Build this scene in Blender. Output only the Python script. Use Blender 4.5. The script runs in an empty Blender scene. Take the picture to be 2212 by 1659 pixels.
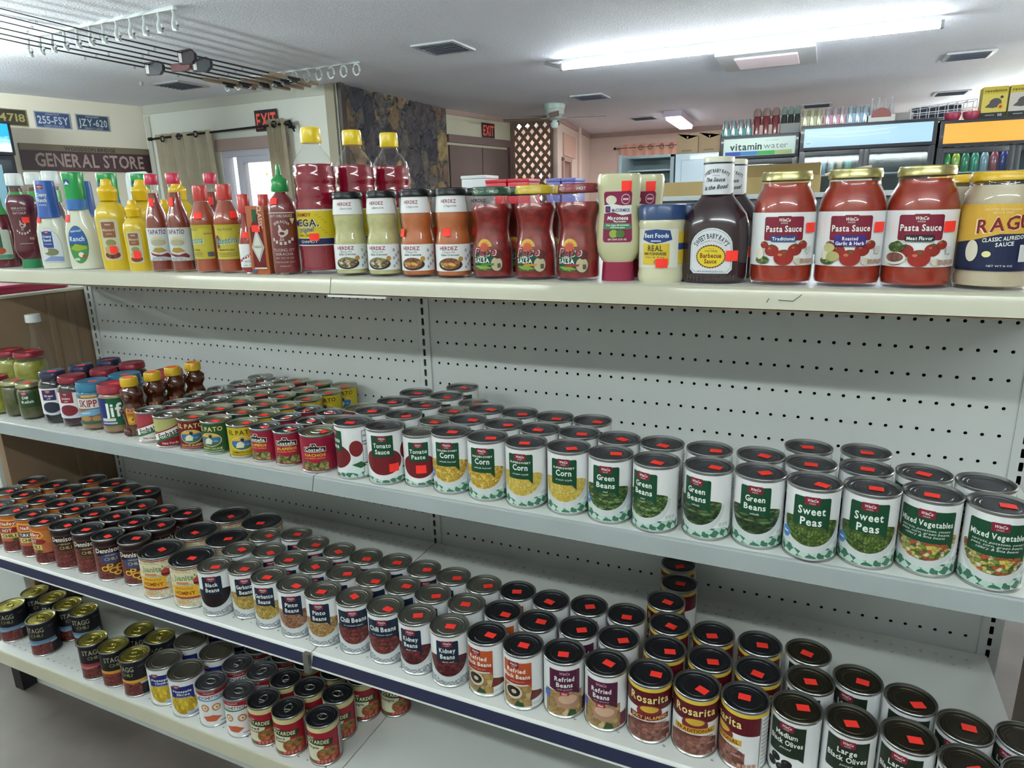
import bpy, bmesh, math, random
from mathutils import Vector, Matrix
# ---------------------------------------------------------------- camera, world, lights
S = bpy.context.scene
COL = S.collection
PI = math.pi
ZO = 1.13                                   # height of the first peg row over the floor
yaw, pit, rol = -.429521, -.256559, -.024897
CLOC = (.86755, -1.3857, 1.34327)
F = Vector((math.sin(yaw)*math.cos(pit), math.cos(yaw)*math.cos(pit), math.sin(pit)))
R0 = Vector((math.cos(yaw), -math.sin(yaw), 0)); U0 = R0.cross(F)
RR = R0*math.cos(rol)+U0*math.sin(rol); UU = -R0*math.sin(rol)+U0*math.cos(rol)
cd = bpy.data.cameras.new('camera'); cam = bpy.data.objects.new('camera', cd); COL.objects.link(cam)
cam.matrix_world = Matrix(((RR.x, UU.x, -F.x, CLOC[0]), (RR.y, UU.y, -F.y, CLOC[1]), (RR.z, UU.z, -F.z, CLOC[2]), (0, 0, 0, 1)))
cd.lens = 23.729; cd.sensor_width = 36; cd.clip_start = .02; cd.clip_end = 100
S.camera = cam
W = bpy.data.worlds.new('world'); S.world = W; W.use_nodes = True
bgn = W.node_tree.nodes['Background']; bgn.inputs[0].default_value = (.86, .93, 1, 1); bgn.inputs[1].default_value = 2.6
S.view_settings.view_transform = 'Standard'; S.view_settings.look = 'None'
S.view_settings.gamma = 1; S.view_settings.use_curve_mapping = False; S.view_settings.exposure = 0.36
def area(name, loc, sx, sy, power, col=(1, 1, 1), rot=(0, 0, 0)):
    l = bpy.data.lights.new(name, 'AREA'); l.shape = 'RECTANGLE'; l.size = sx; l.size_y = sy; l.energy = power; l.color = col
    o = bpy.data.objects.new(name, l); o.location = loc; o.rotation_euler = rot; COL.objects.link(o); return o
CEIL = 1.32+ZO
LED_E, NEAR_E, FAR_E = 60, 58, 205         # radiance of the ceiling tube, then of the unseen added tubes
area('tube_glow', (.15, 4.04, CEIL-.10), 2.5, .05, 22, (.9, .97, 1))
area('tube_glow', (-1.0, 8.25, CEIL-.13), .16, 1.2, 30, (1, .95, .93))
# ---------------------------------------------------------------- materials
MATS = {}
def lin(c):
    return tuple(x/12.92 if x <= .04045 else ((x+.055)/1.055)**2.4 for x in c)
def hexc(h):
    return lin(tuple(int(h[i:i+2], 16)/255 for i in (0, 2, 4)))
def mat(name, col, rough=.5, metal=0., coat=0., bump=0, bscale=50, var=0, vscale=8, emit=0, spec=.5, trans=0):
    if name in MATS: return MATS[name]
    if isinstance(col, str): col = hexc(col)
    m = bpy.data.materials.new(name); m.use_nodes = True; nt = m.node_tree; b = nt.nodes['Principled BSDF']
    b.inputs['Base Color'].default_value = (*col, 1); b.inputs['Roughness'].default_value = rough
    b.inputs['Metallic'].default_value = metal; b.inputs['Coat Weight'].default_value = coat; b.inputs['Coat Roughness'].default_value = .08
    b.inputs['Specular IOR Level'].default_value = spec
    if trans: b.inputs['Transmission Weight'].default_value = trans
    if emit: b.inputs['Emission Color'].default_value = (*col, 1); b.inputs['Emission Strength'].default_value = emit
    if bump or var:
        tc = nt.nodes.new('ShaderNodeTexCoord')
    if var:
        n = nt.nodes.new('ShaderNodeTexNoise'); n.inputs['Scale'].default_value = vscale; n.inputs['Detail'].default_value = 5
        nt.links.new(tc.outputs['Object'], n.inputs['Vector'])
        r = nt.nodes.new('ShaderNodeValToRGB'); e = r.color_ramp.elements
        e[0].position = .3; e[1].position = .7
        e[0].color = (*[x*(1-var) for x in col], 1); e[1].color = (*[min(1, x*(1+var)) for x in col], 1)
        nt.links.new(n.outputs['Fac'], r.inputs['Fac']); nt.links.new(r.outputs['Color'], b.inputs['Base Color'])
    if bump:
        n = nt.nodes.new('ShaderNodeTexNoise'); n.inputs['Scale'].default_value = bscale; n.inputs['Detail'].default_value = 4
        nt.links.new(tc.outputs['Object'], n.inputs['Vector'])
        bp = nt.nodes.new('ShaderNodeBump'); bp.inputs['Strength'].default_value = bump; bp.inputs['Distance'].default_value = .01
        nt.links.new(n.outputs['Fac'], bp.inputs['Height']); nt.links.new(bp.outputs['Normal'], b.inputs['Normal'])
    MATS[name] = m; return m
def glass(name, tint=(1, 1, 1), refl=.9):
    """thin clear wall: mostly see-through with glancing reflections"""
    if name in MATS: return MATS[name]
    m = bpy.data.materials.new(name); m.use_nodes = True; nt = m.node_tree
    for n in list(nt.nodes):
        if n.type != 'OUTPUT_MATERIAL': nt.nodes.remove(n)
    out = [n for n in nt.nodes if n.type == 'OUTPUT_MATERIAL'][0]
    t = nt.nodes.new('ShaderNodeBsdfTransparent'); t.inputs[0].default_value = (*tint, 1)
    g = nt.nodes.new('ShaderNodeBsdfGlossy'); g.inputs['Roughness'].default_value = .06; g.inputs[0].default_value = (refl, refl, refl, 1)
    lw_ = nt.nodes.new('ShaderNodeLayerWeight'); pw = nt.nodes.new('ShaderNodeMath'); pw.operation = 'POWER'; pw.inputs[1].default_value = 4
    f = nt.nodes.new('ShaderNodeMath'); f.operation = 'MULTIPLY_ADD'; f.inputs[1].default_value = .75; f.inputs[2].default_value = .035
    nt.links.new(lw_.outputs['Facing'], pw.inputs[0]); nt.links.new(pw.outputs[0], f.inputs[0])
    mx = nt.nodes.new('ShaderNodeMixShader')
    nt.links.new(f.outputs[0], mx.inputs[0]); nt.links.new(t.outputs[0], mx.inputs[1]); nt.links.new(g.outputs[0], mx.inputs[2])
    nt.links.new(mx.outputs[0], out.inputs[0]); MATS[name] = m; return m
def food(name, cols, sc=2.5, stretch=1., dark=.25, rot=0., edge=.10):
    """printed picture of food pieces: cells in the label's own surface coordinates"""
    if name in MATS: return MATS[name]
    m = bpy.data.materials.new(name); m.use_nodes = True; nt = m.node_tree; b = nt.nodes['Principled BSDF']; b.inputs['Roughness'].default_value = .42
    uv = nt.nodes.new('ShaderNodeUVMap'); mp = nt.nodes.new('ShaderNodeMapping'); nt.links.new(uv.outputs[0], mp.inputs[0])
    mp.inputs['Rotation'].default_value = (0, 0, rot); mp.inputs['Scale'].default_value = (sc, sc*stretch, sc)
    nz = nt.nodes.new('ShaderNodeTexNoise'); nz.inputs['Scale'].default_value = 1.3
    nt.links.new(mp.outputs[0], nz.inputs['Vector'])
    ad = nt.nodes.new('ShaderNodeMixRGB'); ad.blend_type = 'ADD'; ad.inputs[0].default_value = .9
    nt.links.new(mp.outputs[0], ad.inputs[1]); nt.links.new(nz.outputs['Color'], ad.inputs[2])
    v = nt.nodes.new('ShaderNodeTexVoronoi'); v.feature = 'F1'; nt.links.new(ad.outputs[0], v.inputs['Vector']); v.inputs['Scale'].default_value = 1
    v2 = nt.nodes.new('ShaderNodeTexVoronoi'); v2.feature = 'DISTANCE_TO_EDGE'; nt.links.new(ad.outputs[0], v2.inputs['Vector']); v2.inputs['Scale'].default_value = 1
    sp = nt.nodes.new('ShaderNodeSeparateColor'); nt.links.new(v.outputs['Color'], sp.inputs[0])
    r = nt.nodes.new('ShaderNodeValToRGB'); r.color_ramp.interpolation = 'CONSTANT'
    e = r.color_ramp.elements; n = len(cols)
    while len(e) < n: e.new(.5)
    for i, c in enumerate(cols): e[i].position = i/n; e[i].color = (*hexc(c), 1)
    nt.links.new(sp.outputs[0], r.inputs[0])
    r2 = nt.nodes.new('ShaderNodeValToRGB'); q = r2.color_ramp.elements; q[0].position = 0; q[0].color = (dark, dark, dark, 1); q[1].position = edge*2; q[1].color = (1, 1, 1, 1)
    nt.links.new(v2.outputs['Distance'], r2.inputs[0])
    ml = nt.nodes.new('ShaderNodeMixRGB'); ml.blend_type = 'MULTIPLY'; ml.inputs[0].default_value = 1
    nt.links.new(r.outputs[0], ml.inputs[1]); nt.links.new(r2.outputs[0], ml.inputs[2]); nt.links.new(ml.outputs[0], b.inputs['Base Color'])
    MATS[name] = m; return m
def checkm(name, c1, c2, sc=1.2, rot=.6):
    if name in MATS: return MATS[name]
    m = bpy.data.materials.new(name); m.use_nodes = True; nt = m.node_tree; b = nt.nodes['Principled BSDF']; b.inputs['Roughness'].default_value = .42
    uv = nt.nodes.new('ShaderNodeUVMap'); mp = nt.nodes.new('ShaderNodeMapping'); nt.links.new(uv.outputs[0], mp.inputs[0]); mp.inputs['Rotation'].default_value = (0, 0, rot)
    nz = nt.nodes.new('ShaderNodeTexNoise'); nz.inputs['Scale'].default_value = .9; nt.links.new(mp.outputs[0], nz.inputs['Vector'])
    ad = nt.nodes.new('ShaderNodeMixRGB'); ad.blend_type = 'ADD'; ad.inputs[0].default_value = 1.2; nt.links.new(mp.outputs[0], ad.inputs[1]); nt.links.new(nz.outputs['Color'], ad.inputs[2])
    ck = nt.nodes.new('ShaderNodeTexChecker'); ck.inputs['Scale'].default_value = sc; ck.inputs[1].default_value = (*hexc(c1), 1); ck.inputs[2].default_value = (*hexc(c2), 1)
    nt.links.new(ad.outputs[0], ck.inputs[0]); nt.links.new(ck.outputs[0], b.inputs['Base Color']); MATS[name] = m; return m
def P(c, rough=.42):
    """printed ink by hex colour"""
    return mat('ink_'+c, c, rough, spec=.35)
# ---------------------------------------------------------------- objects
def link(o, parent=None):
    COL.objects.link(o)
    if parent is not None: o.parent = parent
    return o
def tag(o, label=None, cat=None, group=None, kind=None):
    if label: o['label'] = label
    if cat: o['category'] = cat
    if group: o['group'] = group
    if kind: o['kind'] = kind
    return o
def thing(name, label, cat, loc=(0, 0, 0), rz=0., group=None):
    o = bpy.data.objects.new(name, None); o.empty_display_size = .02; link(o); o.location = loc; o.rotation_euler = (0, 0, rz)
    return tag(o, label, cat, group)
def meshof(bm, name, mats, smooth=False, angle=40):
    me = bpy.data.meshes.new(name); bm.to_mesh(me); bm.free()
    for m in (mats if isinstance(mats, (list, tuple)) else [mats]): me.materials.append(m)
    if smooth:
        me.polygons.foreach_set('use_smooth', [True]*len(me.polygons))
        me.set_sharp_from_angle(angle=math.radians(angle))
    return me
def obj(name, me, parent=None, loc=(0, 0, 0), rot=(0, 0, 0)):
    o = bpy.data.objects.new(name, me); o.location = loc; o.rotation_euler = rot
    return link(o, parent)
def bx(bm, x0, x1, y0, y1, z0, z1, mi=0, bev=0):
    r = bmesh.ops.create_cube(bm, size=1)
    for v in r['verts']: v.co = Vector((x0 if v.co.x < 0 else x1, y0 if v.co.y < 0 else y1, z0 if v.co.z < 0 else z1))
    fs = {f for v in r['verts'] for f in v.link_faces}
    for f in fs: f.material_index = mi
    if bev:
        es = {e for v in r['verts'] for e in v.link_edges}
        rr = bmesh.ops.bevel(bm, geom=list(es), offset=bev, segments=2, affect='EDGES', profile=.7)
        for f in rr['faces']: f.material_index = mi
def boxo(name, m, dims, parent=None, bev=0.003, loc=(0, 0, 0), rot=(0, 0, 0), smooth=True):
    bm = bmesh.new(); bx(bm, *dims, bev=bev); return obj(name, meshof(bm, name, m, smooth), parent, loc, rot)
def lathe(prof, n=32, sx=1., sy=1., ex=2., th0=0., mi=None):
    """revolve (r,z) profile; closed at r==0"""
    bm = bmesh.new(); rings = []
    for r, z in prof:
        if r < 1e-6: rings.append([bm.verts.new((0, 0, z))])
        else:
            L = []
            for k in range(n):
                a = th0+2*PI*k/n; c, s = math.sin(a), -math.cos(a)
                q = 1. if ex == 2 else (abs(c)**ex+abs(s)**ex)**(-1/ex)
                L.append(bm.verts.new((r*c*q*sx, r*s*q*sy, z)))
            rings.append(L)
    for i in range(len(rings)-1):
        a, b = rings[i], rings[i+1]
        for k in range(n):
            k2 = (k+1) % n
            if len(a) == 1 and len(b) == 1: continue
            if len(a) == 1: f = bm.faces.new((a[0], b[k2], b[k]))
            elif len(b) == 1: f = bm.faces.new((a[k], a[k2], b[0]))
            else: f = bm.faces.new((a[k], a[k2], b[k2], b[k]))
            if mi: f.material_index = mi[i]
    return bm
def tube(bm, pts, rad, n=8, closed=False, mi=0):
    pts = [Vector(p) for p in pts]; rings = []; N = len(pts)
    for i, p in enumerate(pts):
        if closed: t = pts[(i+1) % N]-pts[i-1]
        else: t = pts[min(i+1, N-1)]-pts[max(i-1, 0)]
        t.normalize(); up = Vector((0, 0, 1)) if abs(t.z) < .9 else Vector((1, 0, 0))
        a = t.cross(up).normalized(); b = a.cross(t)
        rr = rad[i] if isinstance(rad, (list, tuple)) else rad
        rings.append([bm.verts.new(p+(a*math.cos(2*PI*k/n)+b*math.sin(2*PI*k/n))*rr) for k in range(n)])
    m = N if closed else N-1
    for i in range(m):
        A, B = rings[i], rings[(i+1) % N]
        for k in range(n): bm.faces.new((A[k], A[(k+1) % n], B[(k+1) % n], B[k])).material_index = mi
    if not closed:
        bm.faces.new(rings[0][::-1]).material_index = mi; bm.faces.new(rings[-1]).material_index = mi
def polyprism(bm, pts, y0, y1, mi=0):
    """x-z outline extruded along y"""
    A = [bm.verts.new((x, y0, z)) for x, z in pts]; B = [bm.verts.new((x, y1, z)) for x, z in pts]; n = len(pts)
    fs = [bm.faces.new(A), bm.faces.new(B[::-1])]
    for i in range(n): fs.append(bm.faces.new((A[i], B[i], B[(i+1) % n], A[(i+1) % n])))
    for f in fs: f.material_index = mi
# ---------------------------------------------------------------- glyphs of the built-in font
CH = "ABCDEFGHIJKLMNOPQRSTUVWXYZabcdefghijklmnopqrstuvwxyz0123456789.,'!&-%()ÑÍñ"
GL = {}; THIN = 'MWNmw'
def build_glyphs():
    tmp = []
    for w, off in ((0, 0.), (1, .022)):
        for c in CH:
            cu = bpy.data.curves.new('g', 'FONT'); cu.body = c; cu.size = 1; cu.resolution_u = 2; cu.offset = off*(.55 if c in THIN else 1)
            o = bpy.data.objects.new('g', cu); COL.objects.link(o); tmp.append((w, c, o, cu))
    bpy.context.view_layer.update(); dg = bpy.context.evaluated_depsgraph_get()
    for w, c, o, cu in tmp:
        ev = o.evaluated_get(dg); me = ev.to_mesh()
        vs = [(v.co.x, v.co.y) for v in me.vertices]; fs = [tuple(p.vertices) for p in me.polygons]
        ev.to_mesh_clear(); xs = [v[0] for v in vs]
        GL[(w, c)] = (vs, fs, min(xs), max(xs))
    for w, c, o, cu in tmp:
        bpy.data.objects.remove(o); bpy.data.curves.remove(cu)
build_glyphs()
CAPH = .70
def textgeo(s, w=1):
    """list of (verts,faces) and total width, cap height 1"""
    x = 0; out = []
    for c in s:
        if c == ' ': x += .27; continue
        k = (w, c) if (w, c) in GL else (w, '-')
        vs, fs, a, b = GL[k]; out.append(([(vx-a+x, vy) for vx, vy in vs], fs)); x += (b-a)+.075
    x -= .075
    k = 1/CAPH
    return [([(a*k, b*k) for a, b in v], f) for v, f in out], x*k
class Lab:
    """flat printed artwork in millimetres: u along the surface, v up"""
    def __init__(s): s.items = []; s.lv = 1
    def add(s, m, vs, fs, lv=None):
        if lv is None: lv = s.lv; s.lv += 1
        s.items.append((lv, m, vs, fs)); return s
    def poly(s, m, pts, lv=None): return s.add(m, list(pts), [tuple(range(len(pts)))], lv)
    def rect(s, m, u0, u1, v0, v1, r=0., lv=None):
        if not r: return s.poly(m, [(u0, v0), (u1, v0), (u1, v1), (u0, v1)], lv)
        p = []
        for cx, cy, a0 in ((u1-r, v0+r, -90), (u1-r, v1-r, 0), (u0+r, v1-r, 90), (u0+r, v0+r, 180)):
            for k in range(5):
                a = math.radians(a0+k*22.5); p.append((cx+r*math.cos(a), cy+r*math.sin(a)))
        return s.poly(m, p, lv)
    def ell(s, m, cu, cv, a, b, a0=0, a1=360, n=28, lv=None):
        full = a1-a0 >= 360; k = n if full else n+1
        return s.poly(m, [(cu+a*math.cos(math.radians(a0+(a1-a0)*i/n)), cv+b*math.sin(math.radians(a0+(a1-a0)*i/n))) for i in range(k)], lv)
    def star(s, m, cu, cv, a, b, n=40, q=.9):
        return s.poly(m, [(cu+a*(1 if i % 2 else q)*math.cos(2*PI*i/(2*n)), cv+b*(1 if i % 2 else q)*math.sin(2*PI*i/(2*n))) for i in range(2*n)])
    def text(s, m, t, cu, cv, h, w=None, bold=1, it=0., rot=0., arc=None, lv=None):
        g, tw = textgeo(t, bold)
        sx = h if w is None else w/tw; vs = []; fs = []
        for V, Fc in g:
            o = len(vs)
            for x, y in V:
                X = (x-tw/2)*sx+it*y*h; Y = (y-.5)*h
                if arc:
                    a = X/arc; X = math.sin(a)*(arc+Y); Y = math.cos(a)*(arc+Y)-arc
                if rot: c, q = math.cos(rot), math.sin(rot); X, Y = X*c-Y*q, X*q+Y*c
                vs.append((cu+X, cv+Y))
            fs += [tuple(i+o for i in f) for f in Fc]
        return s.add(m, vs, fs, lv)
class Shape:
    """surface of revolution (optionally oval / squarish) on which artwork is laid"""
    def __init__(s, prof, n=64, sx=1., sy=1., ex=2., rref=None):
        s.p = prof; s.n = n; s.sx = sx; s.sy = sy; s.ex = ex; s.rref = rref or max(r for r, z in prof)
    def rad(s, z):
        p = s.p
        for i in range(len(p)-1):
            (r0, z0), (r1, z1) = p[i], p[i+1]
            if z0 <= z <= z1 and z1 > z0: return r0+(r1-r0)*(z-z0)/(z1-z0)
        return p[-1][0] if z > p[-1][1] else p[0][0]
    def pt(s, u, v, off):
        a = u/s.rref; k = 2*PI/s.n; i = math.floor(a/k+1e-9); t = a/k-i; r = s.rad(v)+off
        def q(aa):
            c, d = math.sin(aa), -math.cos(aa); f = 1. if s.ex == 2 else (abs(c)**s.ex+abs(d)**s.ex)**(-1/s.ex)
            return c*f, d*f
        (ax, ay), (bx_, by) = q(i*k), q((i+1)*k)
        return ((ax+(bx_-ax)*t)*r*s.sx, (ay+(by-ay)*t)*r*s.sy, v)
    def mesh(s, name, m): return meshof(lathe(s.p, s.n, s.sx, s.sy, s.ex), name, m, True)
def wrap(lab, shp, name, base=None, step=.00013, vc=None, ua=None):
    """lay the artwork on the shape; base = (material, v0, v1[, u0, u1]) in mm is the paper sleeve"""
    bm = bmesh.new(); uvl = bm.loops.layers.uv.new('UVMap'); lay = bm.verts.layers.float.new('lv'); mats = []
    def mi(m):
        if m not in mats: mats.append(m)
        return mats.index(m)
    for lv, m, vs, fs in lab.items:
        k = mi(m); V = []
        for u, v in vs:
            q = bm.verts.new((u/1000, v/1000, 0)); q[lay] = lv; V.append(q)
        for f in fs:
            if len(set(f)) < 3: continue
            try: bm.faces.new([V[i] for i in f]).material_index = k
            except ValueError: pass
    bm.verts.ensure_lookup_table()
    if bm.verts:
        du = 2*PI/shp.n*shp.rref; u0 = min(v.co.x for v in bm.verts); u1 = max(v.co.x for v in bm.verts)
        for k in range(math.ceil(u0/du+1e-6), math.floor(u1/du-1e-6)+1):
            bmesh.ops.bisect_plane(bm, geom=bm.verts[:]+bm.edges[:]+bm.faces[:], plane_co=(k*du, 0, 0), plane_no=(1, 0, 0), dist=1e-7)
        for z in (vc or []):
            bmesh.ops.bisect_plane(bm, geom=bm.verts[:]+bm.edges[:]+bm.faces[:], plane_co=(0, z, 0), plane_no=(0, 1, 0), dist=1e-7)
    if base:
        bmat, v0, v1 = base[0], base[1]/1000, base[2]/1000; du = 2*PI/shp.n*shp.rref; k = mi(bmat)
        ks = range(shp.n+1) if len(base) < 5 else range(round(base[3]/1000/du), round(base[4]/1000/du)+1)
        vz = [v0]+[z for z in (vc or []) if v0 < z < v1]+[v1]; off = 0 if len(base) < 5 else 0
        start = -shp.n//2 if len(base) < 5 else 0
        cols = [[bm.verts.new(((kk+start)*du, z, 0)) for z in vz] for kk in ks]
        for i in range(len(cols)-1):
            for j in range(len(vz)-1): bm.faces.new((cols[i][j], cols[i+1][j], cols[i+1][j+1], cols[i][j+1])).material_index = k
    for f in bm.faces:
        for l in f.loops: l[uvl].uv = (l.vert.co.x*100+7, l.vert.co.y*100+3)
    for f in bm.faces:
        if f.normal.z < 0: f.normal_flip()
    for v in bm.verts:
        lv = v[lay]; v.co = shp.pt(v.co.x, v.co.y, .00025+lv*step)
    return meshof(bm, name, mats)
def flat(lab, name, base=None, step=.0003, thick=.004, w=None, h=None):
    """flat panel artwork in the local x-z plane facing -y (mm), on a backing board"""
    bm = bmesh.new(); uvl = bm.loops.layers.uv.new('UVMap'); mats = []
    def mi(m):
        if m not in mats: mats.append(m)
        return mats.index(m)
    if base: bx(bm, -w/2000, w/2000, 0, thick, -h/2000, h/2000, mi(base))
    for lv, m, vs, fs in lab.items:
        k = mi(m); V = [bm.verts.new((u/1000, -lv*step, v/1000)) for u, v in vs]
        for f in fs:
            try: q = bm.faces.new([V[i] for i in f])
            except ValueError: continue
            q.material_index = k; q.normal_update()
            if q.normal.y > 0: q.normal_flip()
            for l in q.loops: l[uvl].uv = (l.vert.co.x*100, l.vert.co.z*100)
    return meshof(bm, name, mats)
# ---------------------------------------------------------------- gondola shelving
HW = 1.2192; IN = .0254
M_peg = mat('pegboard_paint', 'C3C6C5', .55, var=.02, vscale=3)
M_deck = mat('shelf_enamel', 'D9DBD7', .35, var=.02, vscale=6, coat=.2)
M_cream = mat('cream_lip_enamel', 'B0AD97', .38, var=.06, vscale=5, coat=.2)
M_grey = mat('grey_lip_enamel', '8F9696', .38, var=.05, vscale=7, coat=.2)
M_navy = mat('navy_price_strip', '1D2140', .3, var=.12, vscale=9)
M_dark = mat('dark_void', '0B0B0C', .8)
M_rust = mat('worn_edge', '6B5A44', .8, var=.3, vscale=30)
def holes_sheet(bm, x0, x1, z0, z1, xs, rows, hw, hh, depth, M, s=.74):
    """sheet in local x-z (front at y=0, facing -y) with oval or rounded-slot holes cut right through.
    rows: z of each line of holes; xs: x of each hole. M maps (x, y, z) to the final frame"""
    V = {}
    def v(x, y, z):
        k = (round(x, 6), round(y, 6), round(z, 6))
        if k not in V: V[k] = bm.verts.new(M(x, y, z))
        return V[k]
    def quad(*p):
        q = [v(*a) for a in p]
        if len(set(q)) > 2: bm.faces.new(q)
    rows = sorted(rows); xs = sorted(xs); cz = hh*1.3
    edges = [xs[0]-(xs[1]-xs[0])/2]+[(a+b)/2 for a, b in zip(xs, xs[1:])]+[xs[-1]+(xs[-1]-xs[-2])/2] if len(xs) > 1 else [x0, x1]
    edges[0] = max(edges[0], x0); edges[-1] = min(edges[-1], x1)
    lines = [x0]+edges+[x1] if len(xs) > 1 else [x0, x1]
    mids = xs
    zc = z0
    allx = sorted(set([round(a, 6) for a in lines]+[round(a, 6) for a in mids]))
    def strip(za, zb):
        if zb-za < 1e-6: return
        for a, b in zip(allx, allx[1:]): quad((a, 0, za), (b, 0, za), (b, 0, zb), (a, 0, zb))
    for z in rows:
        strip(zc, z-cz)
        for a, b in ((lines[0], edges[0]), (edges[-1], lines[-1])):
            if b-a > 1e-6:
                quad((a, 0, z-cz), (b, 0, z-cz), (b, 0, z), (b, 0, z+cz), (a, 0, z+cz))
        for i, x in enumerate(xs):
            a, b = edges[i], edges[i+1]
            O = [(a, z-cz), (x, z-cz), (b, z-cz), (b, z), (b, z+cz), (x, z+cz), (a, z+cz), (a, z)]
            I = [(x-hw*s, z-hh*s), (x, z-hh), (x+hw*s, z-hh*s), (x+hw, z), (x+hw*s, z+hh*s), (x, z+hh), (x-hw*s, z+hh*s), (x-hw, z)]
            for k in range(8):
                k2 = (k+1) % 8
                quad((O[k][0], 0, O[k][1]), (O[k2][0], 0, O[k2][1]), (I[k2][0], 0, I[k2][1]), (I[k][0], 0, I[k][1]))
                quad((I[k][0], 0, I[k][1]), (I[k2][0], 0, I[k2][1]), (I[k2][0], depth, I[k2][1]), (I[k][0], depth, I[k][1]))
        zc = z+cz
    strip(zc, z1)
ZT, ZM, Z3, ZBT = .09+ZO, -.2845+ZO, -.64+ZO, -.972+ZO
g = thing('gondola_shelving', 'white perforated gondola back wall with slotted uprights behind the canned goods', 'shelving', (0, 0, 0))
for x0, dz in ((-HW, 0.), (0., .0017)):
    bm = bmesh.new(); xs = [x0+(1.5+k)*IN for k in range(46)]
    rows = [ZO+dz-2*r*IN for r in range(-1, 21)]
    holes_sheet(bm, x0+.017, x0+HW-.017, .12, ZT-.004, xs, rows, .0032, .0032, .0015, lambda x, y, z: (x, y+.002, z))
    obj('back_panel', meshof(bm, 'back_panel', M_peg), g)
for x in (-HW, 0., HW):
    bm = bmesh.new(); rows = [ZO+.0005-k*IN for k in range(-2, 42)]
    holes_sheet(bm, x-.0165, x+.0165, .05, ZT-.004, [x], rows, .0036, .0088, .0015, lambda x, y, z: (x, y-.002, z), .93)
    for s in (-1, 1): bx(bm, x+s*.0165-.0008, x+s*.0165+.0008, -.0025, .03, .05, ZT-.004)
    obj('upright', meshof(bm, 'upright', M_peg), g)
boxo('rear_panel', M_dark, (-HW-.015, HW+.015, .03, .036, .05, ZT-.004), g, 0)  # near-black colour stands in for the shade behind the peg holes
for x in (-HW-.0165, HW+.0125): boxo('end_strip', M_peg, (x, x+.004, 0, .05, .05, ZT-.004), g, 0)
# shelves: deck + folded front lip + brackets, one thing per bay and level
def shelf(x0, x1, z, yf, lip, mlip, label, backholes=True, fronthole=False, strip=None, yb=0., gp=None, slant=.010, plinth=0):
    t = thing('gondola_shelf', label, 'shelf', ((x0+x1)/2, 0, z), 0, gp); a, b = x0-(x0+x1)/2+.001, x1-(x0+x1)/2-.001
    bm = bmesh.new()
    n = int((x1-x0)/IN)-2
    xs = [a+1.5*IN+k*IN for k in range(n)]
    rows = []
    if backholes: rows += [-yb+.030, -yb+.055]
    if fronthole: rows += [-yf-.052, -yf-.027]
    # local sheet z -> depth
    if rows: holes_sheet(bm, a, b, -yb+.002, -yf, xs, rows, .0030, .0022, .003, lambda x, y, z: (x, -z, -y))
    else: bx(bm, a, b, yf, yb-.002, -.002, 0)
    if rows:
        bl = bmesh.new()
        if backholes: bx(bl, a+.02, b-.02, yb-.075, yb-.012, -.012, -.010)
        if fronthole: bx(bl, a+.02, b-.02, yf+.008, yf+.070, -.012, -.010)
        obj('hole_shade_sheet', meshof(bl, 'hole_shade_sheet', M_dark), t)  # dark sheets under the hole rows stand in for the shade below
    bx(bm, a, a+.002, yf+.004, yb-.003, -.03, -.0031); bx(bm, b-.002, b, yf+.004, yb-.003, -.03, -.0031)
    obj('deck', meshof(bm, 'deck', M_deck), t)
    bm = bmesh.new()
    pr = [(yf, 0.0), (yf-.0025, -.0012), (yf-.004, -.005), (yf-slant, -lip+.003), (yf-slant-.001, -lip), (yf-slant+.004, -lip-.0015), (yf-slant+.005, -lip+.001), (yf-slant+.003, -lip+.002), (yf-.001, -.006), (yf+.001, -.003)]
    A = [bm.verts.new((a, y, zz)) for y, zz in pr]; B = [bm.verts.new((b, y, zz)) for y, zz in pr]
    for i in range(len(pr)): bm.faces.new((A[i], A[(i+1) % len(pr)], B[(i+1) % len(pr)], B[i]))
    bm.faces.new(A[::-1]); bm.faces.new(B)
    bmesh.ops.recalc_face_normals(bm, faces=bm.faces[:])
    obj('front_lip', meshof(bm, 'front_lip', mlip, True, 50), t)
    if mlip is M_cream and not plinth: boxo('worn_edge', M_rust, (a, b, yf-slant-.0012, yf-slant+.003, -lip-.0032, -lip-.0012), t, 0)
    if strip:
        bm = bmesh.new(); pr = [(yf-.0052, -.006), (yf-slant-.0016, -lip+.005), (yf-slant+.0004, -lip+.005), (yf-.0032, -.006)]
        A = [bm.verts.new((a+.004, y, zz)) for y, zz in pr]; B = [bm.verts.new((b-.004, y, zz)) for y, zz in pr]
        for i in range(4): bm.faces.new((A[i], A[(i+1) % 4], B[(i+1) % 4], B[i]))
        bm.faces.new(A[::-1]); bm.faces.new(B); bmesh.ops.recalc_face_normals(bm, faces=bm.faces[:])
        obj('price_strip', meshof(bm, 'price_strip', strip), t)
    if not plinth:
        for xx in (a+.012, b-.015):
            bm = bmesh.new()
            for y0, y1, h0, h1 in ((yb-.004, yf+.05, .085, .03),):
                q = [(xx, y0, -.0035), (xx, y1, -.0035), (xx, y1, -h1), (xx, y0, -h0)]
                A = [bm.verts.new(p) for p in q]; B = [bm.verts.new((p[0]+.003, p[1], p[2])) for p in q]
                bm.faces.new(A); bm.faces.new(B[::-1])
                for i in range(4): bm.faces.new((A[i], B[i], B[(i+1) % 4], A[(i+1) % 4]))
            bmesh.ops.recalc_face_normals(bm, faces=bm.faces[:])
            obj('bracket', meshof(bm, 'bracket', M_deck), t)
    else:
        boxo('kick_plate', M_peg, (a, b, yf+.07, yf+.074, -z, -.0035), t, 0)
        boxo('foot', mat('black_steel', '121214', .5), (a+.01, a+.05, yf+.03, yf+.069, -z, -.03), t, 0)
    return t
gs = 'shelves of the white gondola'
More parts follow.
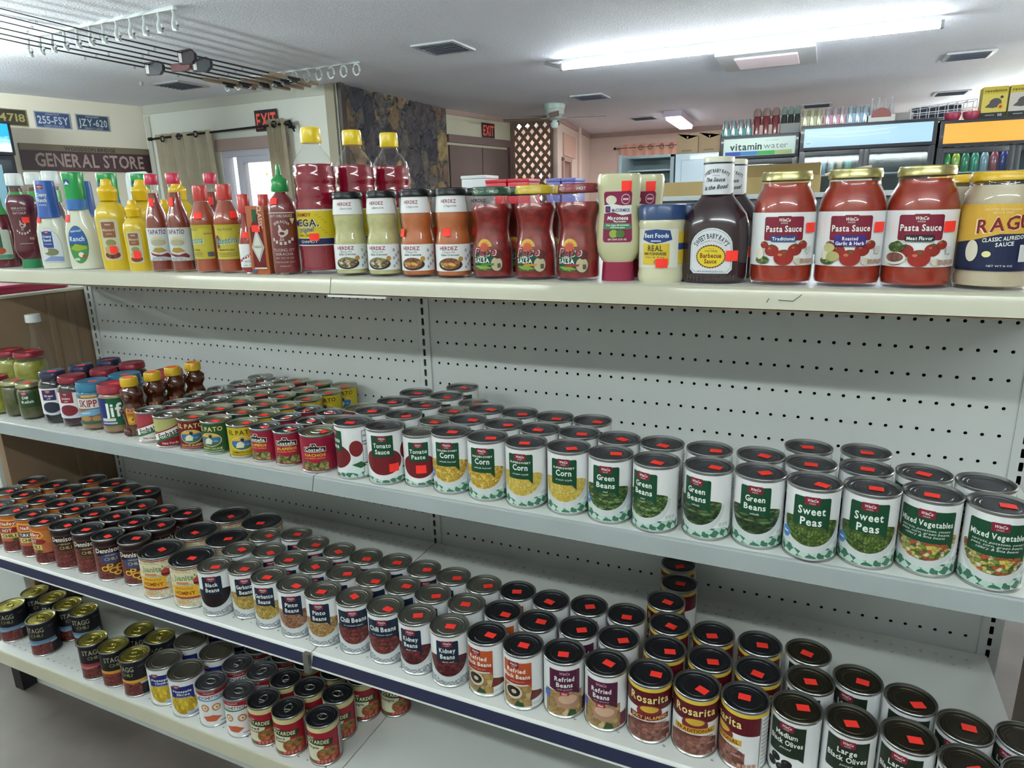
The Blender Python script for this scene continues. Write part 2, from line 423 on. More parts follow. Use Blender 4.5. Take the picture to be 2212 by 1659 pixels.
shelf(-HW, 0, ZT, -.322, .031, M_cream, 'cream-edged top shelf on the left holding ranch, mustard and hot sauces', False, gp=gs)
shelf(0, HW, ZT, -.322, .031, M_cream, 'cream-edged top shelf on the right holding salsa and pasta sauce jars', False, gp=gs)
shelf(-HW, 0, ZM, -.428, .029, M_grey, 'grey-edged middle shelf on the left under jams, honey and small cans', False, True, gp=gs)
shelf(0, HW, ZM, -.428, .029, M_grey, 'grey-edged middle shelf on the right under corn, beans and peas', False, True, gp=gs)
shelf(-HW, 0, Z3, -.487, .031, M_deck, 'navy-edged third shelf on the left under chili and hominy cans', True, True, M_navy, gp=gs)
shelf(0, HW, Z3, -.487, .031, M_deck, 'navy-edged third shelf on the right under beans and olives', True, True, M_navy, gp=gs)
shelf(-HW, 0, ZBT, -.475, .033, M_cream, 'cream-edged bottom shelf on the left with black chili cans', False, True, gp=gs, plinth=1)
shelf(0, HW, ZBT, -.475, .033, M_cream, 'empty cream-edged bottom shelf on the right beyond the dark seam', False, True, gp=gs, plinth=1)
boxo_t = thing('gondola_shelf', 'rear half of the top shelf behind the sauce bottles', 'shelf', (0, 0, ZT))
boxo('deck', M_deck, (-HW, HW, .001, .35, -.003, 0), boxo_t, 0); boxo('front_lip', M_cream, (-HW, HW, .351, .354, -.03, 0), boxo_t, 0)
o = boxo('shelf_clip', mat('scuffed_steel', '8C8C84', .4, .7), (-.007, .007, -.007, .003, -.040, .004), None, .001, (-.004, -.4975, Z3-.001))
tag(o, 'small scuffed steel clip over the seam of the navy-edged shelf', 'clip')
o = boxo('lip_trim', M_deck, (0, .135, -.003, 0, -.003, .001), None, .0005, (-.003, -.3335, ZT-.0345))
tag(o, 'thin white plastic strip hanging under the cream top lip at the seam', 'trim strip')
# ---------------------------------------------------------------- label artwork for cans (millimetres)
WH = P('E2E3E4'); GRN = P('17472F'); NVY = P('17263C'); BADGE = P('7E1F33'); TXT = P('ECEFEA'); BOWL = P('C9CFD0')
BLK = P('16161A'); SILV = mat('can_steel', 'A9ABA8', .28, .95); STKR = mat('neon_red_paper', (1., .045, .03), .5, spec=.3)
clothG = checkm('gingham_green', '3E6F5A', 'B5CFC2', 1.0); clothN = checkm('slate_print', '7A8087', 'B9BDC2', 2.6, .2)
FD = dict(
 corn=food('corn_kernels', ['D8B64A', 'C9A238', 'E3C968', 'B98E2D'], 2.6, 1, .45),
 cream=food('creamed_corn', ['CDB24E', 'C2A643', 'D6BF66', 'BBA24B'], 3.4, 1, .75),
 gbcut=food('cut_green_beans', ['4A6B35', '5F8243', '7C9A5C', '35522A'], 1.0, 2.9, .12, .7, .14),
 gbwhole=food('long_green_beans', ['46633A', '37522F', '5D7C4A', '2E4628'], .55, 4.2, .12, .6, .14),
 peas=food('green_peas', ['5A7331', '6A843C', '48602A', '3B5024'], 2.3, 1, .25),
 mixed=food('diced_vegetables', ['7A8A45', 'B9A864', 'A6512F', 'D3CBA0', '4F6B34', 'C8B655', 'B5583B'], 1.7, 1.2, .4),
 red=P('6E1E24'), paste=P('6A1820'), black=P('1E1216'),
 garb=food('garbanzos', ['C2A14B', 'D0B263', 'A98E40', 'B79B52'], 2.4, 1, .35),
 pinto=food('pinto_beans', ['9A6A50', 'A9785C', '85573F', 'B48A6E'], 1.9, 1.7, .35, .5),
 pinto2=food('tan_beans', ['B08850', 'C09A60', '9A7340', 'C9A772'], 1.9, 1.7, .35, .4),
 kidney=food('kidney_beans', ['5E1C22', '6E242A', '4A1419', '7C3236'], 1.4, 1.8, .3, .6),
 chili=food('chili_beans', ['6A2A28', '7A3430', '8A443C', '55201E'], 1.7, 1.5, .35, .3),
 mac=food('macaroni_chili', ['B98A3A', '6A2E26', 'D0A850', '7A3A2E', 'C89A40'], 1.1, 1.3, .3, .5, .16),
 hominy=food('white_hominy', ['D9D0B4', 'CFC39F', 'E2DBC4', 'C6B993'], 1.8, 1, .62, 0, .07),
 pine=food('pineapple', ['C9A92A', 'D8BC3A', 'B5951F'], 1.2, .6, .7),
 brown=food('refried_mash', ['7A4A40', '8A584A', '6B3E36', '99685A'], 1.1, 1.2, .6),
 chips=food('tortilla_chips', ['B99A62', 'A98850', 'C4A878', '96784A'], .7, 1, .6),
 olive=P('131216'), salsa=food('chunky_salsa', ['8A2A22', 'A13A2C', '6E1F1B', '5F6A2A'], 2.2, 1, .5),
 jalap=food('jalapeno_slices', ['6F7038', '8A8A4A', '4A4A28', 'A09A5A'], 1.1, 1, .3),
 ravi=food('pasta_in_sauce', ['A8582A', 'B96A3A', '8A3A20', '6F7A3A'], .9, 1.2, .5),
)
def badge(L, cu, cv, k=1.):
    L.rect(BADGE, cu-10*k, cu+10*k, cv-6*k, cv+6*k, 1.5*k)
    L.text(TXT, 'WinCo', cu, cv+1*k, 4.2*k, 14*k, 1, .15); L.text(TXT, 'FOODS', cu, cv-3.7*k, 1.7*k, 8*k, 0)
def winco(lines, sub='', pan=GRN, fd='peas', cloth=clothG, pw=22, ptop=98, pbot=54, th=8.5, pre='', tail=1, blue=0, tw=None, fw=40):
    L = Lab()
    L.rect(cloth, -62, 62, 5.5, 21)
    L.poly(WH, [(-62, 19), (-62, 26), (62, 26), (62, 21), (56, 15), (48, 22), (40, 25), (-40, 25), (-50, 20), (-56, 23)])
    L.ell(BOWL, 0, 58, 45, 45, 180, 360, 22)
    L.poly(FD[fd], [(fw*math.cos(math.radians(a)), 60+(36 if a >= 180 else 7)*math.sin(math.radians(a))) for a in range(0, 360, 12)])
    if blue: L.star(P('4F86C6'), -37, 36, 9, 9, 12, .93); L.rect(P('DDE6F2'), -42, -32, 35, 37.5)
    pts = [(-pw, pbot+2), (-pw+2, pbot), (pw-8, pbot)]+([(pw, pbot-9)] if tail else [(pw, pbot)])+[(pw, ptop-2), (pw-2, ptop), (-pw+2, ptop), (-pw, ptop-2)]
    L.poly(pan, pts)
    badge(L, 0, ptop-5)
    y = ptop-14-th/2-(4 if pre else 0)
    if pre: L.text(TXT, pre, 0, ptop-14.5, 3.2, 2*pw-7)
    for i, t in enumerate(lines):
        L.text(TXT, t, 0, y, th, (tw[i] if tw else min(2*pw-6, len(t)*th*.6))); y -= th*1.42
    if sub:
        for i, q in enumerate(sub.split('|')): L.text(TXT, q, 0, y+th*.25-i*4.6, 3.4, min(2*pw-5, len(q)*2.5), 0, .35)
    # small print and nutrition panel round the side
    for k in range(3): L.rect(P('C4CAC8'), 36+k*6, 40.5+k*6, 24, 30, .8)
    L.rect(BLK, 62, 63, 26, 96); L.rect(BLK, 63, 98, 95, 96); L.rect(BLK, 63, 98, 78, 79.4); L.rect(BLK, 63, 98, 36, 37.6)
    L.text(BLK, 'Nutrition Facts', 80, 89, 4, 30); L.text(BLK, 'Calories', 74, 73, 4, 20)
    for k in range(7): L.rect(P('8A8A8E'), 66, 94-(k % 3)*6, 66-k*4.4, 66.8-k*4.4)
    return L
DES = {}
def design(key, fn, r=.0368, h=.1095, lid='lid_black', tab=0, bead=1, base=WH, stk=1, rim=None, extra=None):
    DES[key] = dict(fn=fn, r=r, h=h, lid=lid, tab=tab, bead=bead, base=base, stk=stk, rim=rim)
LIDS = dict(lid_black=mat('lid_black', '35363B', .32, .75), lid_grey=mat('lid_grey', '59595F', .35, .75), lid_pewter=mat('lid_pewter', '7E7D73', .36, .8),
 lid_olive=mat('lid_olive_brown', '3C372B', .36, .75), lid_gold=mat('lid_gold', 'BDB258', .25, .9), lid_pale=mat('lid_pale_gold', '8F8C6C', .34, .85),
 lid_silver=mat('lid_silver', '8C8E8E', .22, .95), lid_blue=mat('lid_blue_grey', '50555E', .28, .9), lid_tan=mat('lid_tan', '69665A', .38, .75))
design('corn', lambda: winco(['Corn'], 'whole kernel', fd='corn', pre='GOLDEN SWEET', blue=1, th=10, tw=[26]), h=.1105, lid='lid_grey')
design('cream', lambda: winco(['Corn'], 'cream style', fd='cream', pre='SUPERSWEET', th=10, tw=[26]), h=.1105, lid='lid_grey')
design('gbcut', lambda: winco(['Green', 'Beans'], 'cut', fd='gbcut', th=9, tw=[28, 30], blue=1), h=.1105, lid='lid_grey')
design('gbwhole', lambda: winco(['Green', 'Beans'], 'whole', fd='gbwhole', th=9, tw=[28, 31]), h=.1105, lid='lid_grey')
design('peas', lambda: winco(['Sweet', 'Peas'], '', fd='peas', pw=25, th=11.5, tw=[36, 28], blue=1), h=.1105, lid='lid_grey')
design('mixed', lambda: winco(['Mixed Vegetables'], 'carrots, potatoes, sweet|peas, corn, green beans,|celery & lima beans', fd='mixed', pw=36, pbot=50, ptop=96, th=8, tw=[66], fw=43), h=.1105, lid='lid_grey')
def tomato(lines, tw, k=1.):
    L = Lab(); L.rect(clothG, -60*k, 60*k, 5, 14*k)
    L.poly(P('CFE0DA'), [(-60*k, 13*k), (-60*k, 42*k), (60*k, 42*k), (60*k, 18*k), (50*k, 10*k), (30*k, 17*k), (-30*k, 16*k), (-48*k, 9*k)])
    L.ell(P('E2E3E4'), 0, 44*k, 41*k, 34*k); L.ell(FD['red'], 0, 46*k, 37*k, 26*k)
    L.ell(P('7A2428'), 48*k, 62*k, 13*k, 16*k); L.poly(P('2F5B3A'), [(38*k, 30*k), (54*k, 22*k), (66*k, 26*k), (56*k, 36*k)])
    L.rect(GRN, -21*k, 21*k, 56*k, 97*k, 2); badge(L, 0, 91*k, .85*k)
    for i, t in enumerate(lines): L.text(TXT, t, 0, (78-i*12)*k, 8.6*k, tw[i]*k)
    L.rect(BLK, 60*k, 60.8*k, 12*k, 96*k); L.rect(BLK, 60*k, 94*k, 95*k, 96*k); L.rect(BLK, 60*k, 94*k, 74*k, 75.5*k); L.rect(BLK, 60*k, 94*k, 30*k, 32*k)
    L.text(BLK, 'Nutrition Facts', 76*k, 86*k, 4, 28*k); L.text(BLK, 'Calories', 71*k, 69*k, 4, 18*k)
    for q in range(7): L.rect(P('8A8A8E'), 63*k, (91-(q % 3)*6)*k, (62-q*4.4)*k, (62.8-q*4.4)*k)
    return L
design('tomsauce', lambda: tomato(['Tomato', 'Sauce'], [33, 27]), h=.108, lid='lid_grey', tab=0, stk=2)
design('tomside', lambda: tomato(['Tomato', 'Sauce'], [33, 27]), h=.108, lid='lid_grey', tab=0, stk=1)
design('tompaste', lambda: tomato(['Tomato', 'Paste'], [36, 28], .9), r=.0325, h=.1, lid='lid_pewter', stk=2)
def bean(lines, fd, sub='', pan=NVY, tw=None, pre=''):
    return winco(lines, sub, pan, fd, clothN, 21, 97, 56, 9, tw=tw, pre=pre)
for k, ls, fd, sub, tw, kw in (('black', ['Black', 'Beans'], 'black', '', [26, 28], {}), ('garb', ['Garbanzo', 'Beans'], 'garb', '', [38, 26], {}), ('pinto', ['Pinto', 'Beans'], 'pinto', '', [26, 28], {}),
        ('pinto2', ['Pinto', 'Beans'], 'pinto2', '', [26, 28], {}), ('kidney', ['Kidney', 'Beans'], 'kidney', 'dark red', [30, 27], {})):
    design(k, (lambda ls=ls, fd=fd, sub=sub, tw=tw: bean(ls, fd, sub, tw=tw)), lid='lid_pewter')
design('chilib', lambda: winco(['Chili Beans'], 'in tomato sauce', NVY, 'chili', clothN, 33, 97, 60, 10, tw=[54]), lid='lid_pewter')
def refblk():
    L = Lab(); o = P('B4512A'); L.rect(P('C9A25A'), -34, 24, 8, 50); L.rect(FD['chips'], -34, 24, 8, 50); L.poly(P('6A2A22'), [(24, 40), (44, 34), (50, 24), (20, 20)])
    L.ell(P('CFC8B4'), -10, 36, 17, 14); L.ell(P('2A1C18'), -10, 37, 13.5, 10.5); L.ell(P('B9B09A'), -8, 37, 5, 4)
    L.poly(P('2C4A28'), [(-8, 8), (-2, 20), (8, 16), (10, 8)])
    L.poly(o, [(-30, 53), (17, 53), (24, 44), (24, 96), (-30, 96)]); L.rect(P('9C3524'), -30, 24, 53, 64); badge(L, -8, 91)
    L.text(TXT, 'Refried', -4, 80, 8, 34); L.text(TXT, 'Black Beans', -4, 68.5, 8, 50); L.text(P('E0B59A'), 'with epazote', -2, 59, 3.2, 26, 0, .3)
    for k in range(3): L.rect(P('C4CAC8'), 26+k*6, 30.5+k*6, 10, 16, .8)
    return L
design('refblk', refblk, lid='lid_black')
def refr():
    L = Lab(); pu = P('4E1A38'); L.rect(FD['chips'], -36, 34, 6, 54); L.ell(P('A9806A'), 6, 36, 22, 16); L.ell(P('C9A58A'), 6, 39, 17, 9); L.poly(P('2C4A28'), [(4, 6), (10, 20), (20, 16), (22, 6)])
    L.rect(P('6A2A38'), 34, 50, 8, 34)
    L.poly(pu, [(-27, 58), (-14, 54), (14, 54), (28, 46), (28, 96), (-27, 96)]); L.text(P('D8A9B9'), 'WinCo', 0, 90, 5, 18, 1, .15)
    L.text(TXT, 'Refried', 0, 79, 8.6, 34); L.text(TXT, 'Beans', 0, 67.5, 8.6, 28); L.text(P('D8B9C4'), 'with epazote', 0, 59, 3.2, 26, 0, .3)
    L.rect(P('A12A34'), -8, 8, 47, 54, 1); L.text(TXT, 'Hot', 0, 50.5, 4.4, 9); L.star(P('4F6FB6'), -32, 44, 7, 9, 12)
    return L
design('refried', refr, lid='lid_black')
def rosa(band, cb, ct):
    L = Lab(); mr = P('5A1420'); L.rect(mr, -116, 62, 66, 103); L.rect(P('D9B93A'), -116, 116, 98, 104)
    L.rect(FD['brown'], -44, 40, 6, 34); L.ell(FD['brown'], -2, 30, 42, 13); L.ell(P('7A2A30'), 0, 60, 21, 15); L.ell(P('CDA83C'), 0, 66, 15, 6)
    L.text(P('3A0C14'), 'Rosarita', 1.2, 84, 14, 66); L.text(P('E9D48A'), 'Rosarita', 0, 85, 14, 66)
    L.poly(cb, [(-34, 44), (34, 47), (34, 57), (-34, 54)]); L.text(ct, band, 0, 50.5, 6, 60, 1, 0, .045)
    L.text(P('6A1A24'), 'Refried Beans  Frijoles Refritos', 0, 42, 2.8, 60); L.text(P('C9A0A0'), 'FIBER', 28, 28, 3.4, 14)
    L.rect(BLK, 62, 62.8, 8, 97)
    for k in range(12): L.rect(P('55555A'), 65, 96-(k % 3)*5, 92-k*7, 93-k*7)
    for k in range(4): L.rect(P('B98A7A'), 30+k*7, 35.5+k*7, 9, 16, .8)
    return L
design('ros_s', lambda: rosa('SPICY JALAPEÑO', P('6E1620'), P('E6C46A')), lid='lid_black')
design('ros_t', lambda: rosa('TRADITIONAL', P('C99A2E'), P('5A1218')), lid='lid_black')
def olives(lines, tw, big):
    L = Lab(); g = P('1E2A1C')
    for u, v in ((-14, 34), (4, 30), (-4, 20), (12, 18), (-20, 22)) if not big else ((-12, 30), (8, 26), (-2, 15), (20, 33)): L.ell(FD['olive'], u, v, 8, 7); L.ell(P('4A4A50'), u-2, v+2, 2, 1.5)
    pw = 30 if big else 27
    L.poly(g, [(-pw, 46), (-pw+2, 44), (pw-8, 44), (pw, 38), (pw, 99), (-pw, 99)]); badge(L, 0, 94)
    y = 81
    for i, t in enumerate(lines): L.text(TXT, t, 0, y, 8.6, tw[i]); y -= 12.5
    L.text(TXT, 'pitted', 0, y+2, 3.8, 15, 0, .35)
    return L
design('olm', lambda: olives(['Medium', 'Black Olives'], [32, 48], 0), lid='lid_olive')
design('oll', lambda: olives(['Large', 'Black Olives'], [26, 54], 1), lid='lid_olive')
def nal(word, cb, wt):
    L = Lab(); L.rect(P('C07A3A'), -116, 116, 60, 103); L.rect(P('B56444'), -116, 116, 34, 60); L.rect(FD['chili'], -116, 116, 5.5, 34)
    L.poly(P('B9602E'), [(-116, 88), (0, 98), (60, 90), (116, 98), (116, 103.2), (-116, 103.2)])
    L.poly(P('E8B84A'), [(-26, 80), (-22, 98), (24, 92), (30, 80), (22, 74), (-18, 72)]); L.poly(P('B5462A'), [(-22, 81), (-18, 94), (22, 89), (26, 80), (20, 77), (-16, 75)])
    L.text(TXT, 'Nalley', 2, 84, 9, 36, 1, .2); L.poly(cb, [(-28, 58), (26, 58), (34, 64), (26, 71), (-28, 71)]); L.text(TXT, word, -2, 64.5, 8.5, 40 if len(word) > 4 else 24)
    L.rect(P('D3C77A'), -22, 22, 43, 56); L.text(P('2A2A24'), 'CHILI', 0, 49.5, 8.5, 34); L.poly(P('44582C'), [(6, 38), (14, 43), (24, 38), (14, 33)])
    return L
design('nal_hot', lambda: nal('HOT', P('8E2A26'), 0), base=P('C07A3A')); design('nal_tur', lambda: nal('TURKEY', P('262A3A'), 0), base=P('C07A3A'))
def denn(mac):
    L = Lab(); L.rect(P('1B1418'), -116, 116, 92, 103.5); L.rect(P('6A3A2E'), -116, 116, 66, 92); L.rect(FD['chili'], -116, 116, 6, 66)
    if mac:
        for u, v, a in ((-16, 34, 9), (2, 28, 10), (16, 36, 8), (-4, 42, 7), (10, 20, 8)):
            L.ell(P('D8B23E'), u, v, a, a*.75); L.ell(P('6E2E24'), u, v, a-3.4, a*.75-2.8)
    L.poly(P('1B1418'), [(-34, 90), (36, 90), (34, 72), (-30, 68)]); L.text(P('EDE6DA'), "Dennison's", 0, 82, 12, 62)
    L.ell(P('3E466A') if mac else P('3E2418'), 0, 60, 25, 14)
    if not mac: L.ell(P('8A6A2E'), 0, 60, 23, 12); L.ell(P('3E2418'), 0, 60, 22, 11)
    L.text(P('C9B98A'), 'CHILI', 0, 59, 8, 26, 0); L.text(P('D8D0C0'), 'with beans', 0, 69, 3, 22); L.rect(P('A83A44'), 20, 38, 14, 26, 1); L.rect(P('D89A9A'), 22, 28, 17, 23); L.rect(P('D89A9A'), 30, 36, 17, 23)
    return L
design('den_b', lambda: denn(0), base=P('6A3A2E')); design('den_m', lambda: denn(1), base=P('6A3A2E'))
def homi():
    L = Lab(); L.rect(FD['hominy'], -155, 155, 6, 96); L.rect(P('8A3A34'), -155, 155, 95, 97.5); L.rect(P('D9CFAA'), -30, 30, 62, 88, 4)
    L.text(P('1F3A22'), "Juanita's", .6, 76.6, 13, 56); L.text(P('8FA77A'), "Juanita's", 0, 77.4, 12.4, 55); L.rect(P('C9855A'), -22, 6, 60, 66, 1)
    L.rect(P('DDAA2E'), -36, 24, 30, 56, 1); L.text(P('8A4A1E'), 'MEXICAN STYLE', -6, 50, 3.6, 40); L.text(P('8A3A1E'), 'HOMINY', -6, 39, 9, 48); L.rect(P('A83A2A'), -36, 26, 25, 29.5)
    L.ell(P('B03A34'), 26, 66, 10, 10); L.rect(P('2E2A2A'), 17, 35, 60, 64); L.rect(P('D8A06A'), -24, -6, 12, 18, 1)
    return L
design('hominy', homi, r=.0495, h=.104, lid='lid_black', base=FD['hominy'])
def stagg(c1, c2):
    L = Lab(); L.rect(FD['chili'], -36, 36, 6, 40); L.rect(c1, -44, 50, 39, 50); L.poly(c2, [(-44, 39), (-20, 33), (16, 41), (50, 36), (50, 42), (-44, 42)])
    L.text(P('B9B39A'), 'STAGG', 0, 82, 14, 46, 0); L.text(P('9A946A'), 'CHILI', 4, 66, 9, 30, 0); L.rect(P('3A3A3E'), 34, 50, 84, 90); L.rect(P('AEB2B4'), 34, 52, 36, 42, 1); return L
design('stg_b', lambda: stagg(P('5B7C9A'), P('7A98B0')), h=.104, lid='lid_gold', tab=1, base=BLK, stk=0)
design('stg_r', lambda: stagg(P('8E3440'), P('B06A70')), h=.104, lid='lid_gold', tab=1, base=BLK, stk=0)
design('stg_y', lambda: stagg(P('C99A3A'), P('8E3430')), h=.104, lid='lid_gold', tab=1, base=BLK, stk=0)
def pine(w):
    L = Lab(); L.ell(FD['pine'], 0, 46, 34, 36, 180, 360); L.rect(FD['pine'], -34, 34, 46, 56); L.rect(P('A9B4C6'), 6, 50, 8, 18); L.poly(WH, [(-40, 22), (-30, 12), (0, 7), (34, 12), (50, 20), (50, 6), (-40, 6)])
    L.poly(P('6F86B4'), [(8, 8), (48, 8), (50, 18), (30, 14)]); L.poly(P('1F2A72'), [(-28, 57), (18, 57), (27, 50), (27, 88), (-28, 88)]); badge(L, -12, 87, .8)
    L.text(TXT, 'Pineapple', 0, 75, 6, 44); L.text(TXT, w, 2, 66.5, 6, 30); L.text(P('C4CCE8'), 'in pineapple juice', 2, 60, 2.8, 34, 0, .3); return L
design('pin_c', lambda: pine('Chunks'), r=.0422, h=.107, lid='lid_tan', stk=0); design('pin_s', lambda: pine('Slices'), r=.0422, h=.107, lid='lid_tan', stk=0)
def spag(g):
    L = Lab(); L.rect(P('8E2230'), -116, 116, 88 if not g else 82, 98.5)
    L.text(P('E8D8C8'), "Campbell's", 0, 94, 4.4, 26, 0, .3)
    if g: L.poly(P('2E6A44'), [(-60, 66), (60, 78), (60, 84), (-60, 84)])
    else: L.rect(P('5E9AC6'), -116, 116, 72, 80)
    L.ell(WH, 0, 82, 33, 6.5); L.text(BLK, 'SPAGHETTIOS', 0, 82, 7, 58, 1, .1)
    for u in ((-13, 13) if not g else (-10, 20)): L.ell(P('B98A5A'), u, 54, 10, 10); L.ell(P('E8DCC8'), u, 54, 6, 6); L.ell(P('B5603A'), u+1, 54, 2.5, 2.5)
    L.poly(P('C4623A'), [(-20, 30), (4, 34), (22, 26), (8, 16), (-12, 18)]); L.rect(P('9A9A9E'), 18, 36, 12, 15)
    if g:
        L.rect(P('C9C4BE'), 40, 76, 8, 82)
        for k in range(10): L.rect(P('7A4A4E'), 44, 72, 12+k*7, 13.5+k*7)
        L.rect(P('4E6A44'), 40, 56, 8, 40)
    return L
design('spag_o', lambda: spag(0), h=.104, lid='lid_grey', tab=1, stk=0); design('spag_g', lambda: spag(1), h=.104, lid='lid_grey', tab=1, stk=0)
CRM = P('CDC48E')
def boy(w1, w2):
    L = Lab(); rd = P('9C1F30'); L.rect(rd, -116, 116, 6, 88); L.rect(CRM, -116, 116, 87, 98.5)
    L.poly(P('D5D2B4'), [(-40, 14), (0, 14), (8, 34), (14, 58), (-40, 62)]); L.ell(FD['ravi'], 20, 30, 26, 18); L.rect(FD['salsa'], -40, 40, 6, 15)
    L.poly(P('223A22'), [(-44, 60), (30, 52), (34, 68), (-20, 74), (-40, 80)]); L.text(P('E4DDB0'), 'BOYARDEE', -4, 64.5, 9.5, 56, 1, 0, -.06); L.text(P('E4DDB0'), 'CHEF', -16, 74, 4, 14)
    L.text(P('3A2A20'), w1, -16, 50, 6, 34); L.text(P('3A2A20'), w2, -14, 42, 5, 28)
    for k in range(5): L.rect(P('C96A72'), -6+k*8, 0+k*8, 9, 16, .8)
    L.rect(P('B4B4B4'), 48, 84, 10, 85)
    for k in range(9): L.rect(P('6A6A6E'), 51, 80, 18+k*7, 19+k*7)
    return L
design('boy_r', lambda: boy('Beef', 'Ravioli'), h=.104, lid='lid_black', tab=1, stk=0, base=CRM); design('boy_b', lambda: boy('Spaghetti &', 'Meatballs'), h=.104, lid='lid_black', tab=1, stk=0, base=CRM)
design('boy_l', lambda: boy('Lasagna', ''), h=.104, lid='lid_black', tab=1, stk=0, base=CRM)
def pato(bg, c2, w):
    L = Lab(); cr = P('E0C878'); L.text(cr if w != 'y' else P('5A1A1E'), 'EL PATO', 0, 57, 9.5, 56)
    L.ell(cr, 0, 33, 24, 15.5); L.ell(P('3A6A9A'), 0, 33, 22.5, 14); L.poly(P('D8A83A'), [(-21, 39), (-12, 45.5), (12, 45.5), (21, 39)]); L.poly(P('3E6A34'), [(-20, 27), (20, 27), (13, 21.5), (-13, 21.5)])
    L.poly(P('D9D6B8'), [(-13, 24), (-9, 35), (-1, 38), (5, 32), (3, 24)]); L.ell(P('22382A'), 2, 41, 4, 3.6); L.poly(P('D8A83A'), [(5, 41), (10, 40), (5, 39)])
    for u in (-10, 2, 12): L.rect(P('B9D0E0'), u-4, u+4, 30, 31)
    L.text(cr if w != 'y' else P('5A1A1E'), dict(r='SALSA DE JALAPEÑO', g='GREEN SAUCE', y='TOMATO SAUCE')[w], 0, 14, 4.6, 46); L.rect(c2, -26, 26, 7, 9.5)
    L.rect(P('B9B6A8'), 52, 80, 10, 62)
    for k in range(8): L.rect(P('4A4A4A'), 54, 78, 14+k*6, 15+k*6)
    return L
design('pato_r', lambda: pato(P('6A1A22'), P('B56A6A'), 'r'), r=.0328, h=.072, lid='lid_pale', base=P('6A1A22')); design('pato_g', lambda: pato(P('1E4A2E'), P('7AA98A'), 'g'), r=.0328, h=.072, lid='lid_pale', base=P('1E4A2E'))
design('pato_y', lambda: pato(P('B9A81E'), P('8A7A14'), 'y'), r=.0328, h=.072, lid='lid_pale', base=P('B9A81E'))
def cost(w, big):
    L = Lab(); L.rect(FD['jalap'], -26, 26, 7, 24 if not big else 30)
    L.poly(P('A01A3A'), [(-30, 24 if not big else 30), (-20, 26), (0, 21), (20, 26), (30, 20), (30, 40), (-30, 40)])
    L.poly(P('E8E0C0'), [(-22, 44), (-22, 54), (-8, 56), (-6, 62), (4, 62), (6, 56), (23, 54), (23, 44)]); L.poly(BLK, [(-21, 45), (-21, 53), (-7, 55), (-5, 61), (3, 61), (5, 55), (22, 53), (22, 45)])
    L.text(TXT, 'La', -1, 57.5, 4, 7); L.text(TXT, 'Costeña', 0, 49.5, 7, 38); L.text(P('E6C23A'), w, 0, 38, 5.6, 42); L.text(P('D8A040'), 'JALAPEÑO PEPPERS', 0, 31.5, 2.8, 40); return L
design('jal', lambda: cost('JALAPEÑOS', 0), r=.031, h=.072, lid='lid_blue', tab=1, base=P('8E1A36'), stk=1); design('nacho', lambda: cost('NACHOS', 1), r=.0368, h=.078, lid='lid_pale', tab=1, base=P('8E1A36'))
def emb(v):
    L = Lab(); L.rect(P('A9A86A') if v else P('A03A44'), -70, 70, 38, 67); L.rect(P('7E1A26') if v else P('D5D0CC'), -70, 70, 5.5, 24)
    L.poly(P('8E1F2A'), [(-40, 27), (40, 53), (40, 57), (-40, 31)]); L.poly(P('E6E6E0'), [(-40, 13), (40, 39), (40, 54), (-40, 28)]); L.poly(P('2E6A44'), [(-40, 9), (40, 34), (40, 39), (-40, 14)])
    L.text(BLK, 'Embasa', 0, 33, 11, 46, 1, .1, .31); L.text(P('E8C8C8') if v else P('8E4A4A'), 'Salsa Verde' if v else 'Salsa Casera', 2, 12, 4.6, 34, 1)
    return L
design('emb_c', lambda: emb(0), r=.0328, h=.072, lid='lid_silver', tab=1, base=P('8E2A34'), stk=0); design('emb_v', lambda: emb(1), r=.0328, h=.072, lid='lid_silver', tab=1, base=P('6E6F3A'), stk=0)
# ---------------------------------------------------------------- can parts
CP = {}
def can_body(r, h):
    k = ('b', r, h)
    if k not in CP:
        rb = r-.0013
        pr = [(0, .003), (r-.005, .003), (r-.0035, 0), (r-.0006, 0), (r, .0012), (r, .0032), (rb, .0046), (rb, h-.0046), (r, h-.0032), (r, h-.0008), (r-.0006, h), (r-.0018, h), (r-.0024, h-.0036), (r-.0032, h-.0037)]
        CP[k] = meshof(lathe(pr, 64), 'can_body', SILV, True, 30)
    return CP[k]
def can_lid(r, h, m):
    k = ('l', r, h, m)
    if k not in CP:
        R = r-.0026; z = h-.0036
        pr = [(R, z-.0002), (R*.97, z), (R*.93, z-.0008), (R*.88, z-.0009), (R*.86, z), (R*.80, z), (R*.78, z-.0008), (R*.70, z-.0008), (R*.68, z-.0001), (R*.64, z-.0001), (R*.62, z-.0006), (0, z-.0006)]
        CP[k] = meshof(lathe(pr[::-1], 40), 'can_lid', LIDS[m], True, 35)
    return CP[k]
def can_tab(m):
    k = ('t', m)
    if k not in CP:
        bm = bmesh.new()
        tube(bm, [(.0085*math.cos(a), .013*math.sin(a)*(1 if math.sin(a) > 0 else .8), .0012+.0006*math.sin(a)) for a in [2*PI*i/20 for i in range(20)]], .0013, 6, True)
        tube(bm, [(-.008, -.004, .001), (0, -.0035, .001), (.008, -.004, .001)], .0012, 6)
        r = bmesh.ops.create_cone(bm, cap_ends=True, segments=12, radius1=.0035, radius2=.003, depth=.0016, matrix=Matrix.Translation((0, -.011, .0006)))
        CP[k] = meshof(bm, 'pull_tab', mat('tab_metal', 'B9B9B4', .2, .95) if m != 'lid_gold' else mat('tab_gold', 'C2B76A', .2, .95), True, 50)
    return CP[k]
def sticker_mesh():
    if 's' not in CP:
        bm = bmesh.new(); bx(bm, -.0092, .0092, -.0068, .0068, 0, .00035); CP['s'] = meshof(bm, 'price_sticker', STKR)
    return CP['s']
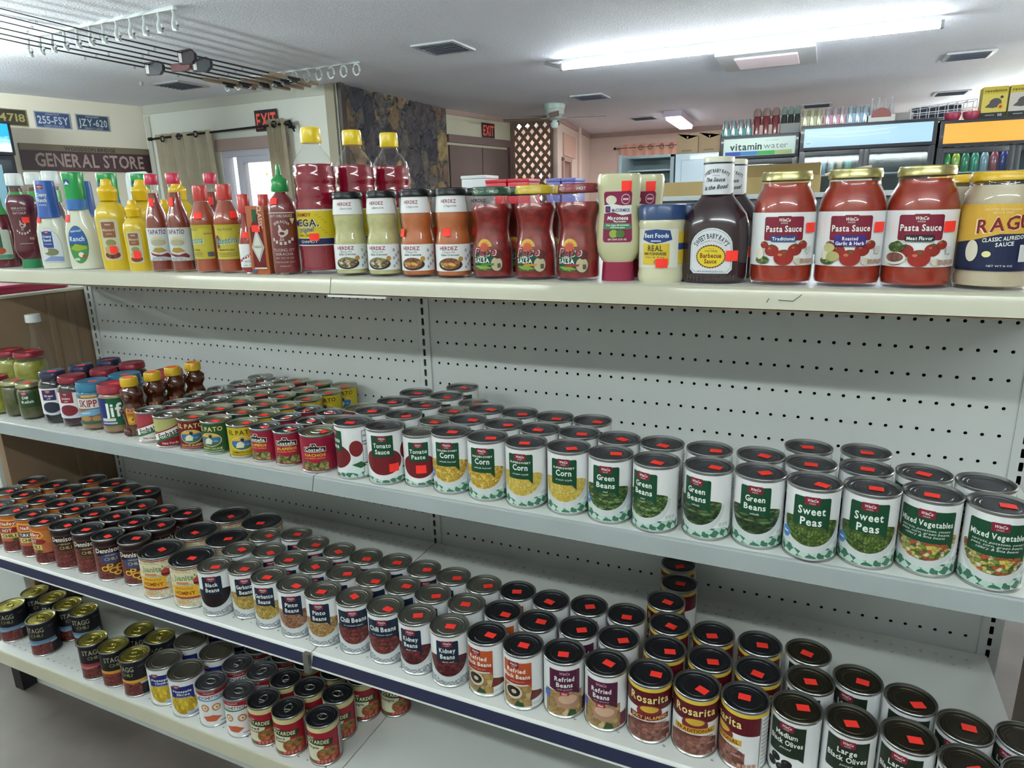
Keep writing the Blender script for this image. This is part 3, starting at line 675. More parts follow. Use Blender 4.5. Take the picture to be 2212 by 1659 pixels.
def side_sticker(r, u, v, key):
    k = ('ss', r, key)
    if k not in CP:
        L = Lab(); L.lv = 26; L.rect(STKR, u-9, u+9, v-8, v+8); CP[k] = wrap(L, Shape([(r-.0013, 0), (r-.0013, .2)], 64), 'price_sticker', step=.00007)
    return CP[k]
def can_label(d):
    if 'me' not in d:
        h = d['h']; s = Shape([(d['r']-.0013, 0), (d['r']-.0013, h)], 64)
        d['me'] = wrap(d['fn'](), s, 'can_label', (d['base'], 5.0, h*1000-5.0), step=.00007)
    return d['me']
rnd = random.Random(11)
NAMES = dict(corn='corn_can', cream='corn_can', gbcut='green_bean_can', gbwhole='green_bean_can', peas='pea_can', mixed='mixed_vegetable_can', tomsauce='tomato_sauce_can', tomside='tomato_sauce_can', tompaste='tomato_paste_can',
 hominy='hominy_can', nal_hot='chili_can', nal_tur='chili_can', den_b='chili_can', den_m='chili_can', stg_b='chili_can', stg_r='chili_can', stg_y='chili_can', refblk='refried_bean_can', refried='refried_bean_can', ros_s='refried_bean_can', ros_t='refried_bean_can',
 olm='olive_can', oll='olive_can', pin_c='pineapple_can', pin_s='pineapple_can', spag_o='pasta_can', spag_g='pasta_can', boy_r='pasta_can', boy_b='pasta_can', boy_l='pasta_can', pato_r='sauce_can', pato_g='sauce_can', pato_y='sauce_can',
 jal='pepper_can', nacho='pepper_can', emb_c='salsa_can', emb_v='salsa_can')
def can(key, x, y, z, deg, label, group, sticker=True):
    d = DES[key]; r, h = d['r'], d['h']
    t = thing(NAMES.get(key, 'bean_can'), label, 'can', (x, y, z), math.radians(deg), group)
    obj('can_body', can_body(r, h), t); obj('can_lid', can_lid(r, h, d['lid']), t); obj('label', can_label(d), t)
    if d['tab']: obj('pull_tab', can_tab(d['lid']), t, (0, 0, h-.0040), (0, 0, rnd.uniform(-2, 2)))
    if key in ('tomsauce', 'tomside'): obj('lid_reflection', P('4A1A22') and CP.setdefault('mk', meshof(lathe([(.008, 0), (.009, .0004), (0, .0005)], 20), 'lid_reflection', mat('red_reflection_tint', '3E1A20', .25, .5))), t, (rnd.uniform(-.012, .012), rnd.uniform(-.004, .012), h-.0041))  # dark red disc paints in the red reflection on these lids
    if d['stk'] and sticker:
        if d['stk'] == 2 and sticker == 2: obj('price_sticker', side_sticker(r, 20 if key == 'tomsauce' else 4, 34 if key == 'tomsauce' else 36, key), t)
        else:
            a = math.radians(-deg)+rnd.uniform(-.5, .6); px, py = rnd.uniform(-.002, .011), rnd.uniform(-.008, .004); c, s = math.cos(math.radians(-deg)), math.sin(math.radians(-deg))
            obj('price_sticker', sticker_mesh(), t, (px*c-py*s, px*s+py*c, h-.00335 if not d['tab'] else h-.0026), (0, 0, a))
    return t
# (shelf, artwork, column description, [(x, y, turn)...] front to back)
CANS = [
('3', 'nal_hot', 'orange hot-chili can in the column at the far left end', [(-1.1885,-0.3598,35),(-1.1979,-0.2865,36)]),
('3', 'nal_hot', 'orange hot-chili can in the second column from left end', [(-1.1091,-0.4274,35),(-1.1149,-0.3537,40),(-1.1043,-0.2806,53)]),
('3', 'nal_hot', 'orange hot-chili can in the third column from left end', [(-1.0356,-0.4346,29),(-1.0294,-0.3609,37),(-1.0287,-0.287,45),(-1.0354,-0.2127,57)]),
('3', 'nal_tur', 'orange turkey-chili can with navy banner', [(-0.9617,-0.4319,34),(-0.9551,-0.3583,27),(-0.9548,-0.2844,24),(-0.952,-0.2106,29)]),
('3', 'nal_hot', 'orange chili can turned to its plain side', [(-0.8873,-0.4413,-4),(-0.8818,-0.3676,53),(-0.8815,-0.2937,45),(-0.8784,-0.2199,29)]),
('3', 'den_b', 'black-topped chili can with brown oval, left column', [(-0.8135,-0.4362,43),(-0.8081,-0.3625,35),(-0.8078,-0.2886,27),(-0.8045,-0.2148,36)]),
('3', 'den_b', 'black-topped chili can with brown oval, right column', [(-0.7362,-0.4313,42),(-0.7343,-0.3574,22),(-0.7341,-0.2835,46)]),
('3', 'den_m', 'black-topped chili can with yellow noodles, left column', [(-0.6582,-0.434,52),(-0.6605,-0.3601,55),(-0.6497,-0.287,55)]),
('3', 'den_m', 'black-topped chili can with yellow noodles, right column', [(-0.578,-0.4234,39),(-0.5835,-0.3497,47),(-0.5748,-0.2763,54)]),
('3', 'hominy', 'wide hominy can, left column', [(-0.4796,-0.4312,26),(-0.4765,-0.332,31),(-0.4676,-0.233,13)]),
('3', 'hominy', 'wide hominy can, right column beside black beans', [(-0.3804,-0.4302,27),(-0.3772,-0.3309,29),(-0.3621,-0.2328,20)]),
('3', 'black', 'white black-beans can with navy panel', [(-0.2948,-0.4439,31),(-0.3,-0.3702,12),(-0.2926,-0.2936,21)]),
('3', 'garb', 'white garbanzo can, column beside black beans', [(-0.2236,-0.4242,37),(-0.2291,-0.3494,48),(-0.2251,-0.2618,38)]),
('3', 'garb', 'white garbanzo can, column beside pinto beans', [(-0.1502,-0.4327,21),(-0.1558,-0.359,24),(-0.155,-0.285,43)]),
('3', 'pinto', 'white pinto-bean can, column beside garbanzos', [(-0.0764,-0.4365,26),(-0.082,-0.3628,31),(-0.0769,-0.2891,36)]),
('3', 'pinto2', 'white pinto-bean can, column beside chili beans', [(-0.0025,-0.4365,22),(-0.0081,-0.3628,15),(-0.0023,-0.2891,9)]),
('3', 'chilib', 'white chili-beans can, left column', [(0.0721,-0.4315,28),(0.0658,-0.3579,19),(0.0718,-0.2842,4)]),
('3', 'chilib', 'white chili-beans can, right column beside kidney beans', [(0.1477,-0.4333,20),(0.1396,-0.3598,13),(0.1457,-0.2861,35)]),
('3', 'kidney', 'white kidney-bean can, left column', [(0.2217,-0.4366,8),(0.2135,-0.3632,9),(0.2195,-0.2895,-6)]),
('3', 'kidney', 'white kidney-bean can, right column beside orange panels', [(0.2956,-0.4421,20),(0.2915,-0.3683,-6),(0.2932,-0.2944,-3)]),
('3', 'refblk', 'refried black-bean can with orange panel, left column', [(0.3711,-0.4377,2),(0.3684,-0.3638,20),(0.367,-0.2899,2)]),
('3', 'refblk', 'refried black-bean can with orange panel, right column', [(0.4449,-0.4431,7),(0.4422,-0.3693,-3),(0.4407,-0.2954,-12)]),
('3', 'refried', 'refried-bean can with plum panel, left column', [(0.5181,-0.4336,20),(0.5194,-0.3597,21),(0.515,-0.2859,-2)]),
('3', 'refried', 'refried-bean can with plum panel, right column', [(0.5938,-0.4344,2),(0.5943,-0.3602,-14),(0.5889,-0.2865,-21)]),
('3', 'ros_s', 'maroon spicy refried-bean can with yellow rim', [(0.6678,-0.4321,12),(0.6753,-0.3585,-24),(0.669,-0.2849,-20),(0.6477,-0.2141,1),(0.6591,-0.1411,-22),(0.6432,-0.0656,-26)]),
('3', 'ros_t', 'maroon traditional refried-bean can with yellow rim', [(0.7426,-0.4317,7),(0.7519,-0.3584,-11),(0.7471,-0.2847,-21)]),
('3', 'ros_t', 'yellow-rimmed refried-bean can, column beside the olives', [(0.8165,-0.4318,-54),(0.8287,-0.3586,5),(0.8255,-0.2848,-30)]),
('3', 'olm', 'medium black-olive can with dark green panel', [(0.89,-0.4237,-19),(0.9071,-0.3511,-18),(0.9024,-0.2774,-8)]),
('3', 'oll', 'large black-olive can, column beside medium olives', [(0.9639,-0.4236,-6),(0.9764,-0.3212,-27)]),
('3', 'oll', 'large black-olive can, second such column', [(1.0378,-0.4251,-22),(1.0477,-0.3408,-7)]),
('3', 'oll', 'olive can, last column but one at right', [(1.1069,-0.4513,-32),(1.1129,-0.3756,-32)]),
('3', 'oll', 'olive can, rightmost column cut by the photo edge', [(1.1805,-0.4447,-36),(1.1866,-0.3711,-45)]),
('b', 'stg_b', 'black chili can with gold lid, leftmost column on bottom shelf', [(-1.1996,-0.4144,30),(-1.2062,-0.3408,62)]),
('b', 'stg_b', 'lone black chili can with gold lid, second column of bottom shelf', [(-1.1238,-0.3407,45)]),
('b', 'stg_b', 'black chili can with blue band, third column of bottom shelf', [(-1.049,-0.42,26),(-1.0445,-0.3458,58)]),
('b', 'stg_b', 'black chili can with blue band, rightmost of the left cluster', [(-0.9706,-0.3481,35)]),
('b', 'stg_r', 'black chili can with red band on bottom shelf', [(-0.8172,-0.4289,46)]),
('b', 'stg_y', 'black chili can with yellow band, left of two columns', [(-0.7367,-0.4267,48),(-0.7373,-0.3504,40)]),
('b', 'stg_y', 'black chili can with yellow band, column beside pineapple', [(-0.6517,-0.4299,6),(-0.6559,-0.3515,20)]),
('b', 'pin_c', 'pineapple-chunks can with blue panel', [(-0.5589,-0.4185,33),(-0.5603,-0.3338,27),(-0.5506,-0.2497,24)]),
('b', 'pin_s', 'pineapple-slices can with blue panel', [(-0.4731,-0.426,31),(-0.4599,-0.3424,23),(-0.4621,-0.2577,22)]),
('b', 'spag_o', 'pasta-rings can with blue band on bottom shelf', [(-0.3847,-0.4284,35),(-0.3752,-0.3551,48),(-0.3762,-0.2812,17)]),
('b', 'spag_g', 'pasta-rings can with green band on bottom shelf', [(-0.2967,-0.4276,16),(-0.2977,-0.3537,13),(-0.2896,-0.2801,46)]),
('b', 'boy_r', 'red and cream pasta can, column beside pasta rings', [(-0.2228,-0.4265,20),(-0.2238,-0.3527,32),(-0.2152,-0.2793,47)]),
('b', 'boy_b', 'red and cream pasta can, middle column', [(-0.1482,-0.4274,21),(-0.1499,-0.3535,24),(-0.131,-0.2821,41)]),
('b', 'boy_l', 'red and cream pasta can, column nearest the dark seam', [(-0.0594,-0.4178,18),(-0.0735,-0.3452,31),(-0.0576,-0.2731,34),(0.0039,-0.2321,29)]),
('m', 'emb_c', 'small silver-lidded red salsa can, column beside honey bears', [(-0.5018,-0.383,34),(-0.4914,-0.3179,40),(-0.5004,-0.2526,24),(-0.4938,-0.1871,33),(-0.4841,-0.1219,29),(-0.4883,-0.0561,22)]),
('m', 'emb_v', 'small silver-lidded green salsa can', [(-0.4315,-0.3926,38),(-0.4254,-0.327,53),(-0.4263,-0.2611,20),(-0.4284,-0.1953,27),(-0.416,-0.1305,17),(-0.422,-0.0649,32)]),
('m', 'pato_r', 'small red sauce can with duck emblem', [(-0.3639,-0.3873,34),(-0.3585,-0.3216,32),(-0.357,-0.2557,17),(-0.3626,-0.19,28),(-0.3503,-0.1253,10),(-0.3563,-0.0597,43)]),
('m', 'pato_g', 'small green sauce can with duck emblem', [(-0.2966,-0.3839,16),(-0.2893,-0.3184,45),(-0.2912,-0.2525,30),(-0.2926,-0.1867,19),(-0.2796,-0.1221,41),(-0.2868,-0.0566,27)]),
('m', 'pato_y', 'small yellow sauce can with duck emblem', [(-0.2235,-0.3815,36),(-0.2234,-0.3156,44),(-0.2253,-0.2497,41),(-0.2147,-0.1846,25),(-0.2103,-0.1189,20),(-0.2133,-0.0531,26)]),
('m', 'jal', 'small crimson jalapeno can, left column', [(-0.1594,-0.3837,3),(-0.1594,-0.3182,24),(-0.1542,-0.2561,11)]),
('m', 'jal', 'small crimson jalapeno can, right column', [(-0.0971,-0.3832,27),(-0.091,-0.3212,17),(-0.0913,-0.2583,36)]),
('m', 'nacho', 'crimson nacho-jalapeno can, wider one', [(-0.0175,-0.3865,24),(-0.0208,-0.3126,4),(-0.0333,-0.2226,2)]),
('m', 'tomside', 'white tomato-sauce can turned to its nutrition panel', [(0.0702,-0.3858,-36),(0.0644,-0.3121,9),(0.0663,-0.2383,2),(0.0751,-0.1649,12)]),
('m', 'tomsauce', 'white tomato-sauce can with green panel, column facing front', [(0.1442,-0.3859,22),(0.1383,-0.3123,3),(0.1402,-0.2384,-2),(0.1521,-0.1655,9),(0.1515,-0.0916,29)]),
('m', 'tompaste', 'slim tomato-paste can with green panel', [(0.2129,-0.375,24),(0.2076,-0.3064,26),(0.2098,-0.2377,23),(0.2219,-0.1736,0)]),
('m', 'corn', 'whole-kernel corn can, left column beside tomato paste', [(0.2825,-0.3783,14),(0.2772,-0.3046,13),(0.2807,-0.2308,1)]),
('m', 'corn', 'whole-kernel corn can, right column', [(0.3572,-0.3817,9),(0.3543,-0.3079,-5),(0.3546,-0.234,-9)]),
('m', 'cream', 'cream-style corn can, left column', [(0.4322,-0.3837,5),(0.4281,-0.3099,-6),(0.4284,-0.236,21)]),
('m', 'cream', 'cream-style corn can, right column beside green beans', [(0.5085,-0.3808,5),(0.502,-0.3072,15),(0.5023,-0.2333,13)]),
('m', 'gbcut', 'cut green-bean can, left column', [(0.5824,-0.3862,3),(0.5757,-0.3126,10)]),
('m', 'gbcut', 'cut green-bean can, right column', [(0.6575,-0.3905,-20),(0.6496,-0.3115,-18)]),
('m', 'gbwhole', 'whole green-bean can, left column', [(0.7371,-0.3854,-21),(0.7268,-0.3122,-17)]),
('m', 'gbwhole', 'whole green-bean can, right column beside peas', [(0.8114,-0.3846,-5),(0.8055,-0.3109,-9)]),
('m', 'peas', 'sweet-pea can, left column', [(0.8849,-0.3952,-1),(0.8788,-0.3215,-8),(0.8737,-0.2478,-3)]),
('m', 'peas', 'sweet-pea can, right column', [(0.9585,-0.3877,-5),(0.9541,-0.314,-7),(0.957,-0.2401,-38)]),
('m', 'mixed', 'mixed-vegetable can, left column beside peas', [(1.0321,-0.381,-15),(1.0294,-0.3072,-21)]),
('m', 'mixed', 'mixed-vegetable can, rightmost column of the middle shelf', [(1.1054,-0.3907,-5),(1.1028,-0.3169,-23)]),
]
ORD = {1: ['only one'], 2: ['front one', 'rear one'], 3: ['front one', 'middle one', 'rear one'], 4: ['front one', 'second back', 'third back', 'rear one'],
 5: ['front one', 'second back', 'third back', 'fourth back', 'rear one'], 6: ['front one', 'second back', 'third back', 'fourth back', 'fifth back', 'rear one']}
GRP = {'m': 'cans on the middle shelf', '3': 'cans on the navy-edged shelf', 'b': 'cans on the bottom shelf'}
ZS = {'m': ZM, '3': Z3, 'b': ZBT}
for sh, key, ds, pts in CANS:
    for i, (x, y, dg) in enumerate(pts):
        lb = ds+('' if len(pts) == 1 else ', '+ORD[len(pts)][i])
        can(key, x, y, ZS[sh], dg, lb, GRP[sh], 2 if i == 0 else (not (key == 'mixed' and i == 1 and x > 1.06)))
# ---------------------------------------------------------------- bottles and jars
GLS = glass('clear_glass'); PET = glass('clear_plastic', (.98, .98, .98))
def liquid(name, c, rough=.25, coat=.3): return mat(name, c, rough, coat=coat)
def plast(name, c, rough=.32): return mat(name, c, rough, coat=.15)
def lmesh(prof, m, n=64, sx=1, sy=1, ex=2, name='part'): return meshof(lathe(prof, n, sx, sy, ex), name, m, True, 38)
def cap(r, z0, h, m, rib=0, bev=.0015, r2=None, n=40):
    r2 = r2 or r
    return lmesh([(0, z0), (r-.0008, z0), (r, z0+.0008), (r2, z0+h-bev), (r2-bev, z0+h), (0, z0+h)], m, n, name='cap')
def make(name, label, cat, x, y, z, parts, rz=0., group=None):
    """parts: (part name, mesh[, loc, rot]) or nested (name, mesh, [(sub, mesh)])"""
    t = thing(name, label, cat, (x, y, z), rz, group)
    for p in parts:
        obj(p[0], p[1], t, *(p[2:4] if len(p) > 2 else ()))
    return t
def again(t, label, x, y, z=None, rz=None):
    """copy a thing with its parts"""
    r = t.copy(); COL.objects.link(r); r['label'] = label; r.location = (x, y, t.location.z if z is None else z)
    if rz is not None: r.rotation_euler = (0, 0, rz)
    for ch in [c for c in bpy.data.objects if c.parent == t]:
        c = ch.copy(); COL.objects.link(c); c.parent = r
    return r
def stick(shp, u, v, w=9, h=7, lv=30, name='price_sticker'):
    L = Lab(); L.lv = lv; L.rect(STKR, u-w, u+w, v-h, v+h); return wrap(L, shp, name, step=.00009, vc=[z for r, z in shp.p])
GT = 'sauces and condiments on the top shelf'; GJ = 'jars on the middle shelf'
def face(x, y, d=0.): return math.atan2(.8676-x, y+1.3857)+d
def shaped(prof, m, sx=1, sy=1, ex=2, n=64): s = Shape(prof, n, sx, sy, ex); return s, s.mesh('body', m)
def inset(prof, d, top):
    out = [(0, prof[0][1]+d*2)]
    for r, z in prof:
        if r > .002 and z < top: out.append((max(r-d, .001), max(z, prof[0][1]+d*2)))
    s = Shape(prof); out += [(s.rad(top)-d, top), (0, top)]
    return out
# --- pasta sauce jars
pj = [(0, .003), (.036, .002), (.041, 0), (.0430, .004), (.0446, .012), (.0446, .104), (.0442, .112), (.0425, .122), (.0390, .132), (.0350, .139), (.0335, .143), (.0335, .152)]
M_ps = mat('tomato_sauce', '94301E', .3, coat=.4, var=.22, vscale=60)
M_gold = mat('gold_tin', 'B5AE78', .28, .85); 
def lidmesh(r, z, h, m): return lmesh([(r-.001, z), (r, z+.001), (r, z+h*.62), (r-.0012, z+h*.75), (r-.0012, z+h-.001), (r-.0025, z+h), (r-.005, z+h-.0008), (0, z+h-.0008)], m, 48, name='lid')
def pasta(sub, sc, extra):
    L = Lab(); mr = P('7C1E33'); L.rect(mr, -28, 28, 66, 100, 3); L.rect(mr, -9, 9, 92, 101, 1); L.text(TXT, 'WinCo', 0, 95.5, 4.6, 16, 1, .15); L.text(TXT, 'FOODS', 0, 91, 2, 9, 0)
    L.text(TXT, 'Pasta Sauce', 0, 83, 8.6, 50); 
    for u, v, a in ((-15, 52, 10), (17, 53, 10), (-26, 60, 6), (28, 60, 7)): L.ell(P('8E2A22'), u, v, a, a*.85); L.ell(P('B5604A'), u-3, v+3, 2, 1.5); L.poly(P('3E5A2A'), [(u-3, v+a*.7), (u, v+a*.95), (u+4, v+a*.6), (u, v+a*.55)])
    L.ell(FD['peas'], -28, 38, 11, 6); L.ell(P('D6D2C0'), -32, 47, 6, 8); L.ell(P('C9C2AE'), 22, 37, 6, 5)
    if extra == 1: L.ell(P('B9B47A'), -26, 56, 8, 6); L.ell(P('A9A46A'), -20, 44, 9, 7)
    if extra == 2: L.ell(P('D9D4C8'), -28, 42, 15, 9); L.ell(FD['brown'], -28, 43, 12, 6.5); L.ell(FD['peas'], -27, 57, 11, 7)
    L.ell(P('96281E'), 2, 42, 13, 11.5); L.ell(P('C06A50'), -3, 46, 3, 2); L.star(P('4A6A30'), 2, 50, 4.5, 2.6, 5, .5)
    for k in range(3): L.rect(P('A98A78'), 24+k*8, 30.5+k*8, 34, 40, .8)
    L.rect(P('C9C6C2'), 33, 42, 48, 58, 1); ls = sub.split('|'); w = max(len(q) for q in ls)*2.5+6
    L.rect(sc, -w/2, w/2, 72.5-6.4*len(ls)-1.2, 73.5, 2)
    for i, q in enumerate(ls): L.text(TXT, q, 0, 69-i*6.6, 4.8, len(q)*2.6)
    return L
ps_s, ps_b = shaped(pj, GLS); ps_c = lmesh(inset(pj, .0012, .147), M_ps); ps_l = lidmesh(.0355, .1505, .0135, M_gold)
for x, y, sub, c, e, lb, su in ((.811, -.263, 'Traditional', P('23407E'), 0, 'pasta sauce jar with blue banner and gold lid, nearest the barbecue bottles', 40), (.902, -.263, 'Roasted|Garlic & Herb', P('3E2A78'), 1, 'pasta sauce jar with purple two-line banner and gold lid', 39), (.990, -.264, 'Meat Flavor', P('26262A'), 2, 'pasta sauce jar with black banner, nearest the cream jar', 36)):
    lab = wrap(pasta(sub, c, e), ps_s, 'label', (WH, 30, 106), vc=[.104])
    make('pasta_sauce_jar', lb, 'jar', x, y, ZT, [('glass', ps_b), ('sauce', ps_c), ('lid', ps_l), ('label', lab), ('price_sticker', stick(ps_s, su, 84))], face(x, y, .02), GT)
# --- alfredo jars
aj = [(0, .003), (.037, .002), (.042, 0), (.0440, .006), (.0445, .018), (.0432, .024), (.0440, .03), (.0440, .104), (.0436, .116), (.042, .128), (.0385, .134), (.038, .142)]
as_, ab = shaped(aj, GLS); L = Lab(); L.rect(P('D2A640'), -60, 60, 70, 112); L.rect(P('1C2444'), -60, 60, 26, 74); L.poly(P('D2A640'), [(-60, 62), (-30, 66), (0, 74), (0, 80), (-60, 80)])
L.text(P('E8D090'), 'CRAFTED WITH PASSION', 0, 105, 2.6, 40); L.text(P('E8D090'), 'SINCE 1937', 0, 101, 2.6, 22); L.text(P('F0E0C0'), 'RAGU', 3, 87, 19, 66, 1, .12, .12); L.text(P('7A1A24'), 'RAGU', 3, 87, 17, 62, 1, .12, .12)
L.text(TXT, 'CLASSIC ALFREDO', 4, 68, 5, 46, 1, .1, .1); L.text(TXT, 'SAUCE', 6, 61, 5, 20, 1, .1, .1); L.ell(P('D9D2BE'), -30, 52, 8, 14); L.ell(P('E6DFA0'), -12, 48, 5, 4); L.rect(P('CFCFCF'), 24, 36, 38, 60); L.text(TXT, 'NET WT 16 OZ', 4, 33, 2.4, 28, 0)
t = make('alfredo_sauce_jar', 'creamy alfredo sauce jar with yellow lid and navy label at right edge', 'jar', 1.080, -.265, ZT, [('glass', ab), ('sauce', lmesh(inset(aj, .0012, .136), mat('alfredo', 'B9AC92', .4, coat=.3, var=.05, vscale=40))), ('lid', lidmesh(.0395, .141, .012, plast('yellow_lid', 'D8B02A', .3))), ('label', wrap(L, as_, 'label', (P('D2A640'), 26, 112), vc=[.03, .104]))], face(1.08, -.265, .1), GT)
again(t, 'cream sauce jar with yellow lid half hidden behind the front alfredo jar', 1.066, -.165)
again(t, 'third cream sauce jar with yellow lid, farthest back beside right edge', 1.052, -.065)
# --- barbecue bottles
bj = [(0, .002), (.046, .001), (.049, .004), (.050, .012), (.0505, .07), (.0495, .09), (.045, .105), (.034, .120), (.0255, .130), (.0225, .138), (.0222, .182), (.022, .187), (.0205, .1885), (0, .1885)]
bs, _ = shaped(bj, GLS, 1, .72, 2.4); M_bbq = mat('barbecue_sauce', '2E1C20', .18, coat=.6)
bb = meshof(lathe([p for p in bj if p[1] < .139]+[(0, .139)], 64, 1, .72, 2.4), 'body', M_bbq, True)
ns = Shape([(.0225, .136), (.0222, .19)], 64)
slv = lmesh([(0, .134), (.0232, .134), (.0226, .182), (.0226, .1825), (0, .1825)], P('D6D8DC'), 64); cp_ = cap(.0229, .1815, .008, plast('ivory_cap', 'D9D8C4'))
nl = Lab(); nl.rect(NVY, -71, 71, 178.8, 181.2); nl.text(NVY, "SWEET BABY RAY'S", 0, 169, 5, 44, 1, 0, 0, 34); nl.text(P('8E3A3A'), '....', 0, 163, 3, 10); nl.text(NVY, 'The Sauce', -2, 156, 5.6, 30, 1, .3); nl.text(NVY, 'is the Boss!', 0, 145, 6, 36, 1, .3, .08)
nlab = wrap(nl, Shape([(.0232, .134), (.0226, .182)], 64), 'neck_label', vc=None)
fl = Lab(); ho = [(-32, 22), (-32, 52)]+[(32*math.cos(math.radians(a)), 54+31*math.sin(math.radians(a))) for a in range(172, 6, -14)]+[(32, 52), (32, 22), (26, 16), (-26, 16)]
fl.poly(P('D2D5D8'), ho); fl.poly(P('5A6070'), [(u*.93, 50+(v-50)*.94) for u, v in ho]); fl.poly(P('D2D5D8'), [(u*.915, 50+(v-50)*.925) for u, v in ho])
fl.text(NVY, "SWEET BABY RAY'S", 0, 73, 7.4, 58, 1, 0, 0, 27); fl.text(P('6A6A72'), 'GOURMET SAUCES', 0, 65.5, 2, 34, 0, 0, 0, 26)
fl.star(P('6E2A1E'), 0, 42, 22.5, 18.5, 34, .92); fl.ell(P('D8C22E'), 0, 42, 20, 16); fl.text(P('6A1F1A'), '....', 0, 55, 3, 9); fl.text(P('4A2A1A'), 'Award Winning', 0, 50.5, 2.6, 18, 1, .2); fl.text(P('7A1F1A'), 'Barbecue', 0, 43.5, 7, 31); fl.text(P('7A1F1A'), 'Sauce', 0, 35, 6.6, 18); fl.text(P('5A6070'), 'NET WT 18 OZ (1 LB 2 OZ)', 0, 19.5, 2, 38, 0)
flab = wrap(fl, bs, 'front_label', vc=[.07, .09])
bm = bmesh.new()
for k in range(13):
    u = (-36+k*6)/1000
    p = bs.pt(u, .009, .0006); bx(bm, p[0]-.0012, p[0]+.0012, p[1]-.0006, p[1]+.004, .004, .014, 0, .0004)
ribs = meshof(bm, 'base_ribs', M_bbq, True)
t = make('barbecue_sauce_bottle', 'large dark barbecue sauce bottle with white neck sleeve and yellow oval label', 'bottle', .712, -.262, ZT, [('bottle', bb), ('neck_sleeve', slv), ('cap', cp_), ('neck_label', nlab), ('front_label', flab), ('base_ribs', ribs), ('price_sticker', stick(bs, 30, 43, 9, 8))], -.02, GT)
again(t, 'dark barbecue sauce bottle half hidden behind the front one', .722, -.175)
# --- mayonnaise tubs
mj = [(0, .002), (.031, .001), (.034, 0), (.0365, .005), (.037, .012), (.0355, .02), (.036, .026), (.036, .085), (.037, .092), (.0355, .100), (.034, .103)]
ms, mb_ = shaped(mj, mat('mayonnaise', 'C9C6A6', .3, coat=.5)); L = Lab(); L.rect(P('D5D5C8'), -38, 38, 24, 84); L.rect(P('D2B43A'), -24, 22, 29, 62)
L.rect(P('D2B43A'), 38, 62, 30, 80); L.rect(P('24407A'), 38, 62, 52, 62)
L.poly(P('24407A'), [(-24, 68), (-20, 82), (0, 84), (22, 82), (26, 68), (12, 64), (0, 62), (-12, 64)]); L.text(TXT, 'Best Foods', 0, 74.5, 6.6, 40); L.rect(P('B9C4DA'), -8, 8, 65, 67)
L.text(P('3A4A22'), 'REAL', -1, 55, 8.5, 24); L.text(P('3A4A22'), 'MAYONNAISE', -1, 46.5, 4.4, 36); L.text(P('3A4A22'), 'Net 15 fl oz', -1, 41, 2.4, 30, 0); L.ell(P('A9855A'), 4, 34, 7, 4.5)
t = make('mayonnaise_jar', 'mayonnaise jar with blue lid, front one beside the barbecue bottle', 'jar', .630, -.273, ZT, [('jar', mb_), ('lid', lmesh([(.036, .098), (.0375, .0985), (.0375, .117), (.036, .1205), (.033, .1215), (0, .1215)], plast('blue_lid', '24406E'), 48)), ('label', wrap(L, ms, 'label', vc=[.026])), ('price_sticker', stick(ms, 10, 32))], face(.63, -.273, -.25), GT)
again(t, 'blue-lidded mayonnaise jar directly behind the front mayonnaise jar', .654, -.193); again(t, 'blue-lidded mayonnaise jar third back, behind barbecue bottle shoulder', .655, -.113)
# --- upside-down mayonnaise squeeze bottles
cj = [(0, .031), (.026, .031), (.030, .036), (.036, .048), (.038, .062), (.037, .085), (.0345, .11), (.0345, .125), (.037, .15), (.0375, .163), (.036, .1695), (.033, .171), (0, .171)]
cs, cb_ = shaped(cj, mat('mayo_plastic', 'C4C29A', .28, coat=.5), .95, .6, 2.3); mr = P('7E1C42'); L = Lab()
L.rect(P('C9A0A8'), -26.6, 26.6, 62.5, 144, 6); L.rect(mr, -25.5, 25.5, 63.5, 143, 5); L.ell(P('D5D2BC'), -12, 130, 10, 7); L.ell(P('D5B9C0'), 14, 131, 8, 8); L.ell(mr, 14, 131, 6.8, 6.8); L.rect(P('D5B9C0'), 9, 19, 129.5, 132.5)
L.poly(P('D9D9D2'), [(-25.5, 109), (-8, 111), (8, 106), (25.5, 108), (25.5, 122), (8, 121), (-8, 124), (-25.5, 122)]); L.rect(P('243A7A'), -23, -13, 110.5, 120.5, 2); L.text(P('A03A4A'), 'Mc', -18, 115.5, 6, 8); L.text(P('243A7A'), 'McCORMICK', 6, 114, 5, 32)
L.text(TXT, 'Mayonesa', 0, 102, 6, 36, 1, .2); L.text(TXT, 'Mayonnaise', 4, 96.5, 2.8, 20, 1, .2); L.poly(P('3E7A52'), [(-24, 85), (-22, 94), (22, 93), (24, 85), (18, 84), (-18, 84)]); L.text(TXT, 'Con Jugo de Limones', 0, 90.8, 2.6, 38); L.text(TXT, 'with lime juice', 0, 87, 2.4, 24)
L.ell(P('8FA54A'), -6, 77, 7, 6.5); L.ell(P('4A6A34'), 5, 77, 7, 6.5); L.text(TXT, 'NET CONT. 11.5 FL OZ', 0, 68, 2.6, 30)
t = make('mayonnaise_squeeze_bottle', 'upside-down mayonnaise squeeze bottle with maroon label, front one', 'bottle', .558, -.272, ZT, [('bottle', cb_), ('cap', lmesh([(0, 0), (.0265, 0), (.027, .001), (.0255, .031), (0, .031)], plast('maroon_cap', '8A1A3C'), 48, 1, .7, 2.4)), ('label', wrap(L, cs, 'label', vc=[p[1] for p in cj])), ('price_sticker', stick(cs, 14, 151, 8, 8))], face(.558, -.272, .02)*.6, GT)
again(t, 'upside-down mayonnaise squeeze bottle half hidden behind the front one', .580, -.2)
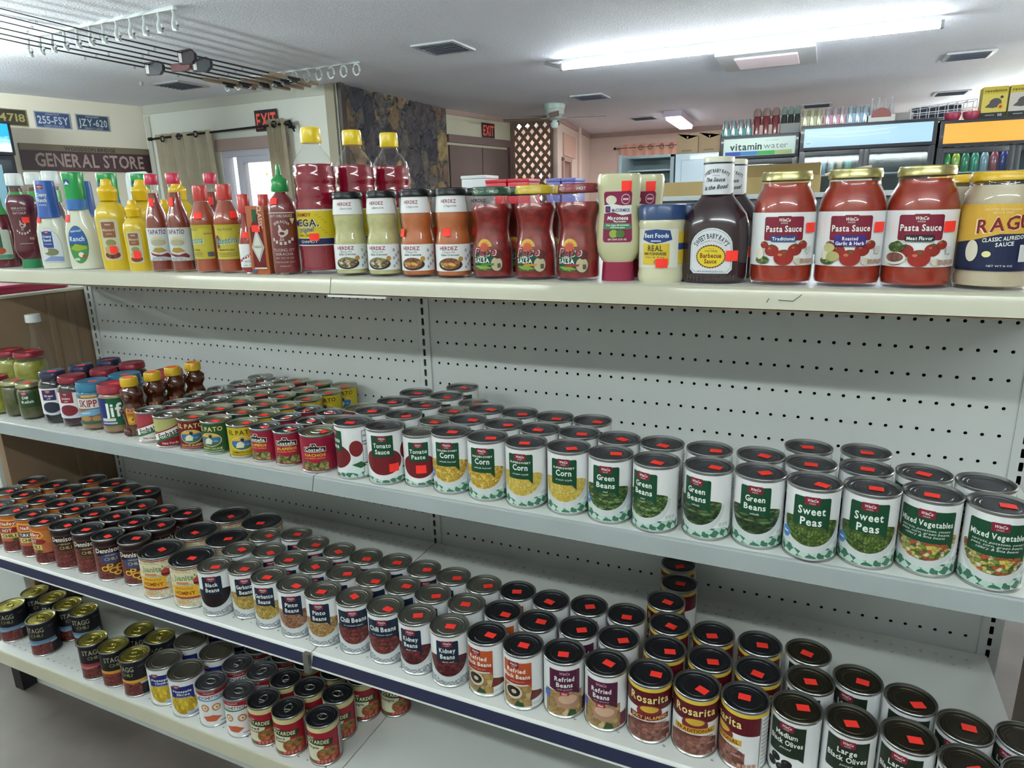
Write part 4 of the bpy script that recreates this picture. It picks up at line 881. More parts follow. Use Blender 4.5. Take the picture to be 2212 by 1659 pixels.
# --- salsa jars
sj = [(0, .003), (.033, .001), (.0355, .001), (.0368, .008), (.0368, .020), (.0364, .05), (.0345, .062), (.0305, .082), (.0305, .088), (.033, .105), (.0365, .117), (.0365, .122), (.0345, .130), (.0315, .135), (.0305, .139), (.0305, .146)]
ss, sb = shaped(sj, GLS); sc_ = lmesh(inset(sj, .0012, .129), mat('chunky_red_salsa', '7E2220', .3, coat=.4, var=.35, vscale=90))
def pace(c, w):
    L = Lab(); L.ell(P('C9A23A'), -2, 57, 14, 13, 0, 180); L.star(P('C07A2E'), -2, 57, 10.5, 10, 9, .72); L.ell(P('B5482E'), -2, 56, 7.5, 7)
    L.poly(P('1E4A34'), [(-26, 46), (28, 50), (30, 17), (-24, 17)]); L.ell(FD['peas'], -8, 20, 18, 4.5); L.poly(P('7A9A3A'), [(-24, 24), (-10, 18), (12, 20), (0, 25)]); L.ell(P('B9AE8E'), 20, 27, 10, 12); L.ell(P('5A2A28'), 22, 44, 8, 8); L.rect(P('5A5448'), 21, 27, 20, 28, 1)
    L.text(P('E6DAD4'), 'Pace', -2, 48, 14.5, 42, 1, .3, .05); L.text(P('8A2438'), 'Pace', -2, 48, 12.6, 39, 1, .3, .05); L.text(TXT, 'CHUNKY', -6, 38.5, 2.6, 20); L.text(TXT, 'SALSA', -7, 33, 7.4, 29); L.poly(c, [(-10, 24), (14, 25), (16, 28.5), (-6, 28)])
    return wrap(L, ss, 'label', vc=[p[1] for p in sj])
SAL = []
for i, (x, w, lc, nm) in enumerate(((.326, 'MILD', '1F4A36', 'green'), (.410, '', 'C2A82A', 'yellow'), (.488, 'HOT', '7E2632', 'red'))):
    lm = lidmesh(.0345, .1435, .0145, plast('lid_'+nm, lc, .35)); ll = Lab()
    if w:
        for k in range(6): ll.text(P('C9D2C4'), w, k*36-90, 150, 4.6, 15)
    pts = [('glass', sb), ('salsa', sc_), ('lid', lm), ('label', pace(P('4A7A3A') if not i else P('C08A2A') if i == 1 else P('A02A34'), w))]
    if w: pts.append(('lid_print', wrap(ll, Shape([(.0345, .14), (.0345, .16)], 64), 'lid_print')))
    SAL.append(make('salsa_jar', '%s-lidded chunky red salsa jar, front row' % nm, 'jar', x, -.272, ZT, pts, face(x, -.272, -.38), GT))
again(SAL[0], 'green-lidded red salsa jar half hidden behind the front green one', .345, -.19); again(SAL[1], 'yellow-lidded red salsa jar half hidden behind the front yellow one', .425, -.19)
# --- creamy salsa jars
hj = [(0, .003), (.028, .001), (.0305, .001), (.0322, .006), (.0325, .012), (.0325, .062), (.0315, .072), (.0290, .082), (.0285, .09), (.0298, .100), (.0305, .108), (.0300, .115), (.0285, .13), (.0272, .143), (.0268, .148)]
hs, hb = shaped(hj, GLS)
def herd(flv, cr, fdm):
    L = Lab(); L.rect(WH, -46, 46, 13, 61); L.text(P('8A1F34'), 'HERDEZ', -2, 54, 6.6, 34); L.text(P('3A5A4A'), flv, -2, 47.5, 3.6, 24, 0, .3); L.text(P('3A5A4A'), 'Salsa Cremosa', 0, 42.5, 4, 34, 1, .3)
    L.ell(P('23282A'), 0, 25, 23, 11); L.ell(fdm, 0, 27, 19, 10); L.ell(P('A9823A'), 20, 35, 4.4, 4.4)
    for k in range(7): L.ell(P('9AA0A8'), 30+(k % 3)*5, 20+k*5, 2.2, 3)
    N = Lab(); N.poly(WH, [(-46, 117), (46, 117), (42, 146), (-42, 146)]); N.text(P('8A1F34'), 'HERDEZ', 1, 136, 6, 32); N.text(P('3A4A44'), flv, 4, 128, 4, 26, 0, .3)
    return wrap(L, hs, 'label', vc=[p[1] for p in hj]), wrap(N, hs, 'neck_label', vc=[p[1] for p in hj])
lim = lmesh(inset(hj, .0011, .144), mat('lime_cream', 'B9B681', .35, coat=.4, var=.12, vscale=80)); chp = lmesh(inset(hj, .0011, .144), mat('chipotle_cream', 'B0602E', .35, coat=.4, var=.12, vscale=80))
blid = lidmesh(.030, .1455, .0135, mat('black_tin', '17181A', .3, .4)); lbA = herd('Cilantro Lime', 0, food('chicken_tacos', ['B9A27A', 'D2C6A4', '8A7A4A', '6A4A2A'], 1.2, 2, .3, .9)); lbB = herd('Chipotle', 0, food('burger', ['B98A4A', 'A9603A', 'D0A24A', '7A4A2A'], 1.1, 1.6, .4))
HD = []
for i, x in enumerate((.018, .097, .174, .249)):
    pts = [('glass', hb), ('salsa', lim if i < 2 else chp), ('lid', blid), ('label', (lbA if i < 2 else lbB)[0]), ('neck_label', (lbA if i < 2 else lbB)[1])]
    if i > 1: pts.append(('price_sticker', stick(hs, -22 if i == 2 else -4, 82, 7.5, 7)))
    HD.append(make('creamy_salsa_jar', ('pale green', 'pale green', 'orange', 'orange')[i]+' creamy salsa jar with black lid, '+('left', 'right', 'left', 'right')[i]+' of the front two', 'jar', x, -.278, ZT, pts, face(x, -.278, (-.3, -.42, -.42, -.25)[i]), GT))
for i, x in enumerate((.045, .122, .197, .271)): again(HD[i], 'creamy salsa jar behind the %s front black-lidded jar' % ('first', 'second', 'third', 'fourth')[i], x, -.205, None, face(x, -.2, -.2))
# --- chamoy bottles
kj = [(0, .006), (.025, .003), (.036, .002), (.0405, .01), (.0415, .02), (.040, .028), (.0415, .036), (.040, .044), (.0415, .052), (.0415, .06), (.0415, .128), (.0415, .14), (.0395, .146), (.0415, .152), (.0415, .168), (.0395, .174), (.0415, .180), (.0415, .196), (.0395, .202), (.0405, .208), (.036, .222), (.028, .234), (.020, .243), (.0165, .25), (.016, .258)]
ks, kb = shaped(kj, PET); L = Lab(); L.rect(P('D5D2C8'), -132, 132, 58, 128); L.rect(P('1E2050'), -132, 132, 60, 72); L.rect(P('C9B41E'), -132, 132, 73, 125)
for k in range(8): L.ell(P('B9A31A'), 20+k % 4*5, 118-k*5, 3.5, 2)
L.text(P('8E2430'), 'CHAMOY', -10, 118, 7, 38); L.text(TXT, 'MEGA.', -4, 102, 15, 56); L.text(P('1E2050'), 'MEGA.', -5, 102.5, 13.6, 55); L.text(P('3A5AA0'), 'Original', -6, 89, 8, 34, 1, .25, .1); L.text(P('5A4A12'), 'Salsa / Sauce', -6, 79, 4.4, 34); L.text(TXT, 'CHAMOY', 0, 66, 5, 36, 0)
t = make('chamoy_bottle', 'tall ribbed bottle of dark red chamoy with yellow cap and label, front one', 'bottle', -.070, -.262, ZT, [('bottle', kb), ('chamoy', lmesh(inset(kj, .0012, .214), mat('chamoy_liquid', '86102A', .12, coat=.7))), ('cap', lmesh([(0, .254), (.0195, .254), (.020, .256), (.0195, .278), (.018, .283), (0, .283)], plast('yellow_cap', 'E0C212', .3), 32)), ('label', wrap(L, ks, 'label', vc=[p[1] for p in kj])), ('price_sticker', stick(ks, 12, 75))], face(-.074, -.268, -.55), GT)
again(t, 'yellow-capped dark red chamoy bottle behind the front one', -.036, -.176); again(t, 'yellow-capped dark red chamoy bottle, rearmost of three', -.005, -.088)
# --- sriracha
rj = [(0, .002), (.024, .001), (.0275, .003), (.0285, .01), (.0285, .125), (.0275, .138), (.022, .15), (.0145, .158), (.0125, .162), (.0125, .168)]
rs_, rb_ = shaped(rj, GLS); M_sri = mat('sriracha', '74282A', .3, coat=.4, var=.1, vscale=30)
def rooster(L, u, v, k, c):
    L.poly(c, [(u+a*k, v+b*k) for a, b in ((-3, 11), (-1, 13), (0, 11), (1, 8), (3, 4), (7, 3), (10, 6), (12, 4), (11, -2), (6, -6), (1, -7), (-3, -4), (-4, 2), (-2, 7))])
    L.rect(c, u-1*k, u+.2*k, v-11*k, v-6*k); L.rect(c, u+2.4*k, u+3.4*k, v-11*k, v-6*k); L.rect(c, u-3*k, u+5*k, v-12*k, v-11*k); L.ell(P('74282A'), u+2*k, v-1*k, 4*k, 2.6*k)
L = Lab(); w_ = P('C9BDB8'); L.rect(w_, -30, 30, 122, 124); L.text(w_, 'HOT CHILI SAUCE', 0, 117, 5, 46); L.text(w_, 'SRIRACHA', 0, 106, 5, 34, 1, 0, 0, 22); rooster(L, -3, 84, 1.25, w_)
for k in range(6): a = math.radians(215+k*22); L.rect(w_, 22*math.cos(a)-2.4, 22*math.cos(a)+2.4, 82+19*math.sin(a)-3, 82+19*math.sin(a)+3)
L.poly(w_, [(16, 112), (26, 112), (21, 100)])
for i, q in enumerate(('TUONG OT', 'SRIRACHA', 'NET WT. 17 OZ', 'CHILI SUGAR SALT', 'GARLIC')): L.text(w_, q, 0, 50-i*8, (6, 5, 3, 2.6, 2.6)[i], (40, 34, 34, 38, 20)[i], 0)
gnz = lmesh([(0, .164), (.0165, .164), (.0172, .166), (.0172, .184), (.014, .189), (.0075, .193), (.0055, .197), (.0042, .212), (.0030, .217), (0, .2175)], plast('green_nozzle', '1E8A44', .3), 40)
make('sriracha_bottle', 'clear bottle of red chili sauce with green nozzle and white print', 'bottle', -.1405, -.286, ZT, [('bottle', rb_), ('sauce', lmesh(inset(rj, .0011, .163), M_sri)), ('nozzle_cap', gnz), ('print', wrap(L, rs_, 'print', vc=[p[1] for p in rj])), ('price_sticker', stick(rs_, -12, 146, 7.5, 6))], face(-.137, -.283, -.15), GT)
# --- pepper sauce cartons
def carton(x, y, lb, rz):
    t = thing('pepper_sauce_carton', lb, 'carton', (x, y, ZT), rz, GT); og = mat('orange_card', 'A8582E', .5)
    boxo('carton', og, (-.0205, .0205, -.0205, .0205, 0, .138), t, .0008)
    L = Lab(); L.poly(P('6A1A1E'), [(-14, -58), (-14, 24), (-6, 40), (-6, 52), (6, 52), (6, 40), (14, 24), (14, -58)]); L.rect(P('1E5A3A'), -6, 3, 38, 62); L.poly(P('D5D2C8'), [(0, -44), (14, -14), (0, 24), (-14, -14)]); L.poly(P('4A6A52'), [(0, -40), (12, -14), (0, 20), (-12, -14)]); L.poly(P('D5D2C8'), [(0, -38), (11, -14), (0, 18), (-11, -14)]); L.text(P('2A5A3E'), 'TABASCO', 0, -13, 4, 18)
    L.rect(P('D5D2C8'), -12, 16, -58, -55); L.text(P('E6DCD0'), 'CLASSIC', 12, 46, 9, 46, 0, 0, -PI/2); L.rect(P('3A5A8A'), -18, -8, -66, -60)
    obj('front_print', flat(L, 'front_print'), t, (0, -.0209, .069)); o = obj('price_sticker', sticker_mesh(), t, (0, -.0225, .093), (PI/2, 0, 0)); return t
carton(-.199, -.287, 'narrow orange pepper sauce carton at the shelf front', .22)
bot = [(0, .001), (.0125, .001), (.0135, .004), (.0135, .07), (.010, .082), (.006, .092), (.006, .118)]
tb = make('pepper_sauce_bottle', 'small red-capped pepper sauce bottle behind the orange carton', 'bottle', -.178, -.225, ZT, [('bottle', lmesh(bot, M_sri)), ('cap', lmesh([(0, .11), (.0092, .11), (.0095, .142), (.008, .145), (0, .145)], plast('red_cap', 'B01E2C'), 32))], 0, GT)
again(tb, 'small red-capped pepper sauce bottle tucked behind the green-nozzled one', -.152, -.222)
# --- crystal hot sauce
xj = [(0, .001), (.0165, .001), (.0182, .004), (.0182, .062), (.0175, .07), (.0125, .09), (.0095, .105), (.009, .13)]
xs_, xb = shaped(xj, GLS); L = Lab(); L.rect(WH, -24, 24, 14, 62); L.poly(P('9A1F30'), [(-22, 28), (-18, 24), (22, 46), (22, 52)]); L.text(TXT, 'Crystal', 0, 38, 7, 32, 1, .2, .5); L.text(P('4A6A52'), 'HOT SAUCE', 4, 26, 3.4, 22); L.ell(P('3A5A3E'), 10, 33, 5, 3); L.text(P('5A8A7A'), '6 FL OZ', 0, 18, 3, 20)
xp = [('bottle', xb), ('sauce', lmesh(inset(xj, .001, .126), mat('hot_sauce_red', '8E2A26', .2, coat=.5))), ('cap', lmesh([(0, .124), (.0118, .124), (.0122, .126), (.0118, .16), (.0105, .162), (0, .162)], plast('coral_cap', 'C03A34'), 32)), ('label', wrap(L, xs_, 'label', vc=[.062])), ('price_sticker', stick(xs_, 0, 80, 7, 6))]
xt = make('hot_sauce_bottle', 'slim hot sauce bottle with coral cap and white diagonal-script label', 'bottle', -.236, -.293, ZT, xp, face(-.236, -.293, -.2), GT)
again(xt, 'slim coral-capped hot sauce bottle behind the white-labelled one', -.232, -.24)
# --- valentina
vj = [(0, .002), (.024, .001), (.0265, .003), (.0272, .01), (.0272, .02), (.0270, .095), (.0290, .104), (.0285, .115), (.023, .131), (.0165, .145), (.0135, .152), (.013, .158)]
vs_, vb = shaped(vj, GLS); M_val = mat('orange_hot_sauce', '9A4426', .25, coat=.5, var=.15, vscale=30)
def val():
    L = Lab(); L.rect(P('B9AC3E'), -50, 50, 30, 102, 3); L.text(P('3A3A22'), 'SALSA PICANTE', 0, 92, 4.4, 34, 0); L.ell(P('6A2A2A'), -20, 66, 8, 14)
    L.text(P('D5D6B0'), 'Valentina', .8, 68, 14, 56, 1, .1, .08); L.text(P('4A8A90'), 'Valentina', 0, 69, 13, 54, 1, .1, .08); L.text(P('4A4A2A'), 'Mexican Hot Sauce', 0, 50, 4, 36, 1, .2)
    for k in range(3): L.rect(P('7A7430'), -24, 24, 36+k*3.4, 37+k*3.4)
    L.rect(P('5A5A62'), 34, 48, 35, 45, 1); L.text(P('8A3A22'), 'Ingredientes', 40, 84, 3, 18)
    return L
vl = wrap(val(), vs_, 'label', vc=[.095]); vc_ = lmesh(inset(vj, .0011, .150), M_val); vcap = lmesh([(0, .152), (.0148, .152), (.0152, .154), (.0152, .180), (.0140, .184), (0, .184)], plast('coral_cap', 'C03A34'), 32)
vt = make('hot_sauce_bottle', 'orange-brown hot sauce bottle with yellow label turned away, coral cap', 'bottle', -.366, -.283, ZT, [('bottle', vb), ('sauce', vc_), ('cap', vcap), ('label', vl), ('price_sticker', stick(vs_, 24, 122, 8, 7))], face(-.366, -.283, -1.2), GT)
again(vt, 'orange-brown hot sauce bottle whose yellow label faces the aisle', -.298, -.282, None, face(-.297, -.28, -.35))
# --- tapatio style bottles
tj = [(0, .002), (.021, .001), (.0238, .003), (.0245, .01), (.0245, .10), (.0240, .112), (.0205, .128), (.0145, .146), (.0125, .16), (.0118, .185), (.0128, .187), (.0128, .191)]
ts_, tb_ = shaped(tj, GLS); L = Lab(); L.rect(P('C9D0D2'), -46, 46, 25, 97); L.text(P('6E1F3A'), 'TAPATÍO', 0, 88, 9.5, 40, 1, .1)
L.poly(P('A88A3A'), [(-14, 46), (-6, 54), (8, 54), (18, 46), (0, 42)]); L.poly(P('7E2A34'), [(-20, 44), (-8, 40), (4, 38), (18, 42), (26, 36), (24, 31), (10, 34), (-4, 34), (-16, 38)]); L.ell(P('C9BE9A'), 2, 67, 17, 11); L.ell(P('A9A488'), 2, 65, 15, 7)
L.text(P('5A3A3A'), 'Salsa Picante', -2, 31.5, 3.4, 26, 0); L.text(P('3A3A3A'), '10 FL. OZ. - 296 mL', 0, 27.5, 3, 34, 0); L.rect(P('A9A49A'), 34, 45, 26, 95)
tl = wrap(L, ts_, 'label'); tc = lmesh(inset(tj, .0011, .172), mat('red_brown_hot_sauce', '7E3222', .22, coat=.5, var=.15, vscale=30)); tcap = lmesh([(0, .190), (.0132, .190), (.0138, .192), (.0136, .210), (.0120, .2125), (0, .2125)], plast('pink_red_cap', 'C2264A'), 32)
tt = make('hot_sauce_bottle', 'tall red-brown hot sauce bottle with pink-red cap, first from the mustard', 'bottle', -.506, -.287, ZT, [('bottle', tb_), ('sauce', tc), ('cap', tcap), ('label', tl), ('price_sticker', stick(ts_, -4, 152, 8, 9, 34))], face(-.506, -.287, -.25), GT)
again(tt, 'tall red-brown hot sauce bottle with pink-red cap, second from the mustard', -.442, -.284, None, face(-.44, -.28, -.5)); again(tt, 'pink-red capped hot sauce bottle standing behind the yellow-labelled one', -.398, -.222)
# --- mustard
def mustard(k, lb, x, y):
    uj = [(0, .003), (.027, .001), (.031, 0), (.034, .008), (.0335, .02), (.0345, .03), (.0355, .09), (.0368, .12), (.034, .138), (.024, .152), (.0175, .158), (.0165, .162)]
    uj = [(r*k, z*k) for r, z in uj]; us, ub = shaped(uj, mat('mustard_plastic', 'CDB01E', .3, coat=.4), 1, .72); L = Lab(); L.rect(P('C4BFA2'), -24*k, 20*k, 24*k, 118*k, 7*k); L.rect(P('8A5A3E'), -18*k, 12*k, 76*k, 112*k, 2)
    L.text(TXT, 'WinCo', -3*k, 106*k, 3.6*k, 13*k, 1, .15); L.text(P('D2C6A8'), 'Mustard', -3*k, 94*k, 6*k, 26*k); L.text(P('D2C6A8'), 'yellow', -3*k, 85*k, 4*k, 14*k, 0, .3); L.ell(P('8A8A5A'), -2*k, 64*k, 12*k, 8*k); L.ell(FD['salsa'], -2*k, 36*k, 18*k, 9*k); L.ell(P('B99A6A'), -2*k, 48*k, 16*k, 11*k)
    nz = lmesh([(r*k, z*k) for r, z in [(0, .160), (.0195, .160), (.020, .162), (.020, .176), (.021, .178), (.021, .185), (.018, .190), (.013, .193), (.0115, .196), (.0115, .203), (.009, .2085), (0, .2095)]], plast('mustard_cap', 'DDB714', .3), 40)
    return make('mustard_bottle', lb, 'bottle', x, y, ZT, [('bottle', ub), ('nozzle_cap', nz), ('label', wrap(L, us, 'label', vc=[p[1] for p in uj])), ('price_sticker', stick(us, 2*k, 48*k, 7.5, 8.5))], face(x, y, -.35), GT)
a_ = mustard(1., 'large yellow mustard bottle at the shelf front', -.675, -.273); b_ = mustard(.765, 'small yellow mustard bottle at the shelf front', -.586, -.282)
again(a_, 'large yellow mustard bottle directly behind the front pair', -.656, -.2); again(a_, 'large yellow mustard bottle behind the pink-capped hot sauces', -.602, -.14); again(b_, 'small yellow mustard bottle tucked behind the small front one', -.556, -.222)
# --- ranch
def ranch(g, lb, x, y):
    nj = [(0, .003), (.030, .001), (.034, .001), (.036, .01), (.0362, .07), (.0355, .092), (.031, .112), (.0255, .130), (.022, .145), (.021, .150)]
    ns_, nb = shaped(nj, mat('ranch_plastic', 'CFD0BE', .28, coat=.45), 1, .66, 2.2); L = Lab()
    if not g:
        L.poly(P('8A9AA0'), [(-27, 20), (-27, 84), (-14, 100), (2, 100), (18, 84), (24, 60), (24, 20), (20, 16), (-22, 16)]); L.poly(P('CDD3D8'), [(-26, 21), (-26, 84), (-14, 99), (2, 99), (17, 83), (23, 60), (23, 21), (20, 17), (-22, 17)]); L.rect(P('2C468A'), -18, 6, 52, 92); badge(L, -6, 90, .6)
        L.text(TXT, 'Creamy', -6, 80, 6, 20); L.text(TXT, 'Ranch', -6, 71, 6, 17); L.text(TXT, 'dressing', -6, 62, 3, 16, 0); L.ell(P('7A7A5A'), -2, 42, 16, 9); L.ell(P('D5D0BC'), -14, 47, 6, 7); L.poly(P('7E8EB8'), [(-24, 20), (-4, 32), (22, 30), (22, 19)])
    else:
        L.ell(P('2C6A44'), -4, 60, 23, 45); L.ell(P('4A8A4A'), -4, 58, 21, 42, 180, 360); L.ell(P('2E5AA0'), -4, 62, 21, 41, 0, 180); L.poly(P('8FA83A'), [(-24, 50), (-10, 62), (14, 56), (16, 50), (-8, 44)]); L.text(TXT, 'HIDDEN VALLEY', -4, 92, 3.6, 26, 1, .1, .1); L.text(P('DDE6F0'), 'Ranch', -5, 74, 11, 34, 1, .1); L.ell(P('DDD9CC'), 0, 36, 6, 6); L.ell(P('B5382E'), 6, 32, 4, 4); L.rect(P('B9D0C0'), -16, -4, 22, 28, 1)
    lab = wrap(L, ns_, 'label', vc=[p[1] for p in nj])
    if not g:
        sl = lmesh([(0, .125), (.0262, .125), (.0235, .150), (.0215, .21), (.0205, .213), (0, .213)], mat('blue_sleeve', '2E5AA8', .35), 64); N = Lab(); badge(N, -4, 198, .9); N.text(TXT, 'Creamy', -2, 180, 9, 27); N.text(TXT, 'Ranch', -2, 167, 9, 23); N.text(TXT, 'dressing', -2, 156, 4, 18, 0)
        nk = [('neck_sleeve', sl), ('neck_label', wrap(N, Shape([(.0262, .125), (.0235, .150), (.0215, .21)], 64), 'neck_label', vc=[.15]))]
    else:
        sl = lmesh([(0, .142), (.0232, .142), (.0226, .166), (0, .166)], mat('blue_band', '3A72B8', .3), 48); gc = lmesh([(0, .164), (.0215, .164), (.0222, .18), (.0222, .202), (.0238, .224), (.0225, .2285), (0, .2285)], plast('green_cap', '1E9A4E', .25), 48)
        N = Lab(); N.ell(P('2C4A8A'), -6, 205, 8, 7); N.poly(TXT, [(-13, 200), (-6, 208), (0, 200)]); nk = [('neck_band', sl), ('cap', gc), ('cap_print', wrap(N, Shape([(.0222, .18), (.0222, .202), (.0238, .224)], 64), 'cap_print', vc=[.202]))]
    return make('ranch_dressing_bottle', lb, 'bottle', x, y, ZT, [('bottle', nb), ('label', lab)]+nk+[('price_sticker', stick(ns_, -26, 122, 8, 9))], face(x, y, -.42), GT)
c_ = ranch(0, 'white ranch bottle with blue neck sleeve, front one', -.899, -.275); d_ = ranch(1, 'white ranch bottle with green cap, front one', -.790, -.274)
again(c_, 'blue-sleeved white ranch bottle directly behind the front one', -.878, -.195); again(d_, 'green-capped white ranch bottle, second of three going back', -.778, -.195); again(d_, 'green-capped white ranch bottle, rearmost of three', -.762, -.115)
# --- ketchups at the left end
qj = [(0, .022), (.022, .022), (.029, .032), (.0335, .05), (.0300, .075), (.0285, .09), (.031, .12), (.0345, .145), (.0345, .16), (.030, .176), (.024, .183), (0, .183)]
qs, qb = shaped(qj, mat('dark_ketchup', '561826', .18, coat=.6), 1, .7); L = Lab(); w_ = P('B9A9AC'); L.text(w_, 'SRIRACHA', -2, 150, 5, 34); L.text(w_, 'HOT CHILI SAUCE', -2, 144.5, 2.4, 30, 0); L.text(w_, 'KETCHUP', -2, 138, 5.4, 30); rooster(L, -4, 108, 1., w_)
for k in range(6): a = math.radians(215+k*22); L.rect(w_, -2+19*math.cos(a)-2, -2+19*math.cos(a)+2, 104+17*math.sin(a)-2.6, 104+17*math.sin(a)+2.6)
L.rect(P('8A6A5A'), 10, 22, 72, 78); L.rect(w_, -14, 16, 62, 63)
make('ketchup_bottle', 'upside-down dark red ketchup bottle standing on its green cap', 'bottle', -1.004, -.276, ZT, [('bottle', qb), ('cap', lmesh([(0, 0), (.023, 0), (.0235, .001), (.0215, .023), (0, .023)], plast('ketchup_green', '1F7A48'), 40, 1, .8)), ('print', wrap(L, qs, 'print', vc=[p[1] for p in qj])), ('price_sticker', stick(qs, 9, 121, 8, 7))], face(-1.004, -.276, -.25), GT)
gj = [(0, .002), (.03, .001), (.034, .002), (.036, .01), (.0365, .09), (.034, .11), (.026, .135), (.017, .155), (.015, .165)]
gs_, gb = shaped(gj, mat('red_ketchup', '5E1420', .2, coat=.6), 1, .8); L = Lab(); L.rect(P('B9C4B4'), -22, 26, 22, 98, 5); L.rect(P('1F5A3A'), -18, 6, 50, 94, 2); L.ell(P('A84A2E'), -2, 44, 13, 9); L.rect(P('4E8A6A'), -21, 25, 23, 34)
make('ketchup_bottle', 'red ketchup bottle with green neck band cut by the left photo edge', 'bottle', -1.118, -.276, ZT, [('bottle', gb), ('neck_band', lmesh([(0, .136), (.0265, .136), (.0175, .156), (.016, .185), (0, .185)], plast('band_green', '3E9A4E'), 40)), ('cap', lmesh([(0, .183), (.0165, .183), (.017, .2), (0, .2)], plast('clear_white', 'D9DDDA'), 32)), ('label', wrap(L, gs_, 'label', vc=[.09]))], face(-1.118, -.276, -.2), GT)
dj = [(0, .002), (.026, .001), (.029, .01), (.029, .11), (.024, .14), (.0165, .165), (.0155, .215)]
ds_, db = shaped(dj, GLS)
dt = make('dressing_bottle', 'glass dressing bottle with white cap behind the upside-down ketchup', 'bottle', -1.085, -.185, ZT, [('bottle', db), ('dressing', lmesh(inset(dj, .001, .205), mat('brown_dressing', '5A3026', .3))), ('neck_band', lmesh([(0, .165), (.0185, .165), (.0178, .195), (0, .195)], plast('band_green', '3E9A4E'), 32)), ('cap', lmesh([(0, .212), (.0192, .212), (.02, .216), (.019, .2415), (.017, .244), (0, .244)], plast('white_cap', 'DDE4E2', .3), 32))], 0, GT)
again(dt, 'glass dressing bottle with white cap behind the blue-sleeved ranch', -1.012, -.185); again(dt, 'glass dressing bottle half out of frame at far left', -1.16, -.19)
# --- goods on the rear half of the top deck
def pack(name, lb, x0, x1, y0, y1, z1, m, cat='box', z0=0., bev=.004):
    t = thing(name, lb, cat, ((x0+x1)/2, (y0+y1)/2, ZT+z0)); hx, hy = (x1-x0)/2, (y1-y0)/2
    boxo('body', m, (-hx, hx, -hy, hy, 0, z1), t, bev); boxo('lid', m, (-hx-.001, hx+.001, -hy-.001, hy+.001, z1, z1+.008), t, .002); return t
pack('tea_box', 'white box top showing above the green-lidded salsa jar', .040, .108, .15, .22, .192, plast('white_pack', 'DDE3E6'))
for i, x in enumerate((.107, .166)): pack('snack_pack', ('left', 'right')[i]+' of two bright red packs behind the salsa jars', x, x+.055, .15, .22, .180, plast('red_pack', 'CF2438'))
for i, x in enumerate((.266, .303)): pack('snack_pack', ('left', 'right')[i]+' of two violet packs behind the hot salsa jar', x, x+.034, .15, .22, .177, plast('violet_pack', '6A6AB8'))
t = thing('sign_card', 'blank white rounded card standing behind the mustard bottles', 'sign', (-1.176, .2, ZT)); bm = bmesh.new()
polyprism(bm, [(-.054, .0), (.054, 0), (.054, .245), (.050, .257), (.040, .262), (-.040, .262), (-.050, .257), (-.054, .245)], -.002, .002); obj('card', meshof(bm, 'card', plast('white_card', 'D5E0E0')), t); boxo('foot', plast('white_card', 'D5E0E0'), (-.04, .04, -.03, .03, 0, .003), t, .001)
# ---------------------------------------------------------------- middle shelf jars and honey
def jar(name, lb, x, y, r, h, cont, lidm, L, base, d, lr=None, lh=.016, stickr=True, plastic=False, grp=GJ):
    pj_ = [(0, .003), (r*.85, .001), (r*.93, .001), (r, .008), (r, h*.74), (r*.93, h*.80), (r*.82, h*.84), (r*.80, h-.008)]
    s, b = shaped(pj_, GLS); lr = lr or r*.86
    pts = [('glass', b), ('contents', lmesh(inset(pj_, .0012, h*.83), cont)), ('lid', lidmesh(lr, h-lh, lh, lidm))]
    if L: pts.append(('label', wrap(L, s, 'label', base, vc=[h*.74])))
    t = make(name, lb, 'jar', x, y, ZM, pts, face(x, y, d), grp)
    if stickr: obj('price_sticker', sticker_mesh(), t, (.004, -.008, h-.0006), (0, 0, .3))
    return t
def jam(c, fdm):
    L = Lab(); L.rect(c, -20, 12, 62, 88, 1); badge(L, -5, 84, .7); L.text(TXT, 'Grape' if c is not P('8A2A3A') else 'Strawberry', -4, 74, 5, 20); L.text(TXT, 'jelly', -4, 67, 3.4, 9, 0, .3); L.ell(P('C4C8D6'), 0, 36, 24, 12); L.ell(fdm, -2, 44, 20, 14); return L
gl_ = plast('navy_lid', '23264A'); rl_ = mat('red_tin_lid', '8E2A38', .3, .3); pm = mat('grape_jelly', '15101C', .15, coat=.6); sm = mat('berry_jam', '2E0E16', .2, coat=.6)
J = jar('jelly_jar', 'grape jelly jar with navy lid and white label, front one', -.862, -.368, .0335, .131, pm, gl_, jam(P('3A2A5A'), P('2A2E3E')), (WH, 26, 92, -42, 46), -.4)
again(J, 'grape jelly jar with navy lid, second one back', -.855, -.298); again(J, 'grape jelly jar with navy lid, rearmost by the brown panel', -.848, -.226)
J = jar('jam_jar', 'strawberry jam jar with red lid and white label, front one', -.790, -.366, .036, .125, sm, rl_, jam(P('8A2A3A'), P('7A2A32')), (WH, 24, 88, -46, 50), -.5, stickr=False)
again(J, 'red-lidded jam jar, second one back', -.781, -.290); again(J, 'red-lidded jam jar, third one back', -.774, -.215); 
pb = mat('peanut_butter', '8A6A44', .5, coat=.3)
L = Lab(); L.rect(P('2E6A8A'), -110, 110, 84, 96); L.rect(P('C8A050'), -20, 16, 84, 89); L.poly(P('D2D6D4'), [(-36, 56), (36, 58), (36, 82), (-36, 80)]); L.text(P('8E2430'), 'SKIPPY', 0, 69, 17, 56); L.poly(P('6FA0C4'), [(-36, 44), (-4, 54), (36, 56), (36, 46), (10, 40), (-36, 36)]); L.text(TXT, 'Creamy', -14, 46, 5, 22, 1, .2, .12); L.ell(P('A98050'), -14, 32, 12, 7); L.ell(P('A98050'), 12, 31, 12, 7); L.rect(P('3A5A4A'), -40, 40, 18, 25)
J = jar('peanut_butter_jar', 'peanut butter jar with teal-blue lid, front one', -.715, -.366, .0375, .1175, pb, plast('teal_lid', '24708E'), L, None, -.35, .037, .022)
